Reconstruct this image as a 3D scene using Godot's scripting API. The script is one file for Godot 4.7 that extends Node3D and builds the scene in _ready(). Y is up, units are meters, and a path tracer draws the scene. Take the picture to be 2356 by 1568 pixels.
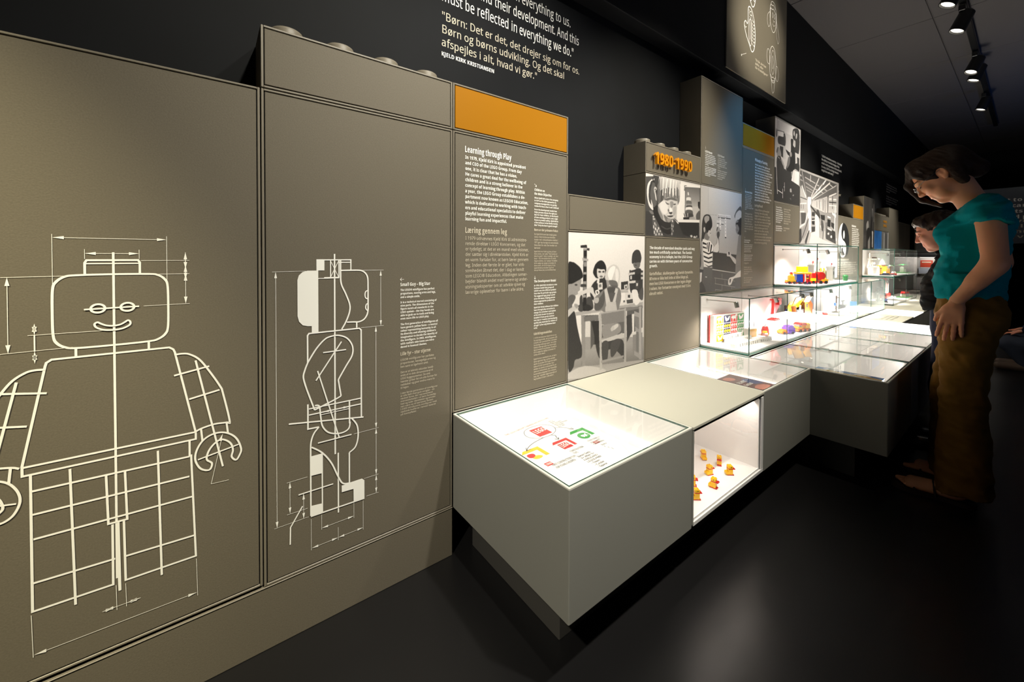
extends Node3D
# Museum gallery: a wall of brick-shaped boards above a row of lit display counters, two visitors at the far end.
# x runs along the wall, y is up, z comes from the wall towards the visitor; metres.
const X0 := 0.745      # left end of the first counter
const MOD := 0.625     # width of one board
const PITCH := 0.15625 # one stud of the giant bricks
const ROW := 0.1823    # height of one brick row
const BASE := 0.19     # top of the plinth
const TOP := 0.555     # counter top
const BACK := -0.155   # face of the black back wall
var taken := {}
var mats := {}
var texn := 0

func gx(g: float) -> float: return X0 + MOD * g
func ry(r: float) -> float: return BASE + ROW * r

func _ready():
	var cam := Camera3D.new()
	cam.name = "camera"
	cam.near = 0.05
	cam.far = 60.0
	cam.set_frustum(2.0 * 0.05 * 784.0 / 912.2, Vector2(0, -0.05 * 181.28 / 912.2), 0.05, 60.0)
	add_child(cam)
	cam.position = Vector3(0, 1.165, 1.352)
	cam.rotation = Vector3(deg_to_rad(-0.883), deg_to_rad(-37.364), deg_to_rad(0.179))
	cam.current = true
	var we := WorldEnvironment.new()
	we.name = "environment"
	var env := Environment.new()
	env.background_mode = Environment.BG_COLOR
	env.background_color = Color(0, 0, 0)
	env.tonemap_mode = Environment.TONE_MAPPER_LINEAR
	env.tonemap_exposure = 1.0
	env.sdfgi_enabled = true
	env.ssao_enabled = true
	env.ssil_enabled = true
	we.environment = env
	add_child(we)
	make_materials()
	make_ceiling_lights()
	make_room()
	make_boards()
	make_wall_quotes()
	make_photos()
	make_counters()
	make_showcases()
	make_toys()
	make_far_end()
	make_people()

# ---------------------------------------------------------------- mesh builder
class MB:
	var v := PackedVector3Array()
	var n := PackedVector3Array()
	var uv := PackedVector2Array()
	var t := Transform3D()
	func tri(a: Vector3, b: Vector3, c: Vector3):   # counter-clockwise seen from outside
		a = t * a; b = t * b; c = t * c
		var m := (b - a).cross(c - a).normalized()
		v.append(a); v.append(c); v.append(b)
		for i in 3: n.append(m); uv.append(Vector2())
	func trin(a: Vector3, b: Vector3, c: Vector3, na: Vector3, nb: Vector3, nc: Vector3):
		v.append(t * a); v.append(t * c); v.append(t * b)
		n.append((t.basis * na).normalized()); n.append((t.basis * nc).normalized()); n.append((t.basis * nb).normalized())
		for i in 3: uv.append(Vector2())
	func quad(a: Vector3, b: Vector3, c: Vector3, d: Vector3):
		tri(a, b, c); tri(a, c, d)
	func quaduv(a: Vector3, b: Vector3, c: Vector3, d: Vector3):  # a bottom left, b bottom right, c top right, d top left
		quad(a, b, c, d)
		var k := uv.size() - 6
		uv[k] = Vector2(0, 1); uv[k + 1] = Vector2(1, 0); uv[k + 2] = Vector2(1, 1)
		uv[k + 3] = Vector2(0, 1); uv[k + 4] = Vector2(0, 0); uv[k + 5] = Vector2(1, 0)
	func quadn(p: Array, m: Array):
		trin(p[0], p[1], p[2], m[0], m[1], m[2]); trin(p[0], p[2], p[3], m[0], m[2], m[3])
	func box(lo: Vector3, hi: Vector3, c := 0.0):
		var s := [Vector3(1, 0, 0), Vector3(0, 1, 0), Vector3(0, 0, 1)]
		var mid := (lo + hi) * 0.5
		var h := (hi - lo) * 0.5
		c = minf(c, minf(h.x, minf(h.y, h.z)) * 0.9)
		for ax in 3:
			var u: Vector3 = s[(ax + 1) % 3]
			var w: Vector3 = s[(ax + 2) % 3]
			for sg in [-1.0, 1.0]:
				var o: Vector3 = mid + s[ax] * h[ax] * sg
				var hu: float = h[(ax + 1) % 3] - c
				var hw: float = h[(ax + 2) % 3] - c
				var q := [o - u * hu - w * hw, o + u * hu - w * hw, o + u * hu + w * hw, o - u * hu + w * hw]
				if sg > 0: quad(q[0], q[1], q[2], q[3])
				else: quad(q[3], q[2], q[1], q[0])
		if c <= 0.0: return
		for ax in 3:  # twelve chamfers
			var i1 := (ax + 1) % 3
			var i2 := (ax + 2) % 3
			for a in [-1.0, 1.0]:
				for b in [-1.0, 1.0]:
					var e: float = h[ax] - c
					var p1: Vector3 = mid + s[i1] * a * h[i1] + s[i2] * b * (h[i2] - c)
					var p2: Vector3 = mid + s[i1] * a * (h[i1] - c) + s[i2] * b * h[i2]
					var q := [p1 - s[ax] * e, p1 + s[ax] * e, p2 + s[ax] * e, p2 - s[ax] * e]
					if a * b < 0: quad(q[0], q[1], q[2], q[3])
					else: quad(q[3], q[2], q[1], q[0])
		for a in [-1.0, 1.0]:
			for b in [-1.0, 1.0]:
				for d in [-1.0, 1.0]:
					var sg := Vector3(a, b, d)
					var p := mid + Vector3(a * h.x, b * (h.y - c), d * (h.z - c))
					var q := mid + Vector3(a * (h.x - c), b * h.y, d * (h.z - c))
					var r := mid + Vector3(a * (h.x - c), b * (h.y - c), d * h.z)
					if a * b * d > 0: tri(p, q, r)
					else: tri(r, q, p)
	func lathe(prof: Array, seg := 16, smooth := true):  # profile of Vector2(radius, y), bottom to top, about the y axis
		for i in prof.size() - 1:
			var a: Vector2 = prof[i]
			var b: Vector2 = prof[i + 1]
			var e := b - a
			if e.length() < 1e-7: continue
			var m := Vector2(e.y, -e.x).normalized()
			for k in seg:
				var t0 := TAU * k / seg
				var t1 := TAU * (k + 1) / seg
				var d0 := Vector3(sin(t0), 0, cos(t0))
				var d1 := Vector3(sin(t1), 0, cos(t1))
				var n0 := d0 * m.x + Vector3.UP * m.y
				var n1 := d1 * m.x + Vector3.UP * m.y
				if not smooth:
					n0 = (n0 + n1).normalized(); n1 = n0
				var A := d0 * a.x + Vector3.UP * a.y
				var B := d1 * a.x + Vector3.UP * a.y
				var C := d1 * b.x + Vector3.UP * b.y
				var D := d0 * b.x + Vector3.UP * b.y
				if a.x > 1e-6: trin(A, B, C, n0, n1, n1)
				if b.x > 1e-6: trin(A, C, D, n0, n1, n0)
	func cyl(a: Vector3, b: Vector3, ra: float, rb := -1.0, seg := 12, caps := true):
		if rb < 0.0: rb = ra
		var keep := t
		var y := (b - a).normalized()
		var x := y.cross(Vector3(0.31, 0.2, 0.93)).normalized()
		t = t * Transform3D(Basis(x, y, x.cross(y)), a)
		var L := (b - a).length()
		lathe([Vector2(0, 0), Vector2(ra, 0), Vector2(rb, L), Vector2(0, L)] if caps else [Vector2(ra, 0), Vector2(rb, L)], seg)
		t = keep
	func ball(c: Vector3, r: Vector3, seg := 14, rings := 8):
		var keep := t
		t = t * Transform3D(Basis.from_scale(r), c)
		for j in rings:
			var f0 := -PI / 2 + PI * j / rings
			var f1 := -PI / 2 + PI * (j + 1) / rings
			for k in seg:
				var t0 := TAU * k / seg
				var t1 := TAU * (k + 1) / seg
				var q := []
				for pr in [[f0, t0], [f0, t1], [f1, t1], [f1, t0]]:
					q.append(Vector3(sin(pr[1]) * cos(pr[0]), sin(pr[0]), cos(pr[1]) * cos(pr[0])))
				var nn := []
				for p in q: nn.append(Vector3(p.x / (r.x * r.x), p.y / (r.y * r.y), p.z / (r.z * r.z)) * minf(r.x, minf(r.y, r.z)))
				if j > 0: trin(q[0], q[1], q[2], nn[0], nn[1], nn[2])
				if j < rings - 1: trin(q[0], q[2], q[3], nn[0], nn[2], nn[3])
		t = keep
	func tube(pts: Array, r: float, seg := 8):
		for i in pts.size() - 1:
			cyl(pts[i], pts[i + 1], r, r, seg, i == 0 or i == pts.size() - 2)
			if i > 0: ball(pts[i], Vector3.ONE * r, seg, 6)
	func prism(poly: PackedVector2Array, z0: float, z1: float):   # outline in x, y, pushed from z0 to z1
		if Geometry2D.is_polygon_clockwise(poly): pass
		else: poly.reverse()
		var ix := Geometry2D.triangulate_polygon(poly)
		for k in range(0, ix.size(), 3):
			var a := poly[ix[k]]; var b := poly[ix[k + 1]]; var c := poly[ix[k + 2]]
			if (b - a).cross(c - a) < 0:
				var sw := b; b = c; c = sw
			tri(Vector3(a.x, a.y, z1), Vector3(b.x, b.y, z1), Vector3(c.x, c.y, z1))
			if z0 < z1: tri(Vector3(c.x, c.y, z0), Vector3(b.x, b.y, z0), Vector3(a.x, a.y, z0))
		if z0 < z1:
			for k in poly.size():
				var a := poly[k]; var b := poly[(k + 1) % poly.size()]
				if (Geometry2D.is_polygon_clockwise(poly)):
					var sw := a; a = b; b = sw
				quad(Vector3(a.x, a.y, z0), Vector3(b.x, b.y, z0), Vector3(b.x, b.y, z1), Vector3(a.x, a.y, z1))
	func ribbon(pts: PackedVector2Array, w: float, z := 0.0):    # a printed line, its joints mitred
		var p := PackedVector2Array()
		for q in pts:
			if p.is_empty() or q.distance_to(p[p.size() - 1]) > 1e-6: p.append(q)
		var closed := p.size() > 3 and p[0].distance_to(p[p.size() - 1]) < 1e-5
		if closed: p.remove_at(p.size() - 1)
		var k := p.size()
		if k < 2: return
		var side := PackedVector2Array()
		for i in k:
			var d0 := (p[i] - p[(i - 1 + k) % k]).normalized() if closed or i > 0 else (p[1] - p[0]).normalized()
			var d1 := (p[(i + 1) % k] - p[i]).normalized() if closed or i < k - 1 else d0
			var m := Vector2(-d0.y - d1.y, d0.x + d1.x)
			m = Vector2(-d1.y, d1.x) if m.length() < 0.2 else m.normalized()
			side.append(m * w * 0.5 / maxf(0.35, m.dot(Vector2(-d1.y, d1.x))))
		for i in (k if closed else k - 1):
			var j := (i + 1) % k
			var a := p[i] - side[i]; var b := p[j] - side[j]; var c := p[j] + side[j]; var d := p[i] + side[i]
			quad(Vector3(a.x, a.y, z), Vector3(b.x, b.y, z), Vector3(c.x, c.y, z), Vector3(d.x, d.y, z))
	func disc(c: Vector2, r: float, z := 0.0, seg := 10):
		for k in seg:
			var a := c + Vector2.from_angle(TAU * k / seg) * r
			var b := c + Vector2.from_angle(TAU * (k + 1) / seg) * r
			tri(Vector3(c.x, c.y, z), Vector3(a.x, a.y, z), Vector3(b.x, b.y, z))
	static func new_box(lo: Vector3, hi: Vector3, c := 0.0) -> ArrayMesh:
		var b := MB.new()
		b.box(lo, hi, c)
		return b.mesh()
	func mesh() -> ArrayMesh:
		var arr := []
		arr.resize(Mesh.ARRAY_MAX)
		arr[Mesh.ARRAY_VERTEX] = v
		arr[Mesh.ARRAY_NORMAL] = n
		arr[Mesh.ARRAY_TEX_UV] = uv
		var m := ArrayMesh.new()
		m.add_surface_from_arrays(Mesh.PRIMITIVE_TRIANGLES, arr)
		return m

# ---------------------------------------------------------------- scene helpers
func numbered(called: String) -> String:
	var k: int = taken.get(called, 0)
	taken[called] = k + 1
	return called if k == 0 else "%s_%03d" % [called, k]

func thing(called: String, label := "", category := "", at := Vector3.ZERO, turn := 0.0, group := "") -> Node3D:
	var o := Node3D.new()
	o.name = numbered(called)
	add_child(o)
	o.position = at
	o.rotation.y = turn
	tag(o, label, category, group)
	return o

func tag(o: Node, label := "", category := "", group := "", kind := ""):
	if label != "": o.set_meta("label", label)
	if category != "": o.set_meta("category", category)
	if group != "": o.set_meta("group", group)
	if kind != "": o.set_meta("kind", kind)

func put(called: String, m: Mesh, mt: Material, parent: Node = self, label := "") -> MeshInstance3D:
	var o := MeshInstance3D.new()
	o.mesh = m
	o.material_override = mt
	o.name = numbered(called) if parent == self else called
	parent.add_child(o, true)
	if label != "": o.set_meta("label", label)
	return o

func pbox(called: String, lo: Vector3, hi: Vector3, mt: Material, parent: Node = self, c := 0.0, label := "") -> MeshInstance3D:
	var b := MB.new()
	b.box(lo, hi, c)
	return put(called, b.mesh(), mt, parent, label)

func struct(called: String, m: Mesh, mt: Material) -> MeshInstance3D:
	var o := put(called, m, mt)
	o.set_meta("kind", "structure")
	return o

func mat(called: String, c: Color, rough := 0.6, metal := 0.0, spec := 0.5) -> StandardMaterial3D:
	if mats.has(called): return mats[called]
	var m := StandardMaterial3D.new()
	m.resource_name = called
	m.albedo_color = c
	m.roughness = rough
	m.metallic = metal
	m.metallic_specular = spec
	mats[called] = m
	return m

func noise_tex(seed_: int, freq: float, size := 256, normal := false, strength := 1.0, ramp := []) -> NoiseTexture2D:
	var f := FastNoiseLite.new()
	f.seed = seed_
	f.frequency = freq
	f.fractal_octaves = 4
	var t := NoiseTexture2D.new()
	t.width = size; t.height = size
	t.seamless = true
	t.noise = f
	if normal:
		t.as_normal_map = true
		t.bump_strength = strength
	elif ramp.size() == 2:
		var g := Gradient.new()
		g.set_color(0, ramp[0]); g.set_color(1, ramp[1])
		t.color_ramp = g
	return t

func make_materials():
	var p := mat("board_grey", Color(0.435, 0.405, 0.35), 0.62, 0.0, 0.35)
	p.albedo_texture = noise_tex(3, 0.35, 256, false, 1, [Color(0.90, 0.90, 0.90), Color(1, 1, 1)])
	p.uv1_triplanar = true; p.uv1_world_triplanar = true; p.uv1_scale = Vector3.ONE * 2.5
	p.normal_enabled = true
	p.normal_texture = noise_tex(5, 0.4, 256, true, 1.5)
	p.normal_scale = 0.12
	mat("board_edge", Color(0.49, 0.46, 0.405), 0.42, 0.0, 0.5)
	mat("joint_dark", Color(0.10, 0.095, 0.085), 0.8)
	mat("plain_ochre", Color(0.62, 0.405, 0.0), 0.6, 0.0, 0.25)
	var w := mat("black_wall", Color(0.058, 0.065, 0.080), 0.7, 0.0, 0.3)
	w.albedo_texture = noise_tex(9, 0.02, 256, false, 1, [Color(0.8, 0.8, 0.8), Color(1, 1, 1)])
	w.uv1_triplanar = true; w.uv1_world_triplanar = true; w.uv1_scale = Vector3.ONE * 0.4
	mat("ceiling_black", Color(0.27, 0.26, 0.26), 0.9, 0.0, 0.1)
	var f := mat("floor_dark", Color(0.095, 0.092, 0.095), 0.34, 0.0, 0.5)
	f.roughness_texture = noise_tex(12, 0.01, 256, false, 1, [Color(0.85, 0.85, 0.85), Color(1, 1, 1)])
	f.uv1_triplanar = true; f.uv1_world_triplanar = true; f.uv1_scale = Vector3.ONE * 0.5
	mat("print_white", Color(0.97, 0.96, 0.93), 0.6)
	mat("print_cream", Color(0.80, 0.76, 0.68), 0.6)
	mat("print_ink", Color(0.06, 0.055, 0.055), 0.7)
	mat("print_black", Color(0.07, 0.07, 0.075), 0.6)
	mat("print_red", Color(0.78, 0.10, 0.09), 0.6)
	mat("print_green", Color(0.13, 0.58, 0.18), 0.6)
	mat("print_yellow", Color(0.97, 0.74, 0.08), 0.6)
	mat("print_pale_red", Color(0.95, 0.45, 0.40), 0.6)
	mat("ochre_letter", Color(0.86, 0.56, 0.07), 0.35)
	mat("white_liner", Color(0.93, 0.92, 0.91), 0.55, 0.0, 0.3)
	mat("white_rim", Color(0.90, 0.89, 0.85), 0.35)
	mat("lid_cream", Color(0.79, 0.775, 0.715), 0.55, 0.0, 0.4)
	mat("counter_grey", Color(0.56, 0.555, 0.525), 0.55, 0.0, 0.4)
	mat("glass_edge", Color(0.05, 0.30, 0.25), 0.12, 0.0, 0.8)
	var g := mat("clear_glass", Color(0.95, 1.0, 0.98, 0.04), 0.02)
	g.transparency = BaseMaterial3D.TRANSPARENCY_ALPHA
	mat("steel", Color(0.62, 0.62, 0.60), 0.3, 0.9)
	mat("lamp_black", Color(0.05, 0.05, 0.05), 0.4)
	var l := mat("led_glow", Color(1, 0.98, 0.94), 0.5)
	l.emission_enabled = true; l.emission = Color(1, 0.98, 0.94); l.emission_energy_multiplier = 2.0
	var o := mat("opal_glow", Color(0.95, 0.95, 0.93), 0.4)
	o.emission_enabled = true; o.emission = Color(1, 0.99, 0.96); o.emission_energy_multiplier = 1.1
	var sp := mat("spot_glow", Color(1, 1, 1), 0.5)
	sp.emission_enabled = true; sp.emission = Color(1, 0.96, 0.88); sp.emission_energy_multiplier = 3.0

func words(called: String, text: String, left: float, top: float, wide: float, high: float, mt: Material, parent: Node, bold := false, z := 0.0012, depth := 0.0, font := "Droid Sans") -> MeshInstance3D:
	# lettering fitted to its printed block: left edge, top edge, width, height in metres on a board's face
	var t := TextMesh.new()
	var f := SystemFont.new()
	f.font_names = PackedStringArray([font])
	f.font_weight = 700 if bold else 400
	t.font = f
	t.text = text
	t.font_size = 32
	t.pixel_size = 0.01
	t.curve_step = 3.0 if high / (1 + text.count("\n")) < 0.03 else 1.0
	t.depth = depth
	t.horizontal_alignment = HORIZONTAL_ALIGNMENT_LEFT
	t.vertical_alignment = VERTICAL_ALIGNMENT_TOP
	var src := t.get_mesh_arrays()
	var box := t.get_aabb()
	var sx := wide / box.size.x
	var sy := high / box.size.y
	var o := MeshInstance3D.new()
	var pos: PackedVector3Array = src[Mesh.ARRAY_VERTEX]
	for i in pos.size():
		var p := pos[i] - box.position
		pos[i] = Vector3(left + p.x * sx, top - high + p.y * sy, z + (p.z if depth > 0.0 else 0.0))
	src[Mesh.ARRAY_VERTEX] = pos
	var keep := []
	keep.resize(Mesh.ARRAY_MAX)
	for k in [Mesh.ARRAY_VERTEX, Mesh.ARRAY_NORMAL, Mesh.ARRAY_INDEX]: keep[k] = src[k]
	var am := ArrayMesh.new()
	am.add_surface_from_arrays(Mesh.PRIMITIVE_TRIANGLES, keep)
	o.mesh = am
	o.material_override = mt
	o.name = called
	parent.add_child(o, true)
	return o

func pts_of(s: String) -> PackedVector2Array:
	var out := PackedVector2Array()
	for p in s.strip_edges().split(" ", false):
		var c := p.split(",")
		out.append(Vector2(float(c[0]), float(c[1])))
	return out

func curved(p: PackedVector2Array, closed := false, k := 6) -> PackedVector2Array:
	var out := PackedVector2Array()
	var n := p.size()
	for i in (n if closed else n - 1):
		var a := p[(i - 1 + n) % n] if closed or i > 0 else p[0]
		var b := p[i]
		var c := p[(i + 1) % n]
		var d := p[(i + 2) % n] if closed or i + 2 < n else p[n - 1]
		for j in k: out.append(b.cubic_interpolate(c, a, d, float(j) / k))
	out.append(p[0] if closed else p[n - 1])
	return out

# Line drawings. Each mark is a letter, a line width in tenths of a millimetre, then points in millimetres:
# L line, C curve, O closed curve, F filled outline, S filled closed curve, A dimension line with arrow heads, E ellipse (centre, radii)
func line_art(text: String, s := 0.001, mirror_x := NAN) -> ArrayMesh:
	var b := MB.new()
	var z := 0.0
	for m in text.split(";", false):
		m = m.strip_edges()
		if m == "": continue
		var both := m.begins_with("m")
		if both: m = m.substr(1)
		var cut := m.find(" ")
		var kind := m[0]
		var w := float(m.substr(1, cut - 1)) * 0.00006
		for side in (2 if both else 1):
			var p := pts_of(m.substr(cut + 1))
			z += 0.00003     # each mark a film of its own, so that none lies in the plane of another
			for i in p.size():
				if side == 1: p[i].x = 2.0 * mirror_x - p[i].x
				p[i] *= s
			if kind == "E":
				var q := PackedVector2Array()
				for k in 25: q.append(p[0] + Vector2(cos(TAU * k / 24), sin(TAU * k / 24)) * p[1])
				b.ribbon(q, w, z)
			elif kind == "F": b.prism(p, z, z)
			elif kind == "S":
				var q := curved(p, true)
				q.remove_at(q.size() - 1)
				b.prism(q, z, z)
			elif kind == "A":
				var d := (p[1] - p[0]).normalized()
				b.ribbon(PackedVector2Array([p[0] + d * 0.018, p[1] - d * 0.018]), w, z)
				for e in [[p[0], d], [p[1], -d]]:
					var sd := Vector2(-e[1].y, e[1].x) * 0.0036
					b.prism(PackedVector2Array([e[0], e[0] + e[1] * 0.0185 - sd, e[0] + e[1] * 0.0185 + sd]), z + 0.00001, z + 0.00001)
			else:
				if kind == "C": p = curved(p)
				if kind == "O": p = curved(p, true)
				b.ribbon(p, w, z)
	return b.mesh()
# ---------------------------------------------------------------- lamps and room
const CEIL := 3.53
func aim(o: Node3D, from: Vector3, to: Vector3):
	var z := (from - to).normalized()
	var x := Vector3.UP.cross(z)
	x = Vector3.RIGHT if x.length() < 0.01 else x.normalized()
	o.transform = Transform3D(Basis(x, z.cross(x), z), from)

func track_spot(x: float, z: float, target: Vector3, energy: float, cone: float, tint: Color, label: String, hang := 0.12):
	var at := Vector3(x, CEIL - 0.10 - hang, z)
	var t := thing("track_spotlight", label, "spotlight", Vector3(x, CEIL - 0.105, z), 0.0, "spotlights on the ceiling track")
	var b := MB.new()
	b.box(Vector3(-0.045, -0.03, -0.022), Vector3(0.045, 0.02, 0.022), 0.004)
	b.cyl(Vector3(0, -0.03, 0), Vector3(0, -hang + 0.03, 0), 0.012)
	put("adapter", b.mesh(), mats.lamp_black, t)
	var can := MB.new()
	can.lathe([Vector2(0, 0.10), Vector2(0.035, 0.10), Vector2(0.052, 0.085), Vector2(0.056, -0.09), Vector2(0.05, -0.09), Vector2(0.046, -0.06), Vector2(0, -0.06)].map(func(p): return p) , 20)
	var o := put("lamp_can", can.mesh(), mats.lamp_black, t)
	var dir := (target - at).normalized()
	var y := -dir
	var xx := y.cross(Vector3(0, 0, 1)).normalized()
	o.transform = Transform3D(Basis(xx, y, xx.cross(y)), at - t.position)
	var lens := MB.new()
	lens.cyl(Vector3(0, -0.076, 0), Vector3(0, -0.07, 0), 0.044, 0.044, 20)
	put("lamp_lens", lens.mesh(), mats.spot_glow, o)
	var s := SpotLight3D.new()
	s.name = "beam"
	t.add_child(s, true)
	aim(s, at + dir * 0.1 - t.position, target - t.position)
	s.light_color = tint
	s.light_energy = energy
	s.spot_range = 12.0
	s.spot_attenuation = 2.0
	s.spot_angle = cone
	s.spot_angle_attenuation = 0.9
	s.light_size = 0.05
	s.shadow_enabled = true

func uplight(at: Vector3, target: Vector3, energy: float, cone: float, tint: Color, label: String):
	var t := thing("unseen_floor_lamp", label, "lamp", at)
	var b := MB.new()
	b.lathe([Vector2(0, 0), Vector2(0.09, 0), Vector2(0.09, 0.015), Vector2(0.02, 0.03), Vector2(0.02, 0.10), Vector2(0.08, 0.16), Vector2(0.08, 0.20), Vector2(0.07, 0.20), Vector2(0.06, 0.18), Vector2(0, 0.18)], 20)
	put("housing", b.mesh(), mats.lamp_black, t)
	b = MB.new()
	b.cyl(Vector3(0, 0.186, 0), Vector3(0, 0.190, 0), 0.062, 0.062, 20)
	put("lamp_lens", b.mesh(), mats.spot_glow, t)
	var s := SpotLight3D.new()
	s.name = "beam"
	t.add_child(s, true)
	aim(s, Vector3(0, 0.22, 0), target - at)
	s.light_color = tint
	s.light_energy = energy
	s.spot_range = 12.0
	s.spot_attenuation = 2.0
	s.spot_angle = cone
	s.spot_angle_attenuation = 1.0
	s.light_size = 0.06
	s.shadow_enabled = true

func make_ceiling_lights():
	var warm := Color(1.0, 0.975, 0.90)
	var cool := Color(1.0, 0.985, 0.94)
	var blue := Color(0.16, 0.68, 1.0)
	track_spot(-1.3, 1.7, Vector3(-0.66, 0.85, 0.0), 14.0, 17, Color(1.0, 0.96, 0.80), "unseen track spotlight placed to light the left end of the drawing board")  # unseen lamp, placed to brighten the left edge of the wide board
	track_spot(-1.62, 1.7, Vector3(0.75, 0.40, 0.45), 9.0, 13, warm, "unseen track spotlight placed to light the near end of the counter")  # out of view, placed to light the left end of the counter
	track_spot(0.62, 1.7, Vector3(0.40, 1.6, 0.0), 5.0, 35, warm, "unseen track spotlight placed to light the side view drawing board")  # out of view, placed to light the second drawing board
	track_spot(1.30, 1.7, Vector3(1.15, 1.2, 0.0), 6.8, 34, cool, "unseen track spotlight placed to light the ochre headed board")  # unseen lamp, placed to light the text board and ochre block
	track_spot(2.55, 1.7, Vector3(2.15, 1.25, 0.0), 7.5, 30, warm, "unseen track spotlight placed to light the golden dates")  # unseen lamp, placed to light the dates column
	track_spot(4.84, 0.94, Vector3(4.5, 1.3, 0.0), 5.0, 32, cool, "nearest track spotlight in view, cut by the top of the picture")
	track_spot(5.46, 0.94, Vector3(5.1, 1.2, 0.1), 5.5, 32, warm, "large black track spotlight with glowing lens, second from the top")
	track_spot(6.80, 0.94, Vector3(6.1, 1.0, 0.1), 5.0, 26, warm, "upper lamp of the close pair of small track spotlights")
	track_spot(7.12, 0.94, Vector3(6.8, 1.0, 0.1), 5.0, 26, warm, "lower lamp of the close pair of small track spotlights")
	track_spot(8.60, 0.92, Vector3(8.3, 1.0, 0.1), 5.0, 28, cool, "farthest small track spotlight on the ceiling track")
	track_spot(3.9, 1.7, Vector3(3.25, 1.95, 0.0), 3.6, 14, blue, "unseen blue track spotlight placed to tint the tall grey board")  # unseen lamp, placed for the blue cast on the tall board
	track_spot(3.2, 1.7, Vector3(3.62, 3.0, -0.05), 5.0, 20, warm, "unseen track spotlight placed to light the hair drawings on the bulkhead", 0.3)  # out of view, placed to light the bulkhead drawings
	uplight(Vector3(7.5, 0.0, 4.6), Vector3(8.2, 3.5, 3.4), 9.0, 44, Color(0.25, 0.55, 1.0), "unseen blue lamp out of view, placed to wash the ceiling blue")  # unseen lamp, placed to turn the ceiling and ambient light bluish
	uplight(Vector3(1.0, 0.0, 5.2), Vector3(2.6, 3.5, 2.6), 2.6, 50, Color(0.75, 0.82, 1.0), "added pale fill lamp out of view, washing the ceiling")  # added fill lamp, lifts the dark room by bounce
	var r2 := MB.new()
	r2.box(Vector3(-2.2, CEIL - 0.06, 1.675), Vector3(4.2, CEIL - 0.01, 1.725), 0.004)
	tag(put("ceiling_track", r2.mesh(), mats.lamp_black), "unseen black lighting track over the visitor's side, out of the picture", "track")  # unseen track, placed to hold the spotlights out of view
	var r := MB.new()
	r.box(Vector3(-2.2, CEIL - 0.06, 0.915), Vector3(11.0, CEIL - 0.01, 0.965), 0.004)
	var rail := put("ceiling_track", r.mesh(), mats.lamp_black)
	tag(rail, "long black lighting track under the dark ceiling", "track")

func make_room():
	var b := MB.new()
	b.box(Vector3(-3.2, -0.2, -0.4), Vector3(14.2, 0.0, 6.2))
	struct("floor", b.mesh(), mats.floor_dark)
	b = MB.new()
	b.box(Vector3(-3.2, -0.2, -0.4), Vector3(14.2, 3.8, BACK))
	struct("wall_back", b.mesh(), mats.black_wall)
	b = MB.new()
	b.box(Vector3(-3.2, -0.2, 6.0), Vector3(14.2, 3.8, 6.2))
	struct("wall_front", b.mesh(), mats.black_wall)
	b = MB.new()
	b.box(Vector3(-3.2, -0.2, -0.4), Vector3(-3.0, 3.8, 6.2))
	struct("wall_left", b.mesh(), mats.black_wall)
	b = MB.new()
	b.box(Vector3(14.0, -0.2, -0.4), Vector3(14.2, 3.8, 6.2))
	struct("wall_right", b.mesh(), mats.black_wall)
	b = MB.new()
	b.box(Vector3(-3.2, CEIL + 0.012, -0.4), Vector3(14.2, 3.8, 6.2))
	var c := struct("ceiling", b.mesh(), mats.ceiling_black)
	for i in 13:     # large black ceiling boards with open joints
		for j in 5:
			var x := -3.0 + 1.35 * i - 0.74
			var z := -0.155 + 0.885 * (1 if j > 0 else 0) + 1.25 * maxi(j - 1, 0)
			var z1 := 0.73 if j == 0 else z + 1.25
			var lo := Vector3(maxf(x, -3.0) + 0.004, CEIL, maxf(z, BACK) + 0.004)
			var hi := Vector3(minf(x + 1.35, 14.0) - 0.004, CEIL + 0.012, minf(z1, 6.0) - 0.004)
			if hi.x - lo.x > 0.05: pbox("panel", lo, hi, mats.ceiling_black, c, 0.003)
	b = MB.new()     # bulkhead over the boards
	b.box(Vector3(-3.0, 2.53, BACK), Vector3(14.0, CEIL, -0.05), 0.004)
	struct("trim_1", b.mesh(), mats.black_wall)

# one flat board: a bevelled body with a raised edge and a dark shadow joint round the face
func board(called: String, label: String, g0: float, g1: float, r0: float, r1: float, face: Material, group := "", z := 0.0) -> Node3D:
	var t := thing(called, label, "board" if called != "giant_brick" else "brick", Vector3(gx(g0), ry(r0), z), 0.0, group)
	var w := MOD * (g1 - g0)
	var h := ROW * (r1 - r0)
	var s := 0.0015
	pbox("body", Vector3(s, s, BACK - z + 0.002), Vector3(w - s, h - s, -0.006), mats.board_grey, t)
	var e := 0.0065
	var b := MB.new()
	b.box(Vector3(s, s, -0.006), Vector3(s + e, h - s, 0.0), 0.0015)
	b.box(Vector3(w - s - e, s, -0.006), Vector3(w - s, h - s, 0.0), 0.0015)
	b.box(Vector3(s + e, s, -0.006), Vector3(w - s - e, s + e, 0.0), 0.0015)
	b.box(Vector3(s + e, h - s - e, -0.006), Vector3(w - s - e, h - s, 0.0), 0.0015)
	put("edge_trim", b.mesh(), mats.board_edge, t)
	var d := s + e + 0.0028
	pbox("joint", Vector3(s + e, s + e, -0.006), Vector3(w - s - e, h - s - e, -0.005), mats.joint_dark, t)
	pbox("face", Vector3(d, d, -0.005), Vector3(w - d, h - d, 0.0), face, t, 0.001)
	return t

func add_studs(t: Node3D, w: float, h: float, n: int):
	for i in n:
		var b := MB.new()
		b.lathe([Vector2(0.046, 0.0), Vector2(0.046, 0.026), Vector2(0.0445, 0.031), Vector2(0.041, 0.0335), Vector2(0, 0.0335)], 32)
		var o := put("stud", b.mesh(), mats.board_edge, t)
		o.position = Vector3((i + 0.5) * w / n, h - 0.0015, BACK * 0.5)

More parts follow.
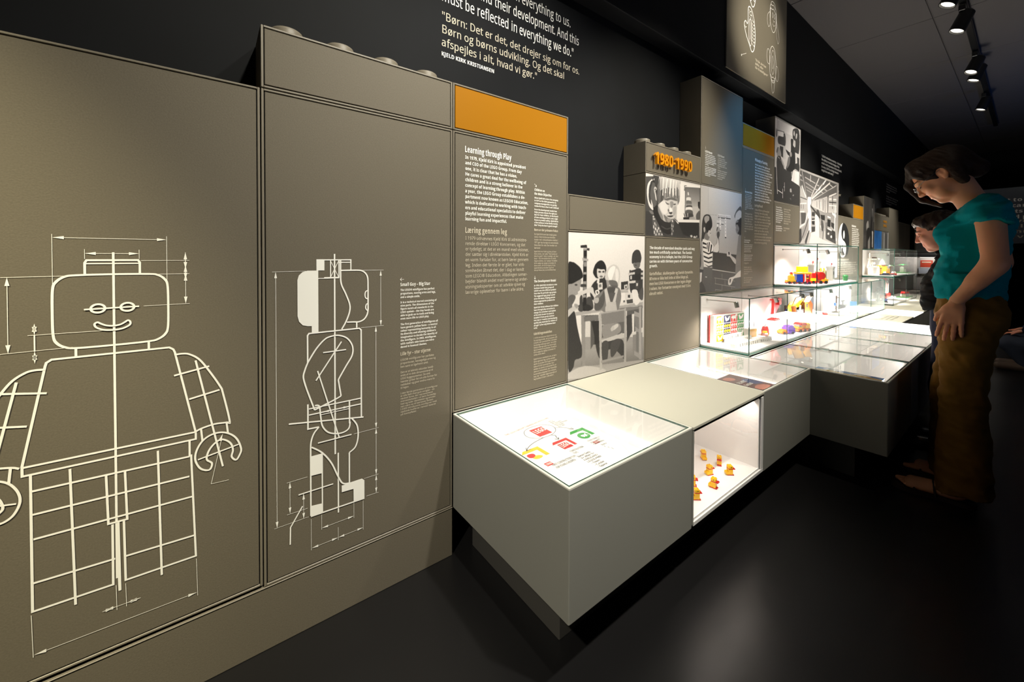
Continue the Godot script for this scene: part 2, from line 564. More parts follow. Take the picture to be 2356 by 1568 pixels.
func lines_on(t: Node3D, called: String, text: String, mt: Material, mirror := NAN, z := 0.0014):
	var o := put(called, line_art(text, 0.001, mirror), mt, t)
	# drawing coordinates are millimetres along the wall and above the floor
	o.position = Vector3(-t.position.x, -t.position.y, z - t.position.z)
	return o

func wtext(t: Node3D, text: String, left: float, top: float, right: float, bottom: float, mt: Material, bold := false, z := 0.0014):
	# block corners given along the wall and above the floor
	return words("lettering", text, left - t.position.x, top - t.position.y, right - left, top - bottom, mt, t, bold, z)
# ---------------------------------------------------------------- boards on the wall
func make_boards():
	var W: Material = mats.print_white
	var C: Material = mats.print_cream
	var og: Material = mats.board_grey
	# plinth along the floor
	var p := thing("plinth", "low grey plinth under the two line drawing boards, along the floor", "plinth", Vector3(gx(-4.5), 0, 0))
	pbox("body", Vector3(0, 0, BACK + 0.002), Vector3(MOD * 4.5, BASE - 0.004, -0.001), og, p, 0.002)
	pbox("top_edge", Vector3(0, BASE - 0.0035, BACK + 0.002), Vector3(MOD * 4.5, BASE - 0.0005, 0.0015), mats.board_edge, p, 0.001)
	# front view of the toy figure
	var a := board("line_drawing_board", "wide grey board with white front view drawing of a toy figure", -3, -1, 0.04, 8, og)
	lines_on(a, "drawing", """L75 -185,1171 -185,372; L70 -185,511 -181,339;
		mO75 -284,1086 -279,1103 -266,1114 -248,1117 -185,1118 -123,1117 -105,1114 -92,1103 -86,1086 -85,1032 -86,980 -92,962 -105,951 -123,947 -185,946 -248,947 -266,951 -279,962 -284,980 -285,1032;
		L75 -233,1118 -233,1146 -230,1152 -141,1152 -138,1146 -138,1118; L50 -231,1144 -140,1144;
		L75 -249,947 -249,927; L75 -123,947 -123,927;
		L75 -333,673 -333,695 -297,912 -295,920 -287,926 -84,926 -76,920 -73,912 -32,691 -32,673 -333,673; L75 -333,692 -32,692;
		L75 -321,673 -321,363 -192,360 -192,508; L75 -45,673 -45,632 -42,632 -34,358 -170,360 -172,510;
		L75 -182,511 -180,339; L75 -321,635 -45,630; L75 -319,582 -46,577; L75 -318,526 -41,521; L75 -322,427 -188,422; L75 -173,420 -35,415;
		L75 -202,633 -199,512 -166,511 -169,633; L75 -261,667 -255,344; L75 -108,664 -103,340;
		mC75 -74,905 -58,906 -43,902 -22,884 2,843 22,803 27,786 42,704 35,701 8,703 -21,698 -33,692; mL75 -75,851 -2,864; mL75 -45,783 20,795; mL75 -31,884 26,581;
		mL75 -21,700 -18,664; mL75 35,701 38,670;
		mO75 -18,664 2,676 25,676 46,664 60,645 68,617 64,601 56,590 46,602 49,620 44,640 30,654 18,656 4,646 -6,630 -9,611 2,597 -4,581 -22,590 -33,615 -31,640;
		mL60 -28,616 62,632;
		E75 -212,1037 12,10; E75 -161,1037 12,10; L60 -235,1036 -140,1037;
		O65 -218,1000 -213,1004 -207,1000 -198,995 -186,993 -174,995 -166,1000 -160,1004 -156,999 -158,992 -170,985 -186,983 -203,985 -215,992""", W, -185.0)
	lines_on(a, "dimension_marking", """A18 -284,1204 -87,1204; L16 -284,1212 -284,1090; L16 -87,1213 -87,1090; A18 -233,1168 -139,1168; L16 -233,1178 -233,1155; L16 -139,1178 -139,1155;
		L16 -136,1151 -42,1151; L16 -120,1116 -42,1116; L16 -132,1037 -42,1037; A18 -50,1116 -50,1037; L16 -50,1172 -50,1116; A30 -50,1128 -50,1172; A30 -50,1139 -50,1100;
		L16 -362,1115 -251,1116; L16 -362,949 -254,950; A18 -350,1115 -350,949; L16 -322,985 -188,983; A25 -312,1011 -312,985; A25 -312,948 -312,921; L40 -312,985 -312,948;
		L16 -323,356 -321,259; L16 -33,350 -31,249; A18 -320,264 -32,258; L16 -187,356 -186,294; L16 -170,352 -169,294; A18 -211,303 -187,303; A18 -143,302 -169,302; L16 -211,303 -143,302;
		L16 26,671 0,541 39,539; F0 26,671 16,655 24,652""", W)
	# side view
	var s := board("line_drawing_board", "grey board with white side view drawing of a toy figure beside small text", -1, 0, 0, 8, og)
	lines_on(s, "drawing", """L75 318,1170 318,526; L70 327,528 327,333; L60 267,1119 267,1151 368,1151 368,1117; F0 265,1118 265,1153 288,1153 288,1118; L55 287,1095 331,1095 331,1150; L50 306,1150 306,1096;
		L30 306,1148 330,1096; L30 330,1148 306,1096; L50 331,1143 366,1143;
		F0 270,1118 240,1118 226,1114 216,1104 212,1090 212,980 216,963 226,951 240,947 251,946 251,926 270,926;
		L75 338,1117 386,1117; C75 386,1117 402,1115 415,1106 422,1090 423,1060; L75 423,1060 423,985; C75 423,985 420,968 410,953 394,946 375,947 355,948; L75 386,946 386,927;
		L40 270,1093 331,1093; C75 336,1150 336,1110 338,1074 352,1040 364,1005 363,980 352,950 339,927;
		C60 421,1048 415,1044 413,1034 415,1024 421,1020; C60 421,1004 417,1001 415,992 417,985 421,981;
		L75 239,834 239,918 243,924 394,924 400,918 400,624; L75 239,705 239,628 270,627; L65 242,690 398,690; L65 242,671 398,671; L75 187,657 407,625;
		C75 239,834 262,872 285,898 303,907 330,908 356,895 372,868 371,838 352,806 332,772 328,764; L75 328,764 336,711; C75 336,711 320,704 290,694 258,683; L75 258,683 236,752; C75 236,752 227,790 231,812 239,834;
		L65 283,859 352,859; L65 338,887 262,774; L65 267,804 330,577;
		C75 259,697 271,692 275,660 280,628 296,604 321,592 345,591 360,600 364,620; L75 362,690 362,615; L40 274,664 362,664;
		C75 270,627 255,609 247,583 246,545; L75 246,545 246,355; C75 369,630 386,602 389,563 380,532 361,519; L75 361,519 361,418; L75 352,417 400,417 407,410 407,350 246,353;
		C75 249,569 279,543 306,502 326,452 340,425 360,418; F0 246,541 280,541 280,478 246,480; F0 246,386 280,382 280,352 246,354; F0 337,418 337,396 374,394 374,351 408,350 408,411 400,418;
		L65 279,541 279,352; L65 267,577 368,577; L65 212,433 311,433""", W)
	lines_on(s, "dimension_marking", """L16 146,1116 235,1117; A18 155,1116 155,354; L16 148,354 240,354; L16 394,1116 476,1116; A18 466,1115 466,925; L16 400,925 476,925; A18 449,925 449,576; L16 376,576 458,576; A18 449,576 449,416; L16 409,416 457,416; A18 449,416 449,353; L16 416,354 457,353;
		L16 181,480 237,480; L16 181,383 237,382; A18 189,480 189,384; A18 226,432 226,353; L60 223,394 190,341 189,289;
		L16 277,346 277,298; L16 375,347 375,296; A18 277,303 375,303; L16 247,344 247,246; L16 405,344 405,245; A18 248,252 326,252; A18 326,252 405,252; L16 326,286 326,244;
		A18 281,671 362,671""", W)
	lines_on(s, "arrow_marking", "L22 535,1081 549,1081; L22 541,1087 535,1081 541,1075", W)
	wtext(s, "Small Guy – Big Star", 0.536, 1.070, 0.650, 1.053, W, true)
	wtext(s, "The LEGO® minifigure has perfect\nproportions, moving arms and legs,\nand a simple smile.", 0.536, 1.048, 0.672, 1.012, W, true)
	wtext(s, "It is a technical marvel consisting of\nnine parts. The dimensions of the\nfigure match all standards in the\nLEGO system – the tiny hands are\nable to grab on to tools and bring\neven more life to LEGO play.", 0.536, 1.004, 0.676, 0.936, W, true)
	wtext(s, "The first generation of minifigures all\nhave generic yellow faces – a neutral\ncolour representing humanity in all\nits diversity and allowing children's\nimagination to decide the identity of\nthe minifigure. In 2003, minifigures\nwith realistic skin tones are intro-\nduced in licensed themes.", 0.536, 0.926, 0.681, 0.838, W, true)
	wtext(s, "Lille fyr – stor stjerne", 0.536, 0.824, 0.651, 0.806, C, true)
	wtext(s, "LEGO® minifiguren har perfekte\nproportioner, bevægelige arme og\nben samt et ligefremt smil.", 0.536, 0.800, 0.672, 0.765, C)
	wtext(s, "Den er et teknisk vidunder bestå-\nende af ni dele dimensioneret til\nLEGO byggesystemet. De små\nhænder griber fat om alle former for\nredskaber og giver endnu mere liv\ntil legen.", 0.536, 0.756, 0.678, 0.690, C)
	wtext(s, "I den første generation af minifigurer\ner alle født med gule ansigter – en\nneutral farve, der repræsenterer\nmenneskeheden i al dens forskellig-\nhed og lader identiteten og emotio-\nnen være op til børnenes fantasi.\nI 2003 introduceres minifigurer med\nrealistisk hudfarve i temaer baseret\npå licensaftaler.", 0.536, 0.680, 0.680, 0.596, C)
	var b1 := board("giant_brick", "long grey brick with four studs above the side view drawing", -1, 0, 8, 9, og)
	add_studs(b1, MOD, ROW, 4)
	# learning board
	var l := board("text_board", "grey text board headed Learning through Play, under the ochre block", 0, 1, 2, 8, og)
	wtext(l, "Learning through Play", 0.799, 1.598, 1.026, 1.563, W, true)
	wtext(l, "In 1979, Kjeld Kirk is appointed president\nand CEO of the LEGO Group. From day\none, it is clear that he has a vision.\nHe cares a great deal for the wellbeing of\nchildren and is a strong believer in the\nconcept of learning through play. Within\na year, the LEGO Group establishes a de-\npartment now known as LEGO® Education,\nwhich is dedicated to working with teach-\ners and educational specialists to deliver\nplayful learning experiences that make\nlearning fun and impactful.", 0.799, 1.560, 1.119, 1.300, W, true)
	wtext(l, "Læring gennem leg", 0.800, 1.280, 1.004, 1.248, C, true)
	wtext(l, "I 1979 udnævnes Kjeld Kirk til administre-\nrende direktør i LEGO Koncernen, og det\ner tydeligt, at det er en mand med visioner,\nder sætter sig i direktørstolen. Kjeld Kirk er\nen varm fortaler for, at børn lærer gennem\nleg. Inden det første år er gået, har virk-\nsomheden åbnet det, der i dag er kendt\nsom LEGO® Education. Afdelingen samar-\nbejder blandt andet med lærere og under-\nvisningseksperter om at udvikle sjove og\nlærerige oplevelser for børn i alle aldre.", 0.800, 1.243, 1.124, 1.010, C)
	lines_on(l, "arrow_marking", "L25 1156,1488 1168,1476; L25 1168,1484 1168,1476 1160,1476; L25 1161,1076 1161,1062; L25 1156,1067 1161,1062 1166,1067", W)
	wtext(l, "Children as\nthe Main Objective", 1.156, 1.468, 1.260, 1.436, W, true)
	wtext(l, "When Kjeld Kirk enters the company\nin 1977 as the third generation in\ncompany management, he quickly\nmakes his focus clear to all: Children!", 1.156, 1.430, 1.306, 1.386, W, true)
	wtext(l, "From the development model that\nhelps parents choose the right pro-\nduct for their children, to the launch\nof new exciting products and a tight\nfocus on product safety, Kjeld Kirk is\na firm believer in the family mantra\nthat \"Only the best is good enough\".", 1.156, 1.378, 1.303, 1.298, W, true)
	wtext(l, "Børn er det primære fokus", 1.156, 1.289, 1.302, 1.274, C, true)
	wtext(l, "Da Kjeld Kirk som den tredje gene-\nration i Kirk Kristiansen-familien\ntræder ind i virksomhedens ledelse i\n1977 gør han hurtigt sit overordnede\nfokus klart for alle: Det handler om\nbørnene!", 1.156, 1.268, 1.304, 1.198, C)
	wtext(l, "Kjeld Kirk tror fuldt og fast på fami-\nliens motto, der lyder \"Det bedste er\nikke for godt\". Det er tydeligt i alt, han\nlaver – fra introduktionen af udvik-\nlingsmodellen, der hjælper forældre\ntil at vælge de rigtige produkter til\nderes børn, til lanceringen af nye,\nspændende produkter og til et\nskarpt fokus på produktsikkerhed.", 1.156, 1.190, 1.304, 1.096, C)
	wtext(l, "The Development Model", 1.156, 1.058, 1.290, 1.043, W, true)
	wtext(l, "In 1978, Kjeld Kirk introduces a new\nbusiness model that groups all\nLEGO® sets into different product\nlines that fit particular age groups.\nThe suggested age group is print-\ned on the boxes, helping parents\nchoose appropriate products for\ntheir children.", 1.156, 1.037, 1.298, 0.946, W, true)
	wtext(l, "Kjeld Kirk firmly believes that children\nlearn through play and wishes to\nchange the consumer's perception\nof the LEGO brand. He wants to\nbroaden it from purely construc-\ntion toys to \"creative and developing\nquality play materials for children of\nall ages\" as he truly believes them\nto be.", 1.156, 0.938, 1.306, 0.838, W, true)
	wtext(l, "Udviklingsmodellen", 1.156, 0.822, 1.266, 0.806, C, true)
	wtext(l, "I 1978 introducerer Kjeld Kirk en ny\nforretningsmodel, der grupperer alle\nLEGO® sæt i produktlinier målrettet\nforskellige aldersgrupper. Det anbe-\nfalede aldersgruppe markeres tyde-\nligt på æskerne og hjælper forældre\ntil at vælge de rigtige produkter til\nnetop deres børn.", 1.156, 0.800, 1.300, 0.715, C)
	wtext(l, "Kjeld Kirk er overbevist om, at børn\nlærer gennem leg, og han ønsker\nderfor at ændre forbrugernes opfat-\ntelse af LEGO varemærket. Han\nønsker at udvide sortimentet fra at\nvære en virksomhed, der fremstiller\nkonstruktionslegetøj til en virksom-\nhed, der \"udvikler legematerialer af\nhøj kvalitet til børn i alle aldre\".", 1.156, 0.705, 1.300, 0.605, C)
	board("colour_block", "ochre block on top of the board headed Learning through Play", 0, 1, 8, 9, mats.plain_ochre)
	# 1980 column
	board("plain_board", "short plain grey board above the photograph of children building at a table", 1, 2, 6, 7, og)
	var d := board("text_board", "grey text board below the photograph of the girl with a ponytail", 2, 3, 2, 6, og)
	wtext(d, "The decade of oversized shoulder pads and way\ntoo much artificially curled hair. The Danish\neconomy is in a tailspin, but the LEGO Group\ncarries on with thirteen years of consecutive\ngrowth.", 2.040, 1.226, 2.550, 1.096, W, true)
	wtext(d, "Kartoffelkur, skulderpuder og Danish Dynamite.\n80'erne er ikke helt lette at blive kloge på,\nmen hos LEGO Koncernen er der ingen slinger\ni valsen. Her fortsætter eventyret med 13 års\nubrudt vækst.", 2.041, 1.074, 2.532, 0.938, C, true)
	var n := board("giant_brick", "grey brick with four studs and raised golden dates", 2, 3, 8, 9, og)
	add_studs(n, MOD, ROW, 4)
	words("raised_date", "1980-1990", 2.053 - n.position.x, 1.772 - n.position.y, 0.405, 0.068, mats.ochre_letter, n, true, 0.0105, 0.018)
	# tall board
	var t := board("text_board", "tallest grey board with two small text columns, reaching the bulkhead", 3, 4, 8, 12, og)
	lines_on(t, "arrow_marking", "L20 2680,1914 2680,1897; L20 2675,1902 2680,1897 2685,1902", W)
	wtext(t, "LEGO® Museum", 2.674, 1.888, 2.772, 1.872, W, true)
	wtext(t, "In 1984, the museum at\nLEGOLAND® opens to the\npublic and shows the story\nof the toys that made the\ncompany known around the\nworld to all its visitors\nand fans.", 2.675, 1.866, 2.830, 1.788, W, true)
	wtext(t, "The collection has grown\nwith the years and holds\nthousands of boxes and\nbricks, from the first\nwooden toys to the most\nrecent sets.", 2.675, 1.780, 2.830, 1.716, W, true)
	wtext(t, "LEGO® Museet", 2.852, 1.888, 2.950, 1.872, C, true)
	wtext(t, "I 1984 åbner museet i\nLEGOLAND® for alle gæster\nog fortæller historien om\ndet legetøj, der gjorde\nvirksomheden kendt i hele\nverden.", 2.853, 1.866, 2.995, 1.788, C)
	wtext(t, "Samlingen er vokset gennem\nårene og rummer tusindvis\naf æsker og klodser, fra\nde første trælegetøj til\nde nyeste sæt.", 2.853, 1.780, 2.995, 1.710, C)
	# philosophy board
	var q := board("text_board", "grey text board headed Philosophy of Learning, under a second ochre block", 4, 5, 4, 10, og)
	wtext(q, "Philosophy of Learning", 3.473, 1.955, 3.716, 1.922, W, true)
	wtext(q, "In the course of the eighties and\n90's, research into how children\nlearn has become increasingly impor-\ntant to the way the company develops\nproducts. The idea that children\nlearn best when they build things of\ntheir own becomes the company's\nway of seeing learning: the hands\ngive shape to the thought and to new\nideas that would never have come by\nsitting still. The LEGO Group\nworks with a number of leading\nresearchers to learn more about the\nplay and the learning of children.", 3.474, 1.912, 3.822, 1.610, W, true)
	wtext(q, "Læringsfilosofi", 3.476, 1.590, 3.630, 1.562, C, true)
	wtext(q, "I løbet af 80'erne og 90'erne bliver\nforskning i børns læring stadig\nvigtigere for den måde, som virksom-\nheden udvikler produkter på. Tanken\nom, at børn lærer bedst, når de bygger\nting selv, bliver koncernens syn på\nlæring: hænderne giver form til\ntanken og til nye idéer, der aldrig\nvar kommet ved at sidde stille.\nLEGO Koncernen arbejder sammen med\nen række førende forskere for at lære\nmere om børns leg og læring.", 3.477, 1.552, 3.815, 1.268, C)
	lines_on(q, "arrow_marking", "L18 3305,1697 3305,1684; L18 3301,1688 3305,1684 3309,1688; L18 3302,1322 3302,1310; L18 3298,1314 3302,1310 3306,1314", W)
	wtext(q, "Man meets blocks", 3.298, 1.678, 3.426, 1.662, W, true)
	wtext(q, "In 1984, the company\nand a media laboratory\nbegin working together\non learning through\nbuilding. The result is\na whole new way of\ncontrolling models with\na computer, and in time\nit becomes a programmable\nbrick.", 3.299, 1.655, 3.450, 1.530, W)
	wtext(q, "I 1984 begynder firmaet\net samarbejde om læring\ngennem byggeri. Det fører\ntil en ny måde at styre\nmodeller på ved hjælp af\nen computer og bliver med\ntiden til en programmerbar\nklods.", 3.296, 1.508, 3.450, 1.358, C)
	wtext(q, "Constructing\nknowledge", 3.293, 1.300, 3.400, 1.272, W, true)
	wtext(q, "The philosophy builds on\nthe idea that knowledge\ncannot be handed over,\nit has to be built by\neach and every child.\n\nChildren who make things\nthat can be shown and\nshared learn from each\nother and remember it.", 3.294, 1.264, 3.450, 1.134, W)
	wtext(q, "At bygge viden\n\nFilosofien bygger på, at\nviden ikke kan overføres,\nmen skal bygges op af det\nenkelte barn.\n\nBørn, der skaber ting, som\nkan vises frem og deles,\nlærer af hinanden.", 3.294, 1.122, 3.448, 0.962, C)
	board("colour_block", "ochre block high up, right of the tallest board", 4, 5, 10, 11, mats.plain_ochre)
	var k := board("text_board", "small olive text board under the photograph of two men", 5, 6, 6, 8, og)
	wtext(k, "Toys and Tools", 3.912, 1.605, 4.040, 1.590, W, true)
	wtext(k, "In the early eighties the\ncompany's owner watches\na television programme on\nchildren who write simple\nprograms that steer a little\nturtle, and he sees what\nthe brick might do.\n\nA partnership between\nthe two begins soon after,\nand it lasts for decades.", 3.912, 1.585, 4.070, 1.392, W, true)
	wtext(k, "Legetøj og værktøj", 4.091, 1.600, 4.250, 1.585, C)
	wtext(k, "I starten af 80'erne ser\nfirmaets ejer en udsendelse\nom børn, der skriver enkle\nprogrammer, som styrer en\nskildpadde, og han ser, hvad\nklodsen kan blive til.\n\nEt samarbejde begynder\nkort efter.", 4.091, 1.580, 4.256, 1.396, C)
	# boards farther along
	board("plain_board", "plain grey lower board behind the first glass showcase, under the text columns", 3.0, 6.0, 2, 4, mats.white_liner)
	board("plain_board", "plain board behind the long lower glass showcase", 6.0, 10.0, 2, 4, og)
	board("plain_board", "plain pale board behind the upper glass showcase", 5.0, 8.0, 4, 6, mats.white_liner)
	var y := board("emblem_board", "grey board with a black and white yin yang emblem beside text", 8, 9.79, 4, 8, og)
	lines_on(y, "emblem_light", "S0 5930,1562 5850,1540 5785,1480 5755,1400 5752,1330 5775,1250 5830,1190 5920,1160 6010,1172 6060,1210 6080,1265 6060,1315 6000,1350 5930,1370 5880,1420 5880,1490", W)
	lines_on(y, "emblem_dark", "S0 5930,1562 6030,1555 6130,1500 6190,1420 6205,1340 6185,1260 6130,1195 6060,1165 6075,1240 6065,1310 6000,1350 5930,1372 5880,1420 5880,1490; S0 5890,1268 5935,1268 5935,1225 5890,1225", mats.print_black)
	lines_on(y, "emblem_dot", "S0 5968,1480 5998,1450 5998,1405 5968,1380 5938,1405 5938,1450", W, NAN, 0.003)
	wtext(y, "Balance", 6.315, 1.566, 6.500, 1.540, W, true)
	wtext(y, "When owner and manager\nshare the daily work, the\ncompany looks for a balance\nbetween tradition and change,\nand the leaders write down\neleven opposites that each of\nthem has to live with, such as\nto lead the way and to keep in\nthe background, to be bold\nand to be careful. They hang\non the office walls still.", 6.320, 1.528, 6.665, 1.282, W, true)
	wtext(y, "Ledelsens paradokser", 5.75, 1.150, 6.20, 1.120, C, true)
	wtext(y, "Når ejer og leder deles om det\ndaglige arbejde, søger firmaet en\nbalance mellem tradition og\nforandring, og lederne skriver\nelleve modsætninger ned, som\nhver af dem må leve med.", 5.75, 1.110, 6.60, 0.960, C)
	board("colour_block", "ochre block beyond the factory photograph", 9, 9.79, 8, 9, mats.plain_ochre)
	var z := board("giant_brick", "far grey brick with studs and two golden lines", 10.765, 12.28, 7.46, 8.75, og)
	add_studs(z, MOD * 1.53, ROW * 1.29, 8)
	wtext(z, "1990-\n2000", 8.0, 1.72, 8.27, 1.62, mats.ochre_letter, true, 0.003)
	board("text_board", "tall far board right of the golden lines", 12.28, 13.4, 4, 9.6, og)
	board("text_board", "far narrow board with a pale hourglass picture", 13.4, 14.35, 4, 8.6, og)
	board("colour_block", "small far block with a brown top, last along the wall", 14.35, 15.1, 4, 8.6, og)

func make_wall_quotes():
	var g := func(called, text, l, t, r, b, mt, bold, label):
		var o := words(called, text, l, t, r - l, t - b, mt, self, bold, BACK + 0.002)
		o.name = numbered(called)
		tag(o, label, "lettering")
	g.call("wall_lettering", "                \"They mean everything to us.\nChildren and their development. And this\nmust be reflected in everything we do.\"", 0.777, 2.430, 1.600, 2.213, mats.print_white, false, "large pale English quotation on the black wall, cut by the picture's top")
	g.call("wall_lettering", "\"Børn: Det er det, det drejer sig om for os.\nBørn og børns udvikling. Og det skal\nafspejles i alt, hvad vi gør.\"", 0.777, 2.187, 1.604, 2.030, mats.print_cream, false, "large Danish quotation on the black wall above the ochre block")
	g.call("wall_lettering", "KJELD KIRK KRISTIANSEN", 0.777, 2.018, 1.042, 1.996, mats.print_white, true, "small line of capitals below the Danish quotation")
	g.call("wall_lettering", "\"LEGO® stimulates creativity – it develops\nthe ability to translate images of the\nmind to real expressions in the real world.\nIn a way, LEGO is a bridge between\nimagination and reality.\"", 5.70, 2.366, 6.515, 2.165, mats.print_white, true, "white quotation on the black wall above the factory photograph")
	g.call("wall_lettering", "\"LEGO® stimulerer kreativiteten – den\nudvikler evnen til at omsætte billeder\ni hovedet til virkelige udtryk. På en måde\ner LEGO en bro mellem fantasi og virkelighed.\"", 5.745, 2.105, 6.50, 1.940, mats.print_cream, true, "pale quotation half hidden by the factory photograph's right edge")
	g.call("wall_lettering", "\"To play is to learn, and learning\nis something that never ends. We\nwant to inspire the builders of\ntomorrow.\"\n\n\"At lege er at lære, og læring er noget,\nder aldrig slutter. Vi vil inspirere\nmorgendagens bygmestre, og det\ner vores opgave.\"", 9.11, 2.42, 10.11, 2.06, mats.print_white, true, "small far quotation on the black wall left of the woman's face")
# ---------------------------------------------------------------- counters
func area(parent: Node3D, at: Vector3, to: Vector3, size: Vector2, energy: float, tint := Color(1, 0.98, 0.94)):
	var l := AreaLight3D.new()
	l.name = "strip_light"
	parent.add_child(l, true)
	aim(l, at, to)
	l.area_size = size
	l.light_energy = energy
	l.light_color = tint
	l.area_range = 6.0
	l.area_attenuation = 2.0
	l.shadow_enabled = true

func shell(t: Node3D, w: float, d: float, left: bool, right: bool, front := true):
	# outer panels of a counter unit; its corner stands at the wall, floor level
	var k := 0.012
	var y1 := TOP - 0.004
	var s := 0.0008
	if left: pbox("side_panel", Vector3(s, BASE, 0.002), Vector3(k, y1, d - 0.0014), mats.counter_grey, t, 0.0012)
	if right: pbox("side_panel", Vector3(w - k, BASE, 0.002), Vector3(w - s, y1, d - 0.0014), mats.counter_grey, t, 0.0012)
	if front: pbox("front_panel", Vector3(0.0022 if left else s, BASE, d - k), Vector3(w - (0.0022 if right else s), y1, d), mats.counter_grey, t, 0.0012)
	pbox("bottom_panel", Vector3(k, BASE + 0.001, 0.002), Vector3(w - k, BASE + k, d - k), mats.counter_grey, t)

func pane_y(called: String, lo: Vector3, hi: Vector3, parent: Node, open := []):
	# one sheet of glass lying flat, with its green polished edges
	var b := MB.new()
	b.quad(Vector3(lo.x, hi.y, hi.z), Vector3(hi.x, hi.y, hi.z), Vector3(hi.x, hi.y, lo.z), Vector3(lo.x, hi.y, lo.z))
	var o := put(called, b.mesh(), mats.clear_glass, parent)
	var e := MB.new()
	var k := 0.0022
	e.box(Vector3(lo.x, lo.y, lo.z), Vector3(lo.x + k, hi.y - 0.0003, hi.z))
	e.box(Vector3(hi.x - k, lo.y, lo.z), Vector3(hi.x, hi.y - 0.0003, hi.z))
	e.box(Vector3(lo.x + k, lo.y, hi.z - k), Vector3(hi.x - k, hi.y - 0.0003, hi.z))
	e.box(Vector3(lo.x + k, lo.y, lo.z), Vector3(hi.x - k, hi.y - 0.0003, lo.z + k))
	put("glass_edge", e.mesh(), mats.glass_edge, o)

func lit_case(label: String, g0: float, g1: float, d: float, left := false, right := false, z0 := 0.0, energy := 0.012):
	var w := MOD * (g1 - g0)
	var t := thing("display_case", label, "display case", Vector3(gx(g0), 0, 0))
	shell(t, w, d, left, right)
	var fl := 0.43
	var a := 0.013
	var y1 := TOP - 0.006
	var b := MB.new()   # white liner, open at the top
	b.box(Vector3(a, fl - 0.006, z0 + 0.006), Vector3(w - a, fl, d - a))
	b.box(Vector3(a, fl, z0 + 0.006), Vector3(a + 0.005, y1, d - a))
	b.box(Vector3(w - a - 0.005, fl, z0 + 0.006), Vector3(w - a, y1, d - a))
	b.box(Vector3(a + 0.005, fl, z0 + 0.006), Vector3(w - a - 0.005, y1, z0 + 0.011))
	b.box(Vector3(a + 0.005, fl, d - a - 0.005), Vector3(w - a - 0.005, y1, d - a))
	put("liner", b.mesh(), mats.white_liner, t)
	b = MB.new()
	var q := 0.009
	b.box(Vector3(0.001, TOP - 0.006, z0 + 0.002), Vector3(q, TOP - 0.0005, d - 0.001), 0.0008)
	b.box(Vector3(w - q, TOP - 0.006, z0 + 0.002), Vector3(w - 0.001, TOP - 0.0005, d - 0.001), 0.0008)
	b.box(Vector3(q, TOP - 0.006, d - q), Vector3(w - q, TOP - 0.0005, d - 0.001), 0.0008)
	b.box(Vector3(q, TOP - 0.006, z0 + 0.002), Vector3(w - q, TOP - 0.0005, z0 + q), 0.0008)
	put("rim", b.mesh(), mats.white_rim, t)
	pane_y("glass_lid", Vector3(q + 0.001, TOP - 0.006, z0 + q + 0.001), Vector3(w - q - 0.001, TOP, d - q - 0.001), t)
	if z0 == 0.0: put("led_strip", MB.new_box(Vector3(w - a - 0.014, fl + 0.001, z0 + 0.02), Vector3(w - a - 0.008, fl + 0.006, d - a - 0.02)), mats.led_glow, t)
	put("led_strip", MB.new_box(Vector3(a + 0.0055, TOP - 0.018, z0 + 0.02), Vector3(a + 0.008, TOP - 0.012, d - a - 0.02)), mats.led_glow, t)  # unseen strip hidden under the left rim, placed to light the case
	put("led_strip", MB.new_box(Vector3(a + 0.03, TOP - 0.018, d - a - 0.008), Vector3(w - a - 0.03, TOP - 0.012, d - a - 0.0055)), mats.led_glow, t)  # unseen strip hidden under the front rim, lights the case too
	var zc := (z0 + d) * 0.5
	area(t, Vector3(a + 0.012, TOP - 0.013, zc), Vector3(w * 0.55, fl - 0.02, zc), Vector2(d - z0 - 0.05, 0.01), energy)
	area(t, Vector3(w * 0.5, TOP - 0.014, d - a - 0.010), Vector3(w * 0.5, fl - 0.02, z0 + 0.1), Vector2(w - 0.08, 0.01), energy)
	return t

func base_block(called: String, label: String, lo: Vector3, hi: Vector3):
	var t := thing(called, label, "counter base", Vector3(lo.x, 0, lo.z))
	pbox("body", Vector3(0, 0, 0), Vector3(hi.x - lo.x, BASE - 0.003, hi.z - lo.z), mats.base_dark, t, 0.002)
	pbox("shadow_gap", Vector3(0.02, BASE - 0.003, 0.0), Vector3(hi.x - lo.x - 0.02, BASE, hi.z - lo.z - 0.02), mats.joint_dark, t)  # dark bar, its colour stands in for shade above the base

func solid_unit(label: String, g0: float, g1: float, d: float, left: bool, right: bool, lid: Material, z0 := 0.0) -> Node3D:
	var w := MOD * (g1 - g0)
	var t := thing("display_counter", label, "counter", Vector3(gx(g0), 0, 0))
	shell(t, w, d, left, right)
	pbox("lid" if lid != mats.opal_glow else "light_panel", Vector3(0.001, TOP - 0.012, z0 + 0.002), Vector3(w - 0.001, TOP, d + 0.001), lid, t, 0.0015)
	if lid == mats.opal_glow: area(t, Vector3(w * 0.5, TOP + 0.003, (z0 + d) * 0.5), Vector3(w * 0.5, 3.0, (z0 + d) * 0.5 + 0.001), Vector2(w - 0.02, d - z0 - 0.02), 2.8)
	return t

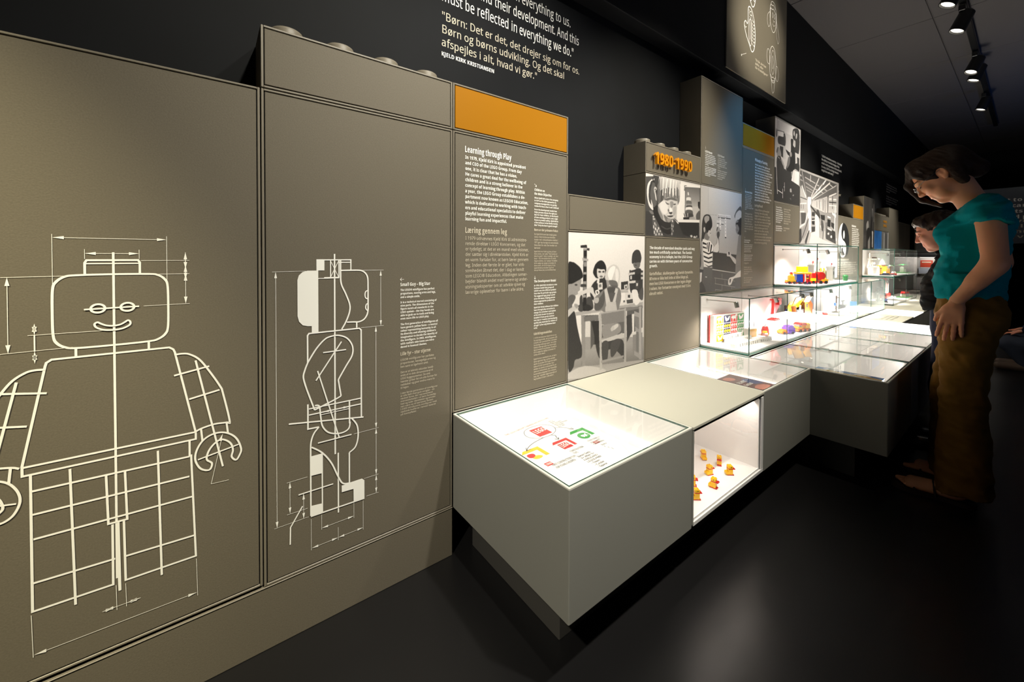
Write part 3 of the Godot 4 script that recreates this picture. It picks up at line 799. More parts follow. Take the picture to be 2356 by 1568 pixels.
func make_counters():
	mat("base_dark", Color(0.28, 0.27, 0.255), 0.7)
	var d := 0.626
	var d2 := 0.94
	lit_case("nearest white lit display case, holding the torn paper sheet, under a glass lid", 0, 1, d, true, true)
	# the niche with the ducks
	var w := MOD
	var t := thing("display_niche", "cream topped counter unit with a bright window in its front", "display case", Vector3(gx(1), 0, 0))
	pbox("bottom_panel", Vector3(0.001, BASE, 0.002), Vector3(w - 0.001, BASE + 0.010, d - 0.004), mats.counter_grey, t)
	pbox("top_panel", Vector3(0.001, TOP - 0.011, 0.002), Vector3(w - 0.001, TOP, d + 0.002), mats.lid_cream, t, 0.0015)
	pbox("shadow_gap", Vector3(0.012, TOP - 0.022, 0.3), Vector3(w - 0.004, TOP - 0.011, d - 0.003), mats.joint_dark, t)  # dark bar painted as the shade under the lid
	var b := MB.new()
	b.box(Vector3(0.014, BASE + 0.010, 0.318), Vector3(w - 0.03, 0.215, d - 0.006))        # floor
	b.box(Vector3(0.014, 0.215, 0.318), Vector3(w - 0.03, TOP - 0.022, 0.328))              # back
	b.box(Vector3(0.014, 0.215, 0.328), Vector3(0.022, TOP - 0.022, d - 0.006))             # left
	b.box(Vector3(w - 0.04, 0.215, 0.328), Vector3(w - 0.03, TOP - 0.022, d - 0.006))       # right
	b.box(Vector3(0.022, TOP - 0.034, 0.328), Vector3(w - 0.04, TOP - 0.030, d - 0.03))     # ceiling
	put("liner", b.mesh(), mats.white_liner, t)
	b = MB.new()
	b.box(Vector3(0.012, BASE + 0.002, d - 0.006), Vector3(w - 0.003, 0.207, d), 0.001)
	b.box(Vector3(w - 0.026, 0.207, d - 0.006), Vector3(w - 0.003, TOP - 0.022, d), 0.001)
	put("window_frame", b.mesh(), mats.white_liner, t)
	pbox("side_panel", Vector3(0.001, BASE + 0.010, 0.002), Vector3(0.011, TOP - 0.011, d), mats.counter_grey, t)
	b = MB.new()
	b.quad(Vector3(0.013, 0.208, d - 0.008), Vector3(w - 0.028, 0.208, d - 0.008), Vector3(w - 0.028, TOP - 0.023, d - 0.008), Vector3(0.013, TOP - 0.023, d - 0.008))
	var pn := put("window_pane", b.mesh(), mats.clear_glass, t)
	put("glass_edge", MB.new_box(Vector3(0.013, 0.2075, d - 0.011), Vector3(w - 0.027, 0.2095, d - 0.007)), mats.glass_edge, pn)
	put("glass_edge", MB.new_box(Vector3(w - 0.0285, 0.2095, d - 0.011), Vector3(w - 0.0268, TOP - 0.024, d - 0.007)), mats.glass_edge, pn)
	put("led_strip", MB.new_box(Vector3(0.03, TOP - 0.038, d - 0.028), Vector3(w - 0.05, TOP - 0.032, d - 0.022)), mats.led_glow, t)  # unseen strip behind the window top, placed to light the niche
	area(t, Vector3(w * 0.5, TOP - 0.042, d - 0.03), Vector3(w * 0.5, 0.215, 0.42), Vector2(w - 0.1, 0.012), 0.10, Color(1, 0.95, 0.90))
	lit_case("white lit display case with a dark red printed sheet, third from the near end", 2, 3, d, false, true)
	lit_case("deeper lit display case whose grey end stands out into the gallery", 3, 4, d2, true, false, 0.32, 0.085)
	lit_case("deep lit display case, second along the projecting counter", 4, 5, d2, false, false, 0.32, 0.055)
	lit_case("deep lit display case, third along the projecting counter", 5, 6, d2, false, false, 0.32, 0.055)
	solid_unit("glowing opal topped counter unit at the end of the projecting counter", 6, 7, d2, false, true, mats.opal_glow, 0.32)
	var c := solid_unit("pale counter unit with fine printed text, beyond the glowing white top", 7, 8, d, false, false, mats.lid_cream, 0.32)
	words("lettering", "The first sets for the\nclassroom were made\nfor learning by building", 0.12, 0.0, 0.40, 0.10, mats.board_grey, c).transform = Transform3D(Basis(Vector3.RIGHT, -PI / 2), Vector3(0, TOP + 0.0005, 0.45))
	solid_unit("narrow glowing counter top in the shorter far counter", 8, 9, d, false, false, mats.opal_glow, 0.32)
	solid_unit("grey counter unit beyond the narrow glowing top", 9, 10.4, d, false, true, mats.lid_cream, 0.0)
	solid_unit("farthest pale counter reaching the end wall, behind the woman", 10.4, 15.6, d2, true, true, mats.lid_cream, 0.0)
	base_block("counter_base", "dark recessed base under the three nearest display cases", Vector3(gx(0) + 0.09, 0, 0.0), Vector3(gx(3) - 0.002, BASE, 0.50))
	base_block("counter_base", "dark recessed base under the projecting counter by the woman's feet", Vector3(gx(3) + 0.09, 0, 0.0), Vector3(gx(7) - 0.09, BASE, 0.80))
	base_block("counter_base", "dark recessed base under the far shorter counter", Vector3(gx(7), 0, 0.0), Vector3(gx(15.5), BASE, 0.50))
	make_paper()
	make_sheets()

# printing on a sheet that lies flat: x along the wall, the drawing's y runs away from the visitor
func flat_art(t: Node3D, called: String, text: String, mt: Material, lift: float):
	var o := put(called, line_art(text), mt, t)
	o.transform = Transform3D(Basis(Vector3.RIGHT, -PI / 2), Vector3(0, lift, 0))
	return o

func flat_text(t: Node3D, text: String, left: float, top: float, wide: float, high: float, mt: Material, bold := false, lift := 0.0022, slant := 0.0):
	var o := words("lettering", text, 0, 0, wide, high, mt, t, bold, 0.0)
	o.transform = Transform3D(Basis(Vector3.UP, slant) * Basis(Vector3.RIGHT, -PI / 2), Vector3(left, lift, -top))
	return o

func make_paper():
	# origin of the sheet's drawing at the counter's corner by the wall; y is minus the distance from the wall
	var t := thing("paper_sheet", "white torn edged sheet with a hand drawn brand diagram and red logos", "paper", Vector3(0, 0.4312, 0))
	var b := MB.new()
	var edge := PackedVector2Array([Vector2(0.84, -0.585), Vector2(0.84, -0.03), Vector2(1.27, -0.03), Vector2(1.285, -0.06), Vector2(1.262, -0.10), Vector2(1.272, -0.15), Vector2(1.258, -0.20), Vector2(1.276, -0.27), Vector2(1.262, -0.33), Vector2(1.282, -0.38), Vector2(1.255, -0.43), Vector2(1.232, -0.47), Vector2(1.248, -0.51), Vector2(1.222, -0.55), Vector2(1.215, -0.585)])
	b.prism(edge, 0.0, 0.0008)
	var o := put("sheet", b.mesh(), mats.white_liner, t)
	o.transform = Transform3D(Basis(Vector3.RIGHT, -PI / 2), Vector3.ZERO)
	var e := MB.new()
	e.ribbon(edge.slice(2), 0.0012, 0.0009)
	put("torn_edge", e.mesh(), mats.lid_cream, t).transform = o.transform
	flat_text(t, "THE LEGO GROUP'S BRAND ARCHITECTURE", 0.955, -0.052, 0.262, 0.012, mats.print_pale_red, false, 0.0022, 0.10)
	flat_art(t, "logo_red", "F0 1062,-82 1130,-82 1130,-152 1062,-152; F0 1052,-238 1066,-221 1140,-221 1140,-285 1126,-285 1126,-236; F0 1068,-245 1116,-245 1116,-288 1068,-288; F0 1196,-312 1222,-312 1222,-330 1196,-330; F0 933,-318 962,-318 962,-340 933,-340", mats.print_red, 0.0014)
	flat_art(t, "box_green", "F0 1172,-214 1190,-195 1264,-195 1264,-266 1246,-266 1246,-214; S0 1212,-226 1232,-234 1240,-252 1232,-270 1212,-278 1192,-270 1184,-252 1192,-234", mats.print_green, 0.0014)
	flat_art(t, "box_yellow", "F0 908,-226 926,-207 1000,-207 1000,-278 982,-278 982,-226; S0 930,-262 945,-256 962,-262 968,-275 950,-281 932,-276", mats.print_yellow, 0.0014)
	flat_art(t, "mascot_patch", "S0 920,-240 936,-236 950,-243 948,-256 934,-264 920,-258", mats.print_red, 0.0018)
	flat_art(t, "box_outline", "L8 908,-226 908,-296 982,-296 982,-226; L8 1052,-238 1052,-302 1126,-302 1126,-238; L8 1172,-214 1172,-286 1246,-286 1246,-214", mats.lid_cream, 0.0014)
	flat_art(t, "bunny_mark", "S0 1198,-250 1206,-243 1220,-246 1230,-238 1228,-250 1232,-262 1222,-258 1218,-266 1212,-258 1206,-264", mats.print_white, 0.0019)
	var k := "O30 1096,-62 1150,-75 1172,-112 1148,-152 1096,-168 1042,-156 1020,-118 1042,-76; C39 1068,-166 1010,-176 968,-192 945,-210; L39 958,-190 943,-211 968,-208; C39 1110,-168 1120,-180 1112,-196 1108,-213; L39 1096,-201 1108,-214 1119,-200; C26 1168,-128 1195,-142 1208,-160 1222,-184; L26 1204,-172 1223,-186 1226,-164"
	flat_art(t, "ink_lines", k, mats.print_ink, 0.0014)
	for m in [[1.066, -0.098, 0.060, 0.030], [1.070, -0.252, 0.044, 0.026]]:
		flat_text(t, "LEGO", m[0], m[1], m[2], m[3], mats.print_white, true, 0.0026, 0.12)
	flat_text(t, "LEGO", 1.199, -0.316, 0.020, 0.010, mats.print_white, true)
	flat_text(t, "LEGO", 0.936, -0.323, 0.023, 0.012, mats.print_white, true)
	flat_text(t, "LABEL OF\nCREATIVE\nAND DEVELOPING\nQUALITY PLAY MATERIALS\nFOR CHILDREN\nOF ALL AGES", 1.185, -0.062, 0.082, 0.072, mats.print_ink)
	flat_text(t, "FIRST CONSTRUCTION TOYS\nFOR YOUNG CHILDREN", 0.950, -0.340, 0.115, 0.030, mats.print_ink)
	flat_text(t, "CONSTRUCTION\nTOYS", 1.070, -0.308, 0.070, 0.028, mats.print_ink)
	flat_text(t, "Basic Sets\n3+ after 5+\nFABULAND\nLEGOLAND\n - Town\n - Castle\n - Space", 1.065, -0.352, 0.072, 0.105, mats.print_ink)
	flat_text(t, "OTHER FORMS OF\nLEGO QUALITY\nPLAY MATERIAL", 1.185, -0.292, 0.070, 0.040, mats.print_ink)
	flat_text(t, "SCALA\nX\n  Y\n    Z", 1.205, -0.345, 0.030, 0.052, mats.print_ink)
	flat_text(t, "PARTS\nDUPLO VALUES", 1.060, -0.475, 0.075, 0.028, mats.print_ink)

func make_sheets():
	var t := thing("printed_sheet", "dark red printed sheet with a white title in the third case", "print", Vector3(0, 0.432, 0))
	pbox("riser", Vector3(2.064, 0, 0.377), Vector3(2.222, 0.1000, 0.600), mats.white_liner, t, 0.001)
	pbox("sheet", Vector3(2.062, 0.1000, 0.375), Vector3(2.224, 0.1012, 0.604), mat("sheet_red", Color(0.36, 0.17, 0.17), 0.5), t)
	flat_art(t, "print_figure", "S0 2090,-400 2120,-392 2150,-400 2158,-424 2140,-440 2110,-436 2090,-420; S0 2085,-555 2130,-540 2180,-552 2190,-580 2140,-592 2095,-585", mat("print_skin", Color(0.72, 0.44, 0.36), 0.6), 0.1016)
	flat_art(t, "print_coat", "S0 2150,-470 2190,-455 2215,-480 2212,-540 2180,-535 2150,-520", mat("print_blue", Color(0.24, 0.28, 0.48), 0.6), 0.1014)
	flat_text(t, "TECHNIC\nControl", 2.085, -0.465, 0.085, 0.055, mats.print_white, true, 0.1016)
	var s := thing("printed_sheet", "blue and yellow picture along the near edge of the projecting case", "print", Vector3(0, 0.432, 0))
	pbox("riser", Vector3(2.642, 0, 0.632), Vector3(2.728, 0.1140, 0.906), mats.white_liner, s, 0.001)
	pbox("sheet", Vector3(2.640, 0.1140, 0.63), Vector3(2.73, 0.1152, 0.908), mat("sheet_blue", Color(0.22, 0.42, 0.66), 0.5), s)
	flat_art(s, "print_land", "F0 2646,-632 2646,-908 2682,-908 2696,-840 2676,-780 2690,-700 2672,-632", mat("print_sand", Color(0.85, 0.66, 0.28), 0.6), 0.1156)
	flat_art(s, "print_cloud", "S0 2700,-660 2722,-690 2716,-740 2694,-710; S0 2700,-790 2724,-820 2712,-860 2690,-830", mats.print_white, 0.1156)
func poster_text(n: String) -> String:
	match n:
		"kids": return "g232>205 -32,-5 1041,-43 1055,809 -26,696;g160>105 -25,805 1055,833 1059,1044 -24,997;g150>175 -24,908 1058,989 1058,1012 -24,997;s190 8,945 194,920 458,986 347,1011 19,985;p70 260,611 367,620 369,786 273,782;p90 742,555 973,548 976,724 816,754 746,792;p60 743,629 813,605 815,747 746,814;p225 90,561 196,569 199,820 159,815 114,730;p215 813,605 849,607 851,758 816,754;p130 830,771 977,763 980,978 832,929;p90 151,566 360,578 361,616 197,612 200,914 160,915;p140 149,569 194,572 203,918 162,917;p165 84,538 342,539 687,530 980,521 981,548 687,552 366,558 90,564;p110 179,578 360,578 361,613 185,612;p120 633,548 981,552 981,571 743,577 634,562;p85 262,618 307,618 309,772 264,815;s55 327,767 455,782 584,781 691,800 720,944 611,871 494,842 382,898;p45 272,619 361,619 369,779 315,786 308,717;p55 736,614 813,605 823,740 746,814;s50 258,388 328,330 450,319 463,411 426,423 341,474 270,456;s40 303,295 289,268 314,220 362,193 411,194 449,229 455,271 437,312 339,316;s205 339,296 336,255 357,245 430,253 439,284 425,312 388,324 357,317;s60 351,269 373,264 390,272 370,277;s60 402,272 419,264 434,272 419,278;s110 369,303 394,298 412,307 390,312;p35 333,244 338,221 430,221 439,253 387,254;p215 346,351 407,349 411,398 350,400;p110 362,362 391,359 393,380 364,382;p50 370,321 403,318 405,346 374,346;p220 345,316 370,318 366,355 334,350;s235 317,404 352,399 371,413 359,437 326,432;s90 331,410 346,407 355,420 341,426;p70 171,107 211,106 211,540 168,537;p150 174,107 213,106 213,119 175,120;p35 180,120 211,120 211,161 181,161;p165 158,170 230,179 228,194 162,191;p140 175,199 209,199 210,231 176,231;p40 176,232 207,233 208,269 174,269;p160 174,269 208,269 206,286 174,285;p35 171,285 206,286 206,333 170,332;p150 172,332 206,333 207,359 172,358;p60 141,350 205,353 205,373 141,370;p140 173,371 211,373 209,393 173,391;p35 173,391 207,393 207,440 171,438;p150 173,425 205,426 205,446 171,444;p35 171,444 207,446 213,537 163,537;p45 137,86 210,81 215,103 138,102;p55 211,103 243,104 243,121 213,119;s60 133,442 161,431 167,517 134,515;s70 212,453 270,450 294,526 224,531;s45 167,510 224,494 282,525 224,541;s70 112,500 156,490 168,537 123,534;s205 111,408 189,392 281,376 305,417 341,446 317,466 258,415 166,424 111,428;s40 -1,211 44,199 87,212 142,245 167,292 154,311 99,329 45,354 0,358;s150 0,352 45,344 99,329 149,318 143,357 132,377 135,390 111,402 109,418 78,426 46,438 1,429;s60 72,351 97,350 105,357 83,359;s90 1,435 46,418 84,433 68,465 25,501 2,500;s95 1,442 35,470 46,503 15,526 2,525;s55 2,551 47,529 79,544 102,631 136,726 159,782 154,854 82,864 61,914 5,909;s190 2,519 46,503 89,483 117,501 112,520 79,524 36,547 2,564;s150 68,484 106,487 115,507 90,512;s120 305,458 377,421 450,389 514,377 631,396 659,463 633,534 607,568 428,562 403,547 342,546 306,499;s85 306,506 341,474 401,436 426,409 439,465 415,520 354,547 312,537;s175 299,458 353,454 365,475 341,494 306,485;s200 437,298 461,257 512,229 563,221 616,241 641,288 633,346 611,388 552,393 513,370 488,341 450,333;s235 474,292 499,250 550,230 577,244 551,294 513,342;s225 577,258 610,259 625,310 604,359 580,330;s150 456,333 488,338 513,356 476,383 463,369;s105 494,335 591,345 611,388 552,393 507,370;p90 526,371 605,381 592,391 539,389;s75 463,397 578,394 605,438 554,514 477,517;p195 432,402 463,390 515,498 516,561 453,557 458,522;p195 581,394 616,403 580,502 607,568 516,561 515,519;p185 446,529 477,492 586,498 607,568 446,560;p85 482,425 579,430 541,496 515,494;b1 ;s60 807,188 821,136 870,109 922,116 952,165 938,211 909,218 850,210 815,217;s105 829,218 865,210 931,207 927,241 887,259 844,244;s60 851,229 872,224 880,233;s55 780,291 851,263 939,256 962,310 957,447 797,440;p200 752,287 854,281 855,299 760,305;p70 773,265 797,265 802,284 773,287;p50 769,306 837,303 841,348 774,349;p200 784,310 812,308 812,336 787,337;p205 746,349 867,347 867,366 747,368;p45 852,296 939,298 940,348 852,347;p70 867,345 918,351 912,415 868,413;p200 876,368 904,369 900,392 876,392;p60 946,272 978,271 980,441 956,440;p190 947,287 978,288 978,307 947,306;p190 947,321 979,322 979,341 947,340;p55 658,354 753,349 761,412 658,410;p215 699,377 747,373 751,408 702,408;p60 715,385 734,383 737,402 718,403;p175 652,415 754,416 762,438 652,433;p225 659,434 713,436 714,502 660,510;p100 687,493 714,493 714,509 687,509;p210 720,444 825,441 833,486 721,484;p50 755,456 786,456 786,477 755,476;p75 735,492 826,490 829,520 742,520;s225 811,426 883,421 912,460 942,485 928,522 877,542 841,509;s80 912,453 980,402 981,502 928,492;p175 366,565 393,558 410,972 381,978;p165 704,553 729,551 737,975 704,971;p125 393,574 704,564 705,655 402,654;p165 393,563 704,559 704,569 393,575;p95 402,658 705,655 706,743 403,748;s140 410,665 517,654 635,664 656,724 557,750 430,751;s200 530,683 608,662 622,684 556,707;s185 518,689 556,671 563,701 531,712;p190 399,761 636,744 676,737 707,762 707,777 406,783;s70 406,787 487,785 482,897 457,915 413,909;s70 532,790 650,781 637,838 559,900 520,888;p150 395,910 699,911 699,926 397,928;p160 921,556 958,554 965,976 928,971;p155 850,585 923,605 924,643 851,623;p120 851,623 924,647 926,742 873,737;p150 865,706 926,735 926,765 866,737;p110 880,746 920,757 922,917 883,901;p150 854,894 965,946 965,980 854,928"
		"girl": return "g215>175 -19,7 1004,-221 1019,1012 -10,1061;p235 -19,14 120,13 120,31 -18,64;g85>75 -18,61 127,26 220,208 209,660 -13,684;p238 602,19 699,24 697,671 532,695 538,466;p235 593,13 1007,23 1008,57 691,107 603,59;p60 677,73 722,68 722,76 686,83 687,164 674,166;p50 585,15 595,13 596,61 585,59;p90 691,98 1008,57 1015,648 688,672;g110>225 704,108 988,64 995,645 697,671;p190 704,444 992,405 995,645 697,671;s225 741,187 759,179 769,223 756,249 744,227;s130 728,246 792,235 801,267 724,287;s225 724,279 800,267 802,324 725,335;s110 725,335 811,331 817,387 721,401;s150 725,392 817,383 822,428 722,445;s80 726,425 822,411 827,452 722,466;s235 713,459 822,440 830,501 709,516;s95 718,507 832,497 842,574 710,589;s70 723,571 842,557 852,614 724,628;p45 661,642 783,626 783,667 662,679;p200 736,561 754,555 755,628 742,630;p50 665,570 674,569 697,635 688,636;p60 718,555 727,554 728,631 719,632;s165 787,629 880,611 880,661 788,670;s90 917,574 955,511 988,490 990,650 928,652;p45 953,326 989,313 991,456 964,434 955,393;p235 540,691 986,655 986,701 567,736;p48 567,740 986,708 990,997 656,1005;s75 656,949 745,976 837,988 746,1009 656,1005;s200 800,957 837,946 847,979 819,989;s190 865,970 903,959 922,992 875,1002;p200 926,949 946,948 946,982 927,983;s62 -3,654 51,611 133,631 186,700 256,806 304,870 417,862 448,712 498,683 549,725 611,831 656,933 665,1013 -3,1024;s45 125,566 192,497 224,658 279,743 367,796 433,791 434,946 369,966 305,939 226,839 164,725;s50 199,481 238,491 255,655 303,741 399,755 432,744 425,823 352,852 264,805 209,690;s78 264,820 352,859 425,838 425,861 352,882 272,850;s78 305,939 377,965 434,946 434,966 369,985;g90>100 107,671 148,674 226,824 305,1008 143,1001 116,818;s225 145,778 158,777 158,814 146,815;s225 127,832 142,831 142,875 127,876;s235 154,867 172,862 174,903 158,904;s235 207,855 222,854 226,888 211,892;s225 184,894 203,893 204,938 187,939;s215 234,906 251,905 251,927 238,928;s215 139,920 154,919 154,964 139,964;s225 215,952 233,951 233,981 218,982;s215 166,963 181,962 181,992 167,993;s215 266,957 281,956 285,978 267,979;s215 118,677 134,668 137,698 122,703;s190 122,714 160,717 149,737 122,736;s190 164,806 176,802 178,843 168,843;s120 58,596 110,597 133,646 88,644;s90 432,698 498,683 483,818 476,944 443,985 433,869;s235 444,696 458,691 469,741 453,742;p200 441,782 453,781 454,828 441,829;p200 466,796 478,795 479,834 466,835;p200 445,844 456,843 457,882 446,883;p180 467,882 478,881 479,912 467,913;p190 444,930 457,929 457,968 444,969;s235 440,681 473,678 567,748 558,764 498,699;s205 207,465 237,431 300,384 478,349 546,402 530,491 514,626 481,677 432,729 391,756 335,730 279,667 239,596 208,533;s140 207,510 255,595 295,681 271,721 232,657 204,586;s225 238,446 316,404 364,458 381,533 350,614 294,620 246,550;s120 302,635 366,673 415,699 465,687 432,736 391,760 335,734;s150 366,689 432,698 408,747 367,743;s175 471,498 521,468 514,595 472,631;s105 307,375 428,326 528,325 537,371 428,364 363,389;s75 328,410 360,434 400,440 384,453 352,448;s75 469,436 497,423 522,424 502,444 479,446;s150 412,405 470,397 463,476 430,504;s240 397,531 421,497 446,517 455,563 430,573 398,574;s120 377,526 397,539 398,577 373,565;s70 390,586 430,577 455,571 447,603 419,618;s225 374,626 414,614 464,620 472,635 374,646;s60 358,651 406,638 472,631 448,657 390,663;s190 390,671 431,663 440,677 399,685;b7 ;g70>60 120,9 257,6 207,480 161,487 130,299;s95 69,133 128,92 159,219 184,439 132,535 87,453 56,253;s225 105,75 113,103 62,186 49,312 57,443 121,544 114,582 58,523 28,403 19,274 40,154;s60 77,139 113,110 85,233 74,323 86,416 124,514 79,454 56,326;s215 86,409 117,493 121,544 98,517;p50 105,45 139,68 143,133 113,125;s220 131,62 139,68 135,91 124,86;s195 133,224 151,191 178,209 176,239 156,265 167,307 179,365 180,417 161,397 149,325 137,275;s90 148,229 167,225 159,249 148,251;g215>110 218,14 593,9 596,267 588,364 555,440 545,354 478,318 363,336 300,384 238,446 207,480 191,333 204,136;p110 189,169 234,18 234,26 228,222 214,434 199,436;p80 244,242 290,196 288,393 238,446;l235/14 296,20 289,120 283,318;l150/10 265,34 251,218;l240/18 360,22 345,132 330,265;l240/22 425,16 414,142 403,268;l238/20 475,18 467,132 469,288;l235/16 525,27 510,156 515,280;l100/16 345,186 351,338;l90/18 386,163 379,318;l95/14 435,169 440,324;l85/18 493,159 499,322;l90/16 543,134 541,323;l90/14 306,193 299,361;l225/8 451,182 461,313;l225/8 402,191 399,299;l225/8 577,64 575,271;l110/14 561,162 563,383;l70/12 224,223 218,434"
		"pair": return "g205>165 -32,7 1007,-92 1030,642 -17,646;p190 -32,13 167,8 173,265 -11,269;l150/4 167,8 168,265;l150/4 176,265 374,258;p60 258,618 854,643 1011,650 1017,840 263,783;p75 263,783 1017,840 1023,1046 269,1011;l200/9 271,787 850,833;l160/5 323,871 503,886 843,918;l160/5 341,927 750,971 864,983;l160/5 351,987 866,1031;l160/5 353,875 355,931;l160/5 583,900 588,954;l160/5 513,944 515,1005;l160/5 759,975 761,1034;l160/5 510,830 512,883;l160/5 351,987 352,1015;p215 399,245 710,243 711,273 400,277;p40 400,275 711,274 707,282 405,284;p215 370,311 535,319 535,339 371,336;p45 371,336 535,339 532,346 376,343;p220 434,278 469,280 472,400 432,398;p50 432,398 474,400 471,405 438,405;p215 562,279 601,278 607,467 567,465;p40 567,466 607,468 603,477 575,477;p220 371,345 407,346 404,371 372,369;l50/7 411,255 412,273;l50/7 439,256 439,273;l50/7 470,255 470,272;l50/7 501,255 502,272;l50/7 533,255 533,272;l50/7 565,254 565,272;l50/7 604,254 605,271;l50/7 640,255 641,271;l50/7 681,254 681,270;l50/6 389,321 389,331;l50/6 420,321 420,332;l50/6 482,324 483,334;l50/6 514,324 514,335;l50/8 448,292 449,300;l50/8 450,348 450,359;l50/8 451,378 451,388;l50/8 580,296 581,305;l50/8 581,328 582,339;l50/8 582,360 583,371;l50/8 583,393 583,403;l50/8 584,428 584,437;s150 378,393 411,371 455,404 447,447 423,490 426,616 384,617 299,610 282,576 348,547 380,477 354,450;s75 382,428 429,419 439,461 397,483 379,463;s65 410,476 424,476 428,616 392,617 399,546;s50 377,379 397,375 378,411 364,408;s205 299,576 381,533 397,490 415,504 421,609 316,617;s60 37,353 66,291 129,265 209,270 256,315 263,370 236,398 196,414 133,456 87,485 72,512 26,533 27,713 16,759 0,746 12,580 32,446;s160 82,304 129,278 193,284 178,333 115,349;s185 124,403 163,367 236,371 261,408 237,433 243,446 214,474 182,469 133,443;s120 133,436 182,469 206,475 167,510 87,485;s55 188,410 220,402 229,412;p70 205,441 237,436 229,443;s190 69,398 97,387 109,417 86,438;s45 131,348 210,318 263,356 236,398 196,407 149,442 124,416;p225 53,499 223,515 298,562 283,617 274,769 86,760 67,646;p45 57,526 143,541 136,554 57,546;p45 58,566 136,578 137,590 58,582;p45 66,609 186,632 283,611 283,628 186,645 67,622;p45 75,653 187,673 271,659 271,676 187,688 79,669;p45 84,696 188,714 277,704 277,718 188,727 85,710;p45 93,733 189,755 273,745 274,759 189,765;p45 215,529 193,618 172,615 191,523;p45 268,556 242,625 218,621 240,542;p45 167,530 161,598 145,591 151,530;g95>70 78,760 279,769 285,1012 115,1004 50,867;p60 -14,779 79,787 50,867 100,1003 -9,998;p190 -13,812 48,813 35,907 -11,918;s50 -11,925 50,900 131,984 115,1004 -9,998;p210 120,852 156,855 156,862 120,859;s90 813,258 831,213 897,164 995,143 1001,354 921,298;s195 832,250 860,211 936,177 996,188 998,249 920,275 843,279;s130 835,331 862,293 920,290 961,326 973,408 925,432 876,419 846,383 855,360;s45 853,316 901,306 902,325 863,330;p70 865,386 904,381 894,390;s50 902,314 998,256 1005,460 944,432 905,418 943,372;g130>115 925,447 1004,430 1023,1046 851,859 856,717;s190 629,618 674,607 721,621 740,651 855,688 857,740 780,710 704,665 630,658;s60 656,618 693,616 699,640 670,644;s215 666,935 692,884 822,866 937,823 1016,810 1018,871 900,883 804,895 749,945 694,954;s60 701,899 738,893 730,922 708,933;p80 861,889 1018,878 1023,1046 847,1038"
		"men": return "p198 -47,18 961,5 986,533 -24,618;p215 -14,19 962,22 968,137 -9,138;p60 -24,603 393,585 996,748 1009,1023 -8,1021;l120/8 76,18 79,379;l110/9 122,32 138,128;p70 81,149 338,133 338,144 82,161;p235 104,156 302,142 293,202 106,209;s60 36,156 52,150 68,222 42,234;s60 118,222 305,200 315,160 363,152 397,209 381,297 262,307 122,305;p185 122,308 369,303 364,463 304,471 298,325 169,324;p55 180,326 305,324 304,455 185,440;l150/6 363,160 388,460;s150 58,412 78,364 146,347 194,370 231,419 221,459 105,466;s90 53,413 90,362 124,361 92,423;s60 83,477 221,459 345,575 418,597 617,567 602,800 380,836 328,748 189,823 121,844 78,636;p205 105,466 151,468 223,512 211,498;s160 221,459 306,502 380,563 356,565 271,529;s40 407,340 582,355 604,273 595,194 625,173 702,178 692,244 759,282 793,441 771,541 618,591 442,587 440,540 559,414 483,393;s150 557,359 620,342 647,379 597,409;s110 498,430 572,420 563,501 442,571;s50 683,44 935,26 935,315 761,315 755,186 676,158;s190 710,55 750,73 739,123 699,106;s170 803,81 856,80 832,141 793,139;s170 717,208 781,174 784,246 745,260;p190 775,325 949,330 951,371 790,376;p55 857,375 952,379 955,453 874,455;s50 768,476 955,453 959,544 851,540 771,533;p225 719,555 960,561 955,735 636,701;l120/6 746,560 740,715;l225/14 65,592 112,913;l225/12 122,867 298,890;l225/14 303,835 308,951;l215/12 371,751 376,860;l200/8 330,810 391,804;s170 589,810 640,805 655,844 591,849;s140 695,881 747,869 747,885 709,892;s110 582,930 633,926 634,950"
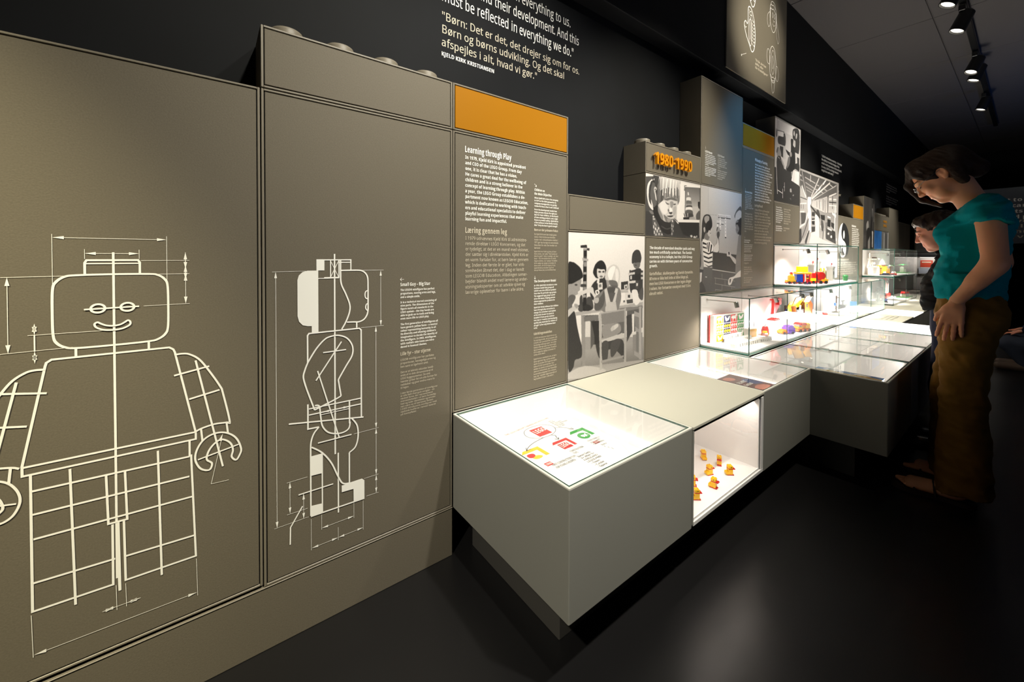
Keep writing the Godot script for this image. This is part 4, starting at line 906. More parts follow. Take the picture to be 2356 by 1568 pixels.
		"factory": return "g110>190 -26,24 944,29 975,1020 -2,1045;g70>110 -26,24 944,29 949,192 257,379 170,349 134,369 -21,201;l170/10 37,30 145,353;l150/10 -6,143 58,151;l190/10 236,36 232,130;l185/14 443,36 256,328;l170/8 103,92 353,128;l160/8 117,160 316,201;l150/7 130,214 291,242;l150/6 143,254 267,275;l170/16 639,18 256,350;l225/14 555,104 610,39;l220/14 435,210 487,155;l215/12 369,258 408,214;l200/16 742,44 269,362;l180/10 728,71 820,93;l170/10 585,168 665,184;l170/8 503,220 559,234;l170/8 393,143 446,147;l160/8 342,211 394,209;l180/12 929,49 295,380;l215/14 932,171 719,254;l200/10 660,271 561,310;p90 687,173 929,65 932,162 295,380;g150>200 282,389 949,192 958,470 609,511 259,465;l60/16 689,259 689,502;l70/12 554,319 559,486;l80/10 465,347 471,475;l90/8 392,373 401,461;l60/14 824,229 822,430;l230/12 841,283 935,268;l60/10 721,340 937,317;l230/10 723,387 938,366;l90/9 604,326 616,510;l210/16 493,366 496,464;l215/18 720,293 795,282;l235/24 907,378 887,755;p235 176,348 256,335 258,422 234,454 261,552 268,821 169,834 187,561 172,463;p175 -21,201 170,377 181,562 118,710 -8,791;l225/10 -2,80 22,96;l215/18 36,218 134,355;l90/8 5,375 158,386;l220/10 -10,464 148,438;l100/6 6,403 13,457;l80/8 30,468 32,524;l90/8 77,462 78,525;l220/12 -7,570 103,557;p85 22,580 139,567 130,709 37,732;p60 -7,804 38,787 65,925 20,983 -3,984;l225/16 -2,776 118,717 187,561;p150 39,808 166,706 201,631 205,796 100,923 53,940;p70 124,951 205,803 230,801 161,985 125,986;l70/12 64,911 201,638;p60 274,543 350,531 352,593 275,594;p60 276,631 346,620 347,645 283,652;p55 277,667 347,656 345,712 288,713;p70 273,747 362,737 358,807 281,820;l225/8 277,660 354,648;p215 351,571 430,555 474,678 468,966 272,973 256,836 371,806;s70 389,507 442,493 485,571 431,585;l60/18 246,460 486,601;p50 498,555 610,550 613,627 514,621;p45 684,597 774,603 770,715 687,706;p235 683,550 773,560 773,580 684,573;p230 816,479 935,506 928,556 817,511;p60 790,634 884,650 878,739 792,698;p120 628,657 686,644 691,840 641,881;s215 489,715 544,703 573,746 518,758;s85 514,637 556,640 587,730 546,794 517,735;l70/14 574,762 564,916;l215/12 617,782 599,899;p75 659,740 919,777 941,965 649,897;l220/12 688,738 895,779;s210 690,808 735,797 735,829 698,831;s220 781,842 827,840 828,872 782,874;p55 809,752 903,770 907,900 828,888;p225 938,874 962,873 963,914 939,915;l120/4 467,679 475,973;p210 269,842 621,921 862,967 863,1023 199,1039"
	return ""
# ---------------------------------------------------------------- printed photographs
# Flat print: grey shapes laid over one another, then softened and given grain.
# p filled outline, s filled smooth outline, g outline shaded from its top grey to its bottom grey, l line of a given width
func fill_shape(px: PackedByteArray, w: int, h: int, p: PackedVector2Array, g0: float, g1: float):
	var lo := 1e9; var hi := -1e9
	for q in p:
		lo = minf(lo, q.y); hi = maxf(hi, q.y)
	var n := p.size()
	for y in range(maxi(0, int(lo)), mini(h, int(hi) + 1)):
		var xs := []
		var yc := y + 0.5
		for i in n:
			var a := p[i]; var b := p[(i + 1) % n]
			if (a.y <= yc) != (b.y <= yc): xs.append(a.x + (yc - a.y) / (b.y - a.y) * (b.x - a.x))
		xs.sort()
		var g := int(lerpf(g0, g1, clampf((yc - lo) / maxf(1.0, hi - lo), 0, 1)))
		for k in range(0, xs.size() - 1, 2):
			for x in range(maxi(0, int(xs[k] + 0.5)), mini(w, int(xs[k + 1] + 0.5))): px[y * w + x] = g

func soften(px: PackedByteArray, w: int, h: int, times: int):
	for pass_ in times:
		var src := px.duplicate()
		for y in range(1, h - 1):
			var r := y * w
			for x in range(1, w - 1):
				px[r + x] = (src[r + x] * 4 + src[r + x - 1] + src[r + x + 1] + src[r + x - w] + src[r + x + w]) / 8

func grey_picture(text: String, w: int, h: int, grain: int) -> PackedByteArray:
	var px := PackedByteArray()
	px.resize(w * h)
	px.fill(150)
	for m in text.split(";", false):
		var cut := m.find(" ")
		var p := pts_of(m.substr(cut + 1)) if cut > 0 and m[0] != "b" else PackedVector2Array()
		for i in p.size(): p[i] *= Vector2(w, h) * 0.001
		var v := m.substr(1, cut - 1) if cut > 0 else m.substr(1)
		match m[0]:
			"b": soften(px, w, h, int(v))
			"p": fill_shape(px, w, h, p, float(v), float(v))
			"s": fill_shape(px, w, h, curved(p, true, 4), float(v), float(v))
			"g": fill_shape(px, w, h, p, float(v.get_slice(">", 0)), float(v.get_slice(">", 1)))
			"l":
				var half := float(v.get_slice("/", 1)) * 0.0005 * w
				for i in p.size() - 1:
					var d := (p[i + 1] - p[i]).normalized() * half
					var s := Vector2(-d.y, d.x)
					fill_shape(px, w, h, PackedVector2Array([p[i] - s, p[i + 1] - s, p[i + 1] + s, p[i] + s]), float(v), float(v))
	soften(px, w, h, 2)
	var rng := RandomNumberGenerator.new()
	rng.seed = grain
	for i in px.size(): px[i] = clampi(px[i] + rng.randi_range(-7, 7), 0, 255)
	return px

func picture_mat(called: String, text: String, w: int, h: int, tint := Color(0.97, 0.94, 0.92)) -> StandardMaterial3D:
	var im := Image.create_from_data(w, h, false, Image.FORMAT_L8, grey_picture(text, w, h, called.hash() % 1000))
	var m := mat(called, tint, 0.5, 0.0, 0.4)
	m.albedo_texture = ImageTexture.create_from_image(im)
	m.texture_repeat = false
	return m

func photo_board(label: String, g0: float, g1: float, r0: float, r1: float, m: Material, x_from := NAN, x_to := NAN) -> Node3D:
	var l := gx(g0) if is_nan(x_from) else x_from
	var r := gx(g1) if is_nan(x_to) else x_to
	var t := thing("photo_board", label, "photograph", Vector3(l, ry(r0), 0))
	var w := r - l
	var h := ROW * (r1 - r0)
	pbox("body", Vector3(0.0015, 0.0015, BACK + 0.002), Vector3(w - 0.0015, h - 0.0015, -0.002), mats.board_grey, t)
	var b := MB.new()
	b.quaduv(Vector3(0.003, 0.003, 0), Vector3(w - 0.003, 0.003, 0), Vector3(w - 0.003, h - 0.003, 0), Vector3(0.003, h - 0.003, 0))
	put("print", b.mesh(), m, t)
	b = MB.new()
	b.box(Vector3(0.0015, 0.0015, -0.002), Vector3(0.003, h - 0.0015, 0.0004))
	b.box(Vector3(w - 0.003, 0.0015, -0.002), Vector3(w - 0.0015, h - 0.0015, 0.0004))
	b.box(Vector3(0.003, 0.0015, -0.002), Vector3(w - 0.003, 0.003, 0.0004))
	b.box(Vector3(0.003, h - 0.003, -0.002), Vector3(w - 0.003, h - 0.0015, 0.0004))
	put("edge_trim", b.mesh(), mats.board_edge, t)
	return t

func make_photos():
	photo_board("black and white photograph of children building at a small table", 1, 2, 2, 6, picture_mat("photo_kids", poster_text("kids"), 420, 490))
	photo_board("black and white close photograph of a girl with a ponytail looking down", 2, 3, 6, 8, picture_mat("photo_girl", poster_text("girl"), 420, 245 * 2))
	photo_board("black and white photograph of two children by a wall with letter bricks", 3, 4, 4, 8, picture_mat("photo_pair", poster_text("pair"), 420, 490))
	photo_board("tall black and white photograph of two men in an office", 5, 6, 8, 12, picture_mat("photo_men", poster_text("men"), 320, 380))
	photo_board("wide black and white photograph of a long factory hall", 6, 8, 6, 10, picture_mat("photo_factory", poster_text("factory"), 500, 300))
	var far := "p70 0,0 1000,0 1000,1000 0,1000;p55 0,0 500,0 420,500 0,480;s150 250,350 420,300 480,420 300,440;s40 300,420 620,400 560,560 420,700 300,640;p140 420,560 640,480 640,800 420,830;s35 100,640 380,700 430,860 250,900;p160 0,850 400,880 600,1000 0,1000;p205 780,420 900,430 880,640 800,640;p175 760,120 830,130 820,260;s40 640,300 760,280 780,700 640,800;l190/30 930,60 940,300;p120 880,700 960,720 930,900;p60 620,860 1000,800 1000,1000 620,1000"
	photo_board("dark tall photograph beyond the second far ochre block", 0, 0, 4, 9.8, picture_mat("photo_dark", far, 160, 260), 6.87, 7.47)
	var sky := mat("photo_sky", Color(0.16, 0.47, 0.78), 0.5)
	sky.albedo_texture = noise_tex(31, 0.03, 128, false, 1, [Color(0.75, 0.8, 0.85), Color(1, 1, 1)])
	photo_board("bright blue photograph far along the wall", 0, 0, 4, 7.45, sky, 7.475, 7.93)
	photo_board("grey photograph of a shop front beside the blue photograph", 0, 0, 4, 7.45, picture_mat("photo_shop", "p120 0,0 1000,0 1000,1000 0,1000;l220/60 350,30 340,400;p90 450,0 800,40 780,500 480,480;l200/80 900,0 900,900;s60 50,700 300,620 330,900 100,1000;p175 380,560 860,480 820,1000 300,1000;s50 620,680 760,660 740,740;l90/40 400,760 800,900", 160, 200), 7.93, 8.41)
	# hair drawings on the bulkhead
	var t := thing("line_drawing_board", "grey board high on the bulkhead with four white line drawings of toy heads and hair", "board", Vector3(3.06, 2.575, -0.05))
	var w := 1.17
	var h := 0.94
	pbox("face", Vector3(0, 0, 0), Vector3(w, h, 0.008), mats.board_grey, t, 0.001)
	var ribs := ""
	for k in 9:
		var y := 560 + k * 22
		ribs += "C88 %d,%d %d,%d %d,%d;" % [372 - k * 2, y, 400, y - 8 + (k % 2) * 12, 432 - k * 2, y + 4]
	var side := "O132 330,860 375,872 420,830 455,740 462,640 440,560 400,535 352,580 300,630 268,680 262,720 285,740 312,728 328,760;O88 380,780 400,720 398,620 372,570 345,620 340,700 352,770;L74 340,850 360,835 380,850 400,815;L74 345,830 365,812 390,820 412,780;L74 352,800 372,792;C74 268,700 282,688 300,700;"
	var hatch := ""
	for k in 8: hatch += "L83 %d,%d %d,%d %d,%d;" % [404 + (k % 3), 790 - k * 27, 428 + mini(k, 4) * 3, 776 - k * 27, 444 + mini(k, 4) * 2, 792 - k * 27]
	var upper := side + hatch
	var shift := func(s: String, dx: int, dy: int) -> String:
		var out := ""
		for m in s.split(";", false):
			var cut := m.find(" ")
			out += m.substr(0, cut)
			for p in pts_of(m.substr(cut + 1)): out += " %d,%d" % [p.x + dx, p.y + dy]
			out += ";"
		return out
	put("drawing", line_art(shift.call(upper, 30, 70)), mats.print_white, t).position.z = 0.0095
	put("drawing", line_art(shift.call(upper, 30, -290) + "L74 395,330 395,500;L74 415,320 415,490;L52 330,200 250,165;S0 246,170 238,160 246,152 254,162"), mats.print_white, t).position.z = 0.0095
	put("drawing", line_art("O74 830,800 800,765 785,690 800,600 845,545 890,560 920,620 920,720 890,790;C88 790,750 810,770 830,765 850,775 875,770 900,750;C88 786,720 806,735 830,730 850,742 880,735 912,715;L110 795,740 790,620;L110 915,730 918,600;O48 835,690 845,710 855,690 845,665;O48 875,690 885,708 894,688 884,665;C57 862,650 872,636 882,648;C48 845,615 868,600 892,615;O48 786,690 740,660 730,600 760,560 790,600;O48 922,660 960,610 990,520 965,480 935,540"), mats.print_white, t).position.z = 0.0095
	put("drawing", line_art("O74 845,420 805,380 790,300 795,200 830,130 870,110 910,140 930,220 925,320 895,400;O52 845,380 825,320 830,230 860,180 890,230 900,320 880,380;O44 855,340 845,290 862,230 880,290;C74 810,170 840,150 870,160 900,150 920,170;C74 820,140 850,126 880,130 905,140;O48 790,350 750,370 728,320 740,260 790,255;O48 928,260 965,270 990,210 970,150 930,165;L66 830,130 850,30 870,20 890,40 905,130"), mats.print_white, t).position.z = 0.0095
	words("lettering", "\"Et hår, der kan\nskifte, eller\nhår til minifigurer\"", 0.50, 0.215, 0.26, 0.09, mats.print_cream, t, true, 0.0095)
# ---------------------------------------------------------------- glass showcases
func glass_box(label: String, x0: float, x1: float, y0: float, y1: float, joints: Array, back: Array, z1 := 0.3125):
	var t := thing("glass_showcase", label, "showcase", Vector3(x0, y0, 0.003))
	var w := x1 - x0
	var h := y1 - y0
	var d := z1 - 0.003
	var e := 0.0045
	pbox("base_glass", Vector3(0, 0, 0), Vector3(w, 0.008, d), mats.glass_edge, t, 0.001)
	pbox("base_plate", Vector3(0.012, 0.008, 0.004), Vector3(w - 0.012, 0.020, d - 0.012), mats.white_liner, t, 0.001)
	var xs := [0.0] + joints.map(func(j): return j - x0) + [w]
	for i in xs.size() - 1:
		var b := MB.new()
		var a: float = xs[i] + e * 0.5
		var c: float = xs[i + 1] - e * 0.5
		b.quad(Vector3(a, 0.008, d), Vector3(c, 0.008, d), Vector3(c, h - e, d), Vector3(a, h - e, d))
		put("front_pane", b.mesh(), mats.clear_glass, t)
	for s in 2:
		var b := MB.new()
		var x := (e * 0.5) if s == 0 else w - e * 0.5
		b.quad(Vector3(x, 0.008, 0.0), Vector3(x, 0.008, d), Vector3(x, h - e, d), Vector3(x, h - e, 0.0))
		put("end_pane", b.mesh(), mats.clear_glass, t)
	var b := MB.new()
	b.quad(Vector3(e, h, d), Vector3(w - e, h, d), Vector3(w - e, h, 0), Vector3(e, h, 0))
	put("top_pane", b.mesh(), mats.clear_glass, t)
	b = MB.new()     # polished green edges of the sheets
	for i in xs.size():
		var x: float = clampf(xs[i], e * 0.5, w - e * 0.5)
		var k := e * 0.5 if (i == 0 or i == xs.size() - 1) else e * 0.3
		b.box(Vector3(x - k, 0.008, d - e), Vector3(x + k, h - e, d + 0.0004))
	b.box(Vector3(0, h - e, d - e), Vector3(w, h, d + 0.0004))
	b.box(Vector3(0, h - e, 0), Vector3(e, h, d - e))
	b.box(Vector3(w - e, h - e, 0), Vector3(w, h, d - e))
	b.box(Vector3(e, h - e, 0), Vector3(w - e, h, 0.003))
	put("glass_edge", b.mesh(), mats.glass_edge, t)
	var px := 0.006
	for i in back.size():
		var q: float = back[i] - x0
		pbox("back_panel", Vector3(px, 0.020, 0.0), Vector3(q - 0.006, h - 0.012, 0.006), mats.showcase_back if i % 2 == 0 else mats.white_liner, t, 0.001)
		px = q + 0.006
	return t

func mini_lamp(x: float, y: float, z: float, energy: float, label: String, lean := 0.0):
	var t := thing("mini_spotlight", label, "spotlight", Vector3(x, y, 0.012), 0.0, "small steel spotlights inside the showcases")
	var b := MB.new()
	b.cyl(Vector3(0, 0.012, 0), Vector3(0, 0.012, z - 0.012), 0.0028, 0.0028, 8)
	b.cyl(Vector3(0, 0.012, -0.003), Vector3(0, 0.012, 0.004), 0.007, 0.007, 10)
	put("rod", b.mesh(), mats.steel, t)
	b = MB.new()
	b.lathe([Vector2(0, 0.016), Vector2(0.011, 0.016), Vector2(0.013, 0.012), Vector2(0.013, -0.022), Vector2(0.011, -0.022), Vector2(0.010, -0.014), Vector2(0, -0.014)], 14)
	var o := put("lamp_head", b.mesh(), mats.steel, t)
	o.position = Vector3(0, 0.0, z - 0.012)
	o.rotation = Vector3(-0.25, 0, lean)
	b = MB.new()
	b.cyl(Vector3(0, -0.0195, 0), Vector3(0, -0.0175, 0), 0.0095, 0.0095, 12)
	put("lamp_lens", b.mesh(), mats.spot_glow, o)
	var s := SpotLight3D.new()
	s.name = "beam"
	t.add_child(s, true)
	aim(s, Vector3(0, -0.03, z - 0.012), Vector3(sin(lean) * 0.3, -0.35, z - 0.10))
	s.light_energy = energy
	s.light_color = Color(1, 0.97, 0.93)
	s.spot_range = 5.0
	s.spot_attenuation = 2.0
	s.spot_angle = 68
	s.spot_angle_attenuation = 0.8
	s.light_size = 0.02
	s.shadow_enabled = true

func make_showcases():
	mat("showcase_back", Color(0.86, 0.84, 0.83), 0.5, 0.0, 0.4)
	var y0 := TOP + 0.001
	var y1 := 0.910
	var y2 := 1.272
	glass_box("long lower glass showcase with the animal picture block and letter bricks", gx(3), gx(7), y0, y1, [gx(4), gx(5), gx(6)], [gx(4), gx(6), gx(7)])
	glass_box("upper glass showcase with the toy train and the grey castle", gx(5), gx(7), y1 + 0.002, y2, [gx(6)], [gx(5) + 0.59, gx(7)])
	glass_box("small lower glass showcase with the white vehicle and blue box", gx(7) + 0.004, 5.66, y0, y1 - 0.004, [], [5.66])
	glass_box("narrow lower glass showcase between the white vehicle and the black robot", 5.665, 6.30, y0, y1 - 0.004, [], [6.3])
	glass_box("far lower glass showcase with the black robot", 6.82, 8.45, y0, y1, [7.63], [7.2, 8.45])
	glass_box("far upper glass showcase with the palm island and yellow house", 6.82, 8.45, y1 + 0.002, y2, [7.63], [7.25, 8.45])
	var E := 0.46
	mini_lamp(2.705, 0.858, 0.20, E, "small lamp on a thin rod above the animal picture block")
	mini_lamp(3.36, 0.848, 0.20, E, "small lamp above the red helicopter", 0.3)
	mini_lamp(3.93, 0.842, 0.20, E, "left small lamp of the pair above the yellow roofed house", -0.25)
	mini_lamp(4.15, 0.842, 0.20, E, "right small lamp of the pair above the yellow roofed house", -0.2)
	mini_lamp(4.70, 0.842, 0.20, E, "small lamp above the red car in the lower showcase", -0.3)
	mini_lamp(5.45, 0.842, 0.18, E, "small lamp above the white vehicle with a blue box")
	mini_lamp(4.05, 1.218, 0.20, E, "small lamp above the yellow toy train")
	mini_lamp(4.575, 1.215, 0.20, E * 0.7, "small lamp above the grey castle", 0.3)
	mini_lamp(5.05, 1.205, 0.20, E * 0.7, "small lamp above the green bin", 0.2)
	mini_lamp(7.15, 0.842, 0.20, E, "small lamp above the black robot")
	mini_lamp(7.95, 0.842, 0.20, E, "small lamp above the rescue vehicle at the far end")
	mini_lamp(7.10, 1.205, 0.20, E, "small lamp above the palm island")
	mini_lamp(7.95, 1.205, 0.20, E, "small lamp above the far green palm")

# ---------------------------------------------------------------- toys
func plastic(called: String, c: Color) -> StandardMaterial3D:
	return mat(called, c, 0.22, 0.0, 0.5)

func bricks(b: MB, lo: Vector3, hi: Vector3, nx: int, nz: int, c := 0.0006):
	# a building brick: body and studs on top
	b.box(lo, hi, c)
	var p := Vector2((hi.x - lo.x) / nx, (hi.z - lo.z) / nz)
	var r := minf(p.x, p.y) * 0.31
	for i in nx:
		for j in nz:
			var x := lo.x + p.x * (i + 0.5)
			var z := lo.z + p.y * (j + 0.5)
			b.cyl(Vector3(x, hi.y, z), Vector3(x, hi.y + r * 0.72, z), r, r, 8)

func toy_part(t: Node3D, called: String, m: Material, list: Array) -> MeshInstance3D:
	# list of [x0, y0, z0, x1, y1, z1, studs across, studs deep] in millimetres
	var b := MB.new()
	for q in list:
		var lo := Vector3(q[0], q[1], q[2]) * 0.001
		var hi := Vector3(q[3], q[4], q[5]) * 0.001
		if q.size() > 6: bricks(b, lo, hi, q[6], q[7])
		else: b.box(lo, hi, 0.0007)
	return put(called, b.mesh(), m, t)

func toy_wheels(t: Node3D, xs: Array, zs: Array, r: float, wide := 9.0):
	for x in xs:
		for z in zs:
			var b := MB.new()
			b.cyl(Vector3(x, r, z - wide * 0.5) * 0.001, Vector3(x, r, z + wide * 0.5) * 0.001, r * 0.001, r * 0.001, 14)
			put("wheel", b.mesh(), mats.toy_black, t)

func make_ducks():
	var d0 := Node3D.new()
	var u := 9.6
	var hh := 11.0
	toy_part(d0, "feet", mats.toy_red, [[-u, 0, -u * 1.5, u, hh * 0.33, u * 1.5, 2, 3]])
	toy_part(d0, "body", mats.toy_yellow, [[-u, hh * 0.33, -u * 2, u, hh * 1.33, u * 0.0, 2, 2], [-u, hh * 0.33, 0, u, hh * 1.33, u * 1.0, 2, 1], [-u, hh * 1.33, -u * 1.0, u, hh * 2.33, u * 1.0, 2, 2]])
	toy_part(d0, "beak", mats.toy_red, [[-u, hh * 2.33, -u, u, hh * 2.66, u * 2, 2, 3]])
	var hd := toy_part(d0, "head", mats.toy_yellow, [[-u, hh * 2.66, -u, u, hh * 3.66, u, 2, 2]])
	for s in [-1, 1]:
		var b := MB.new()
		b.cyl(Vector3(s * u, hh * 3.2, 2.0) * 0.001, Vector3(s * (u + 0.5), hh * 3.2, 2.0) * 0.001, 0.0019, 0.0019, 10)
		put("eye", b.mesh(), mats.toy_black, hd)
	var spots := [
		[1.840, 0.430, 2.4, 0, "yellow brick duck standing alone at the back of the bright window"],
		[1.845, 0.500, -1.1, 0, "yellow brick duck behind the middle of the bright window, red beak to the left"],
		[1.730, 0.512, 1.2, 0, "upright yellow brick duck in the middle of the white niche"],
		[1.800, 0.566, 0.9, 0, "yellow brick duck nearest the right side of the bright window"],
		[1.645, 0.572, 0.1, 0, "yellow brick duck facing the window pane in front of the others"],
		[1.590, 0.512, 0.6, 0, "yellow brick duck half cut off by the window's left edge, upper one"],
		[1.512, 0.568, 0.9, 0, "nearest yellow brick duck at the window's lower left edge"]]
	for i in spots.size():
		var s: Array = spots[i]
		var t: Node3D = d0 if i == 0 else d0.duplicate()
		t.name = numbered("brick_duck")
		add_child(t)
		t.position = Vector3(s[0], 0.2152, s[1])
		t.rotation.y = s[2]
		tag(t, s[4], "toy duck", "brick ducks in the lit niche")

func make_toys():
	plastic("toy_red", Color(0.78, 0.06, 0.05)); plastic("toy_yellow", Color(0.98, 0.76, 0.03)); plastic("toy_blue", Color(0.05, 0.22, 0.66))
	plastic("toy_black", Color(0.05, 0.05, 0.055)); plastic("toy_white", Color(0.92, 0.91, 0.88)); plastic("toy_grey", Color(0.60, 0.60, 0.58))
	plastic("toy_dark", Color(0.16, 0.16, 0.18)); plastic("toy_green", Color(0.05, 0.50, 0.17)); plastic("toy_orange", Color(0.95, 0.48, 0.06))
	plastic("toy_purple", Color(0.35, 0.20, 0.62)); plastic("toy_pink", Color(0.93, 0.42, 0.48)); plastic("toy_navy", Color(0.10, 0.12, 0.28)); plastic("toy_brown", Color(0.34, 0.18, 0.10)); plastic("toy_sky", Color(0.05, 0.48, 0.88)); plastic("toy_ochre", Color(0.80, 0.58, 0.05)); plastic("toy_sand", Color(0.72, 0.66, 0.48))
	make_ducks()
	var FL := TOP + 0.0212
	# animal picture block
	var t := thing("picture_block", "picture block with animals on yellow, blue, red and green columns", "picture block", Vector3(2.705, FL, 0.058), -0.09)
	pbox("back_cover", Vector3(0, 0, -0.036), Vector3(0.388, 0.190, -0.028), mats.toy_red, t, 0.001)
	pbox("page_block", Vector3(0.001, 0.0, -0.028), Vector3(0.387, 0.189, 0.0), mats.toy_white, t, 0.001)
	var cols := [mats.toy_yellow, mats.toy_navy, mats.toy_red, mats.toy_green]
	for i in 4:
		var x := 0.030 + i * 0.088
		for r in 4:
			var ys := [0.132, 0.095, 0.060, 0.008]
			var hs := [0.050, 0.032, 0.031, 0.048]
			pbox("picture_tile", Vector3(x, ys[r], 0.0), Vector3(x + 0.082, ys[r] + hs[r], 0.0012), cols[i], t)
	var ink: Material = mats.toy_grey
	var wh: Material = mats.toy_white
	var beast := "S0 0,18 6,30 16,33 34,32 46,36 52,46 58,42 62,30 56,26 54,14 52,0 46,0 44,12 22,12 20,0 13,0 12,14"
	var bird := "S0 4,30 14,34 22,24 36,20 46,30 58,34 54,18 44,8 30,6 18,2 10,12"
	var hen := "S0 4,10 14,2 26,2 34,10 36,22 30,30 24,26 16,22 8,24"
	for i in 4:
		var m: Material = ink if i == 0 else wh
		var x := 0.036 + i * 0.088
		for q in [[beast if i % 2 == 0 else bird, 0.137, 1.15, 0.0], [beast if i == 3 else bird, 0.011, 1.15, 0.0]]:
			var o := put("animal_print", line_art(q[0]), m, t)
			o.position = Vector3(x, q[1], 0.0016)
			o.scale = Vector3(q[2], q[2], 1)
		for r in 2:
			for k in 3:
				var o := put("animal_print", line_art(hen), (mats.toy_yellow if i == 1 else m), t)
				o.position = Vector3(x - 0.004 + k * 0.027, [0.098, 0.063][r], 0.0016)
				o.scale = Vector3(0.66, 0.78, 1)
	# letter bricks
	letter_row("I LOVE LEGO bricks", Vector3(2.680, FL, 0.205), -0.085, 0.0268, "front row of white letter bricks on the showcase floor")
	letter_row("AGE 2017", Vector3(2.785, FL + 0.0262, 0.112), -0.02, 0.0268, "raised row of white letter bricks before the picture block")
	letter_row("   IN 1", Vector3(2.905, FL, 0.135), -0.03, 0.0268, "short row of white letter bricks behind the front row")
	t = thing("white_bricks", "plain white bricks carrying the raised letter row", "bricks", Vector3(2.775, FL, 0.095))
	toy_part(t, "brick", wh, [[0, 0, 0, 54, 25, 34]])
	toy_part(t, "brick", wh, [[70, 0, 0, 124, 25, 34]])
	t = thing("picture_box", "small yellow and white picture box behind the letter bricks", "box", Vector3(3.105, FL, 0.118), -0.15)
	pbox("box", Vector3(0, 0, -0.04), Vector3(0.098, 0.064, 0), mats.toy_white, t, 0.001)
	pbox("front_print", Vector3(0.012, 0.004, 0), Vector3(0.096, 0.060, 0.001), mats.toy_ochre, t)
	# helicopter
	t = thing("toy_helicopter", "red toy helicopter with orange struts behind the yellow box", "toy", Vector3(3.30, FL, 0.15), 0.3)
	toy_part(t, "skid", mats.toy_orange, [[0, 0, -26, 110, 5, -20], [0, 0, 20, 110, 5, 26], [20, 5, -24, 26, 22, -18], [20, 5, 18, 26, 22, 24], [84, 5, -24, 90, 22, -18], [84, 5, 18, 90, 22, 24]])
	toy_part(t, "cabin", mats.toy_red, [[0, 20, -24, 70, 44, 24], [12, 44, -20, 62, 60, 20, 3, 2], [70, 30, -8, 150, 42, 8, 6, 1]])
	toy_part(t, "rotor", mats.toy_dark, [[-50, 68, -4, 120, 71, 4], [34, 60, -3, 40, 68, 3]])
	toy_part(t, "nose", mats.toy_yellow, [[-10, 20, -16, 0, 36, 16]])
	# purple and orange vehicles
	t = thing("toy_car", "purple toy car with an orange front at the showcase floor", "toy", Vector3(3.50, FL, 0.215), -0.4)
	toy_part(t, "chassis", mats.toy_orange, [[-50, 8, -24, 0, 26, 24], [-40, 26, -20, -4, 34, 20, 3, 2]])
	toy_part(t, "body", mats.toy_purple, [[0, 8, -26, 70, 50, 26], [8, 50, -22, 60, 62, 22, 3, 2]])
	toy_wheels(t, [-32, 45], [-26, 26], 10)
	t = thing("toy_train", "red and yellow brick vehicle with a slanted red roof", "toy", Vector3(3.66, FL, 0.23), -0.3)
	toy_part(t, "chassis", mats.toy_orange, [[0, 8, -28, 150, 22, 28, 8, 3]])
	toy_part(t, "cab", mats.toy_yellow, [[86, 26, -26, 140, 60, 26, 3, 3], [10, 26, -22, 60, 40, 22, 3, 2]])
	toy_part(t, "roof", mats.toy_red, [[26, 52, -30, 96, 60, 30, 4, 3], [36, 60, -30, 86, 70, 30]])
	toy_part(t, "load", mats.toy_grey, [[20, 40, -20, 50, 56, 20, 2, 2]])
	toy_wheels(t, [24, 75, 126], [-28, 28], 11)
	# step with the tower and the house
	t = thing("display_step", "white step inside the lower showcase carrying the tower and house", "display step", Vector3(3.46, FL, 0.012))
	pbox("block", Vector3(0, 0, 0), Vector3(1.14, 0.075, 0.15), mats.white_liner, t, 0.002)
	var SL := FL + 0.0755
	t = thing("toy_tower", "red toy tower with translucent pink slanted sheets", "toy", Vector3(3.60, SL, 0.085))
	toy_part(t, "post", mats.toy_red, [[30, 0, -10, 46, 170, 10], [0, 0, -30, 100, 10, 30, 5, 3], [14, 160, -16, 160, 172, 16, 8, 1]])
	var pk := mat("toy_pink_clear", Color(0.95, 0.30, 0.38), 0.3)
	pk.backlight_enabled = true; pk.backlight = Color(0.9, 0.4, 0.45)
	var b := MB.new()
	b.prism(PackedVector2Array([Vector2(0.01, 0.02), Vector2(0.10, 0.03), Vector2(0.26, 0.165), Vector2(0.05, 0.155)]), -0.012, -0.009)
	put("slanted_sheet", b.mesh(), pk, t)
	toy_part(t, "box", mats.toy_red, [[130, 118, -20, 180, 160, 12, 2, 1]])
	t = thing("toy_windmill", "yellow disc and navy sail toy right of the red tower", "toy", Vector3(3.86, SL, 0.10))
	b = MB.new()
	b.prism(PackedVector2Array([Vector2(-0.06, 0.0), Vector2(0.03, 0.0), Vector2(0.02, 0.075)]), -0.004, 0.004)
	put("sail", b.mesh(), mats.toy_navy, t)
	b = MB.new()
	b.cyl(Vector3(0.055, 0.046, 0.006), Vector3(0.055, 0.046, 0.012), 0.046, 0.046, 24)
	put("disc", b.mesh(), mats.toy_ochre, t)
	t = thing("toy_house", "toy house with ochre roof flaps and red walls", "toy", Vector3(3.98, SL, 0.10), -0.1)
	toy_part(t, "wall", mats.toy_brown, [[0, 0, -50, 260, 90, -42], [0, 0, -50, 8, 90, 40], [160, 0, -40, 170, 120, 40]])
	b = MB.new()
	b.prism(PackedVector2Array([Vector2(0.17, 0), Vector2(0.34, 0), Vector2(0.345, 0.09), Vector2(0.26, 0.16), Vector2(0.17, 0.09)]), 0.02, 0.028)
	put("gable", b.mesh(), mats.toy_orange, t)
	toy_part(t, "window", mats.toy_dark, [[215, 66, 28, 245, 100, 30], [30, 20, 30, 150, 60, 36]])
	toy_part(t, "window_frame", mats.toy_white, [[66, 46, 36, 92, 96, 40], [330, 10, 30, 360, 44, 34]])
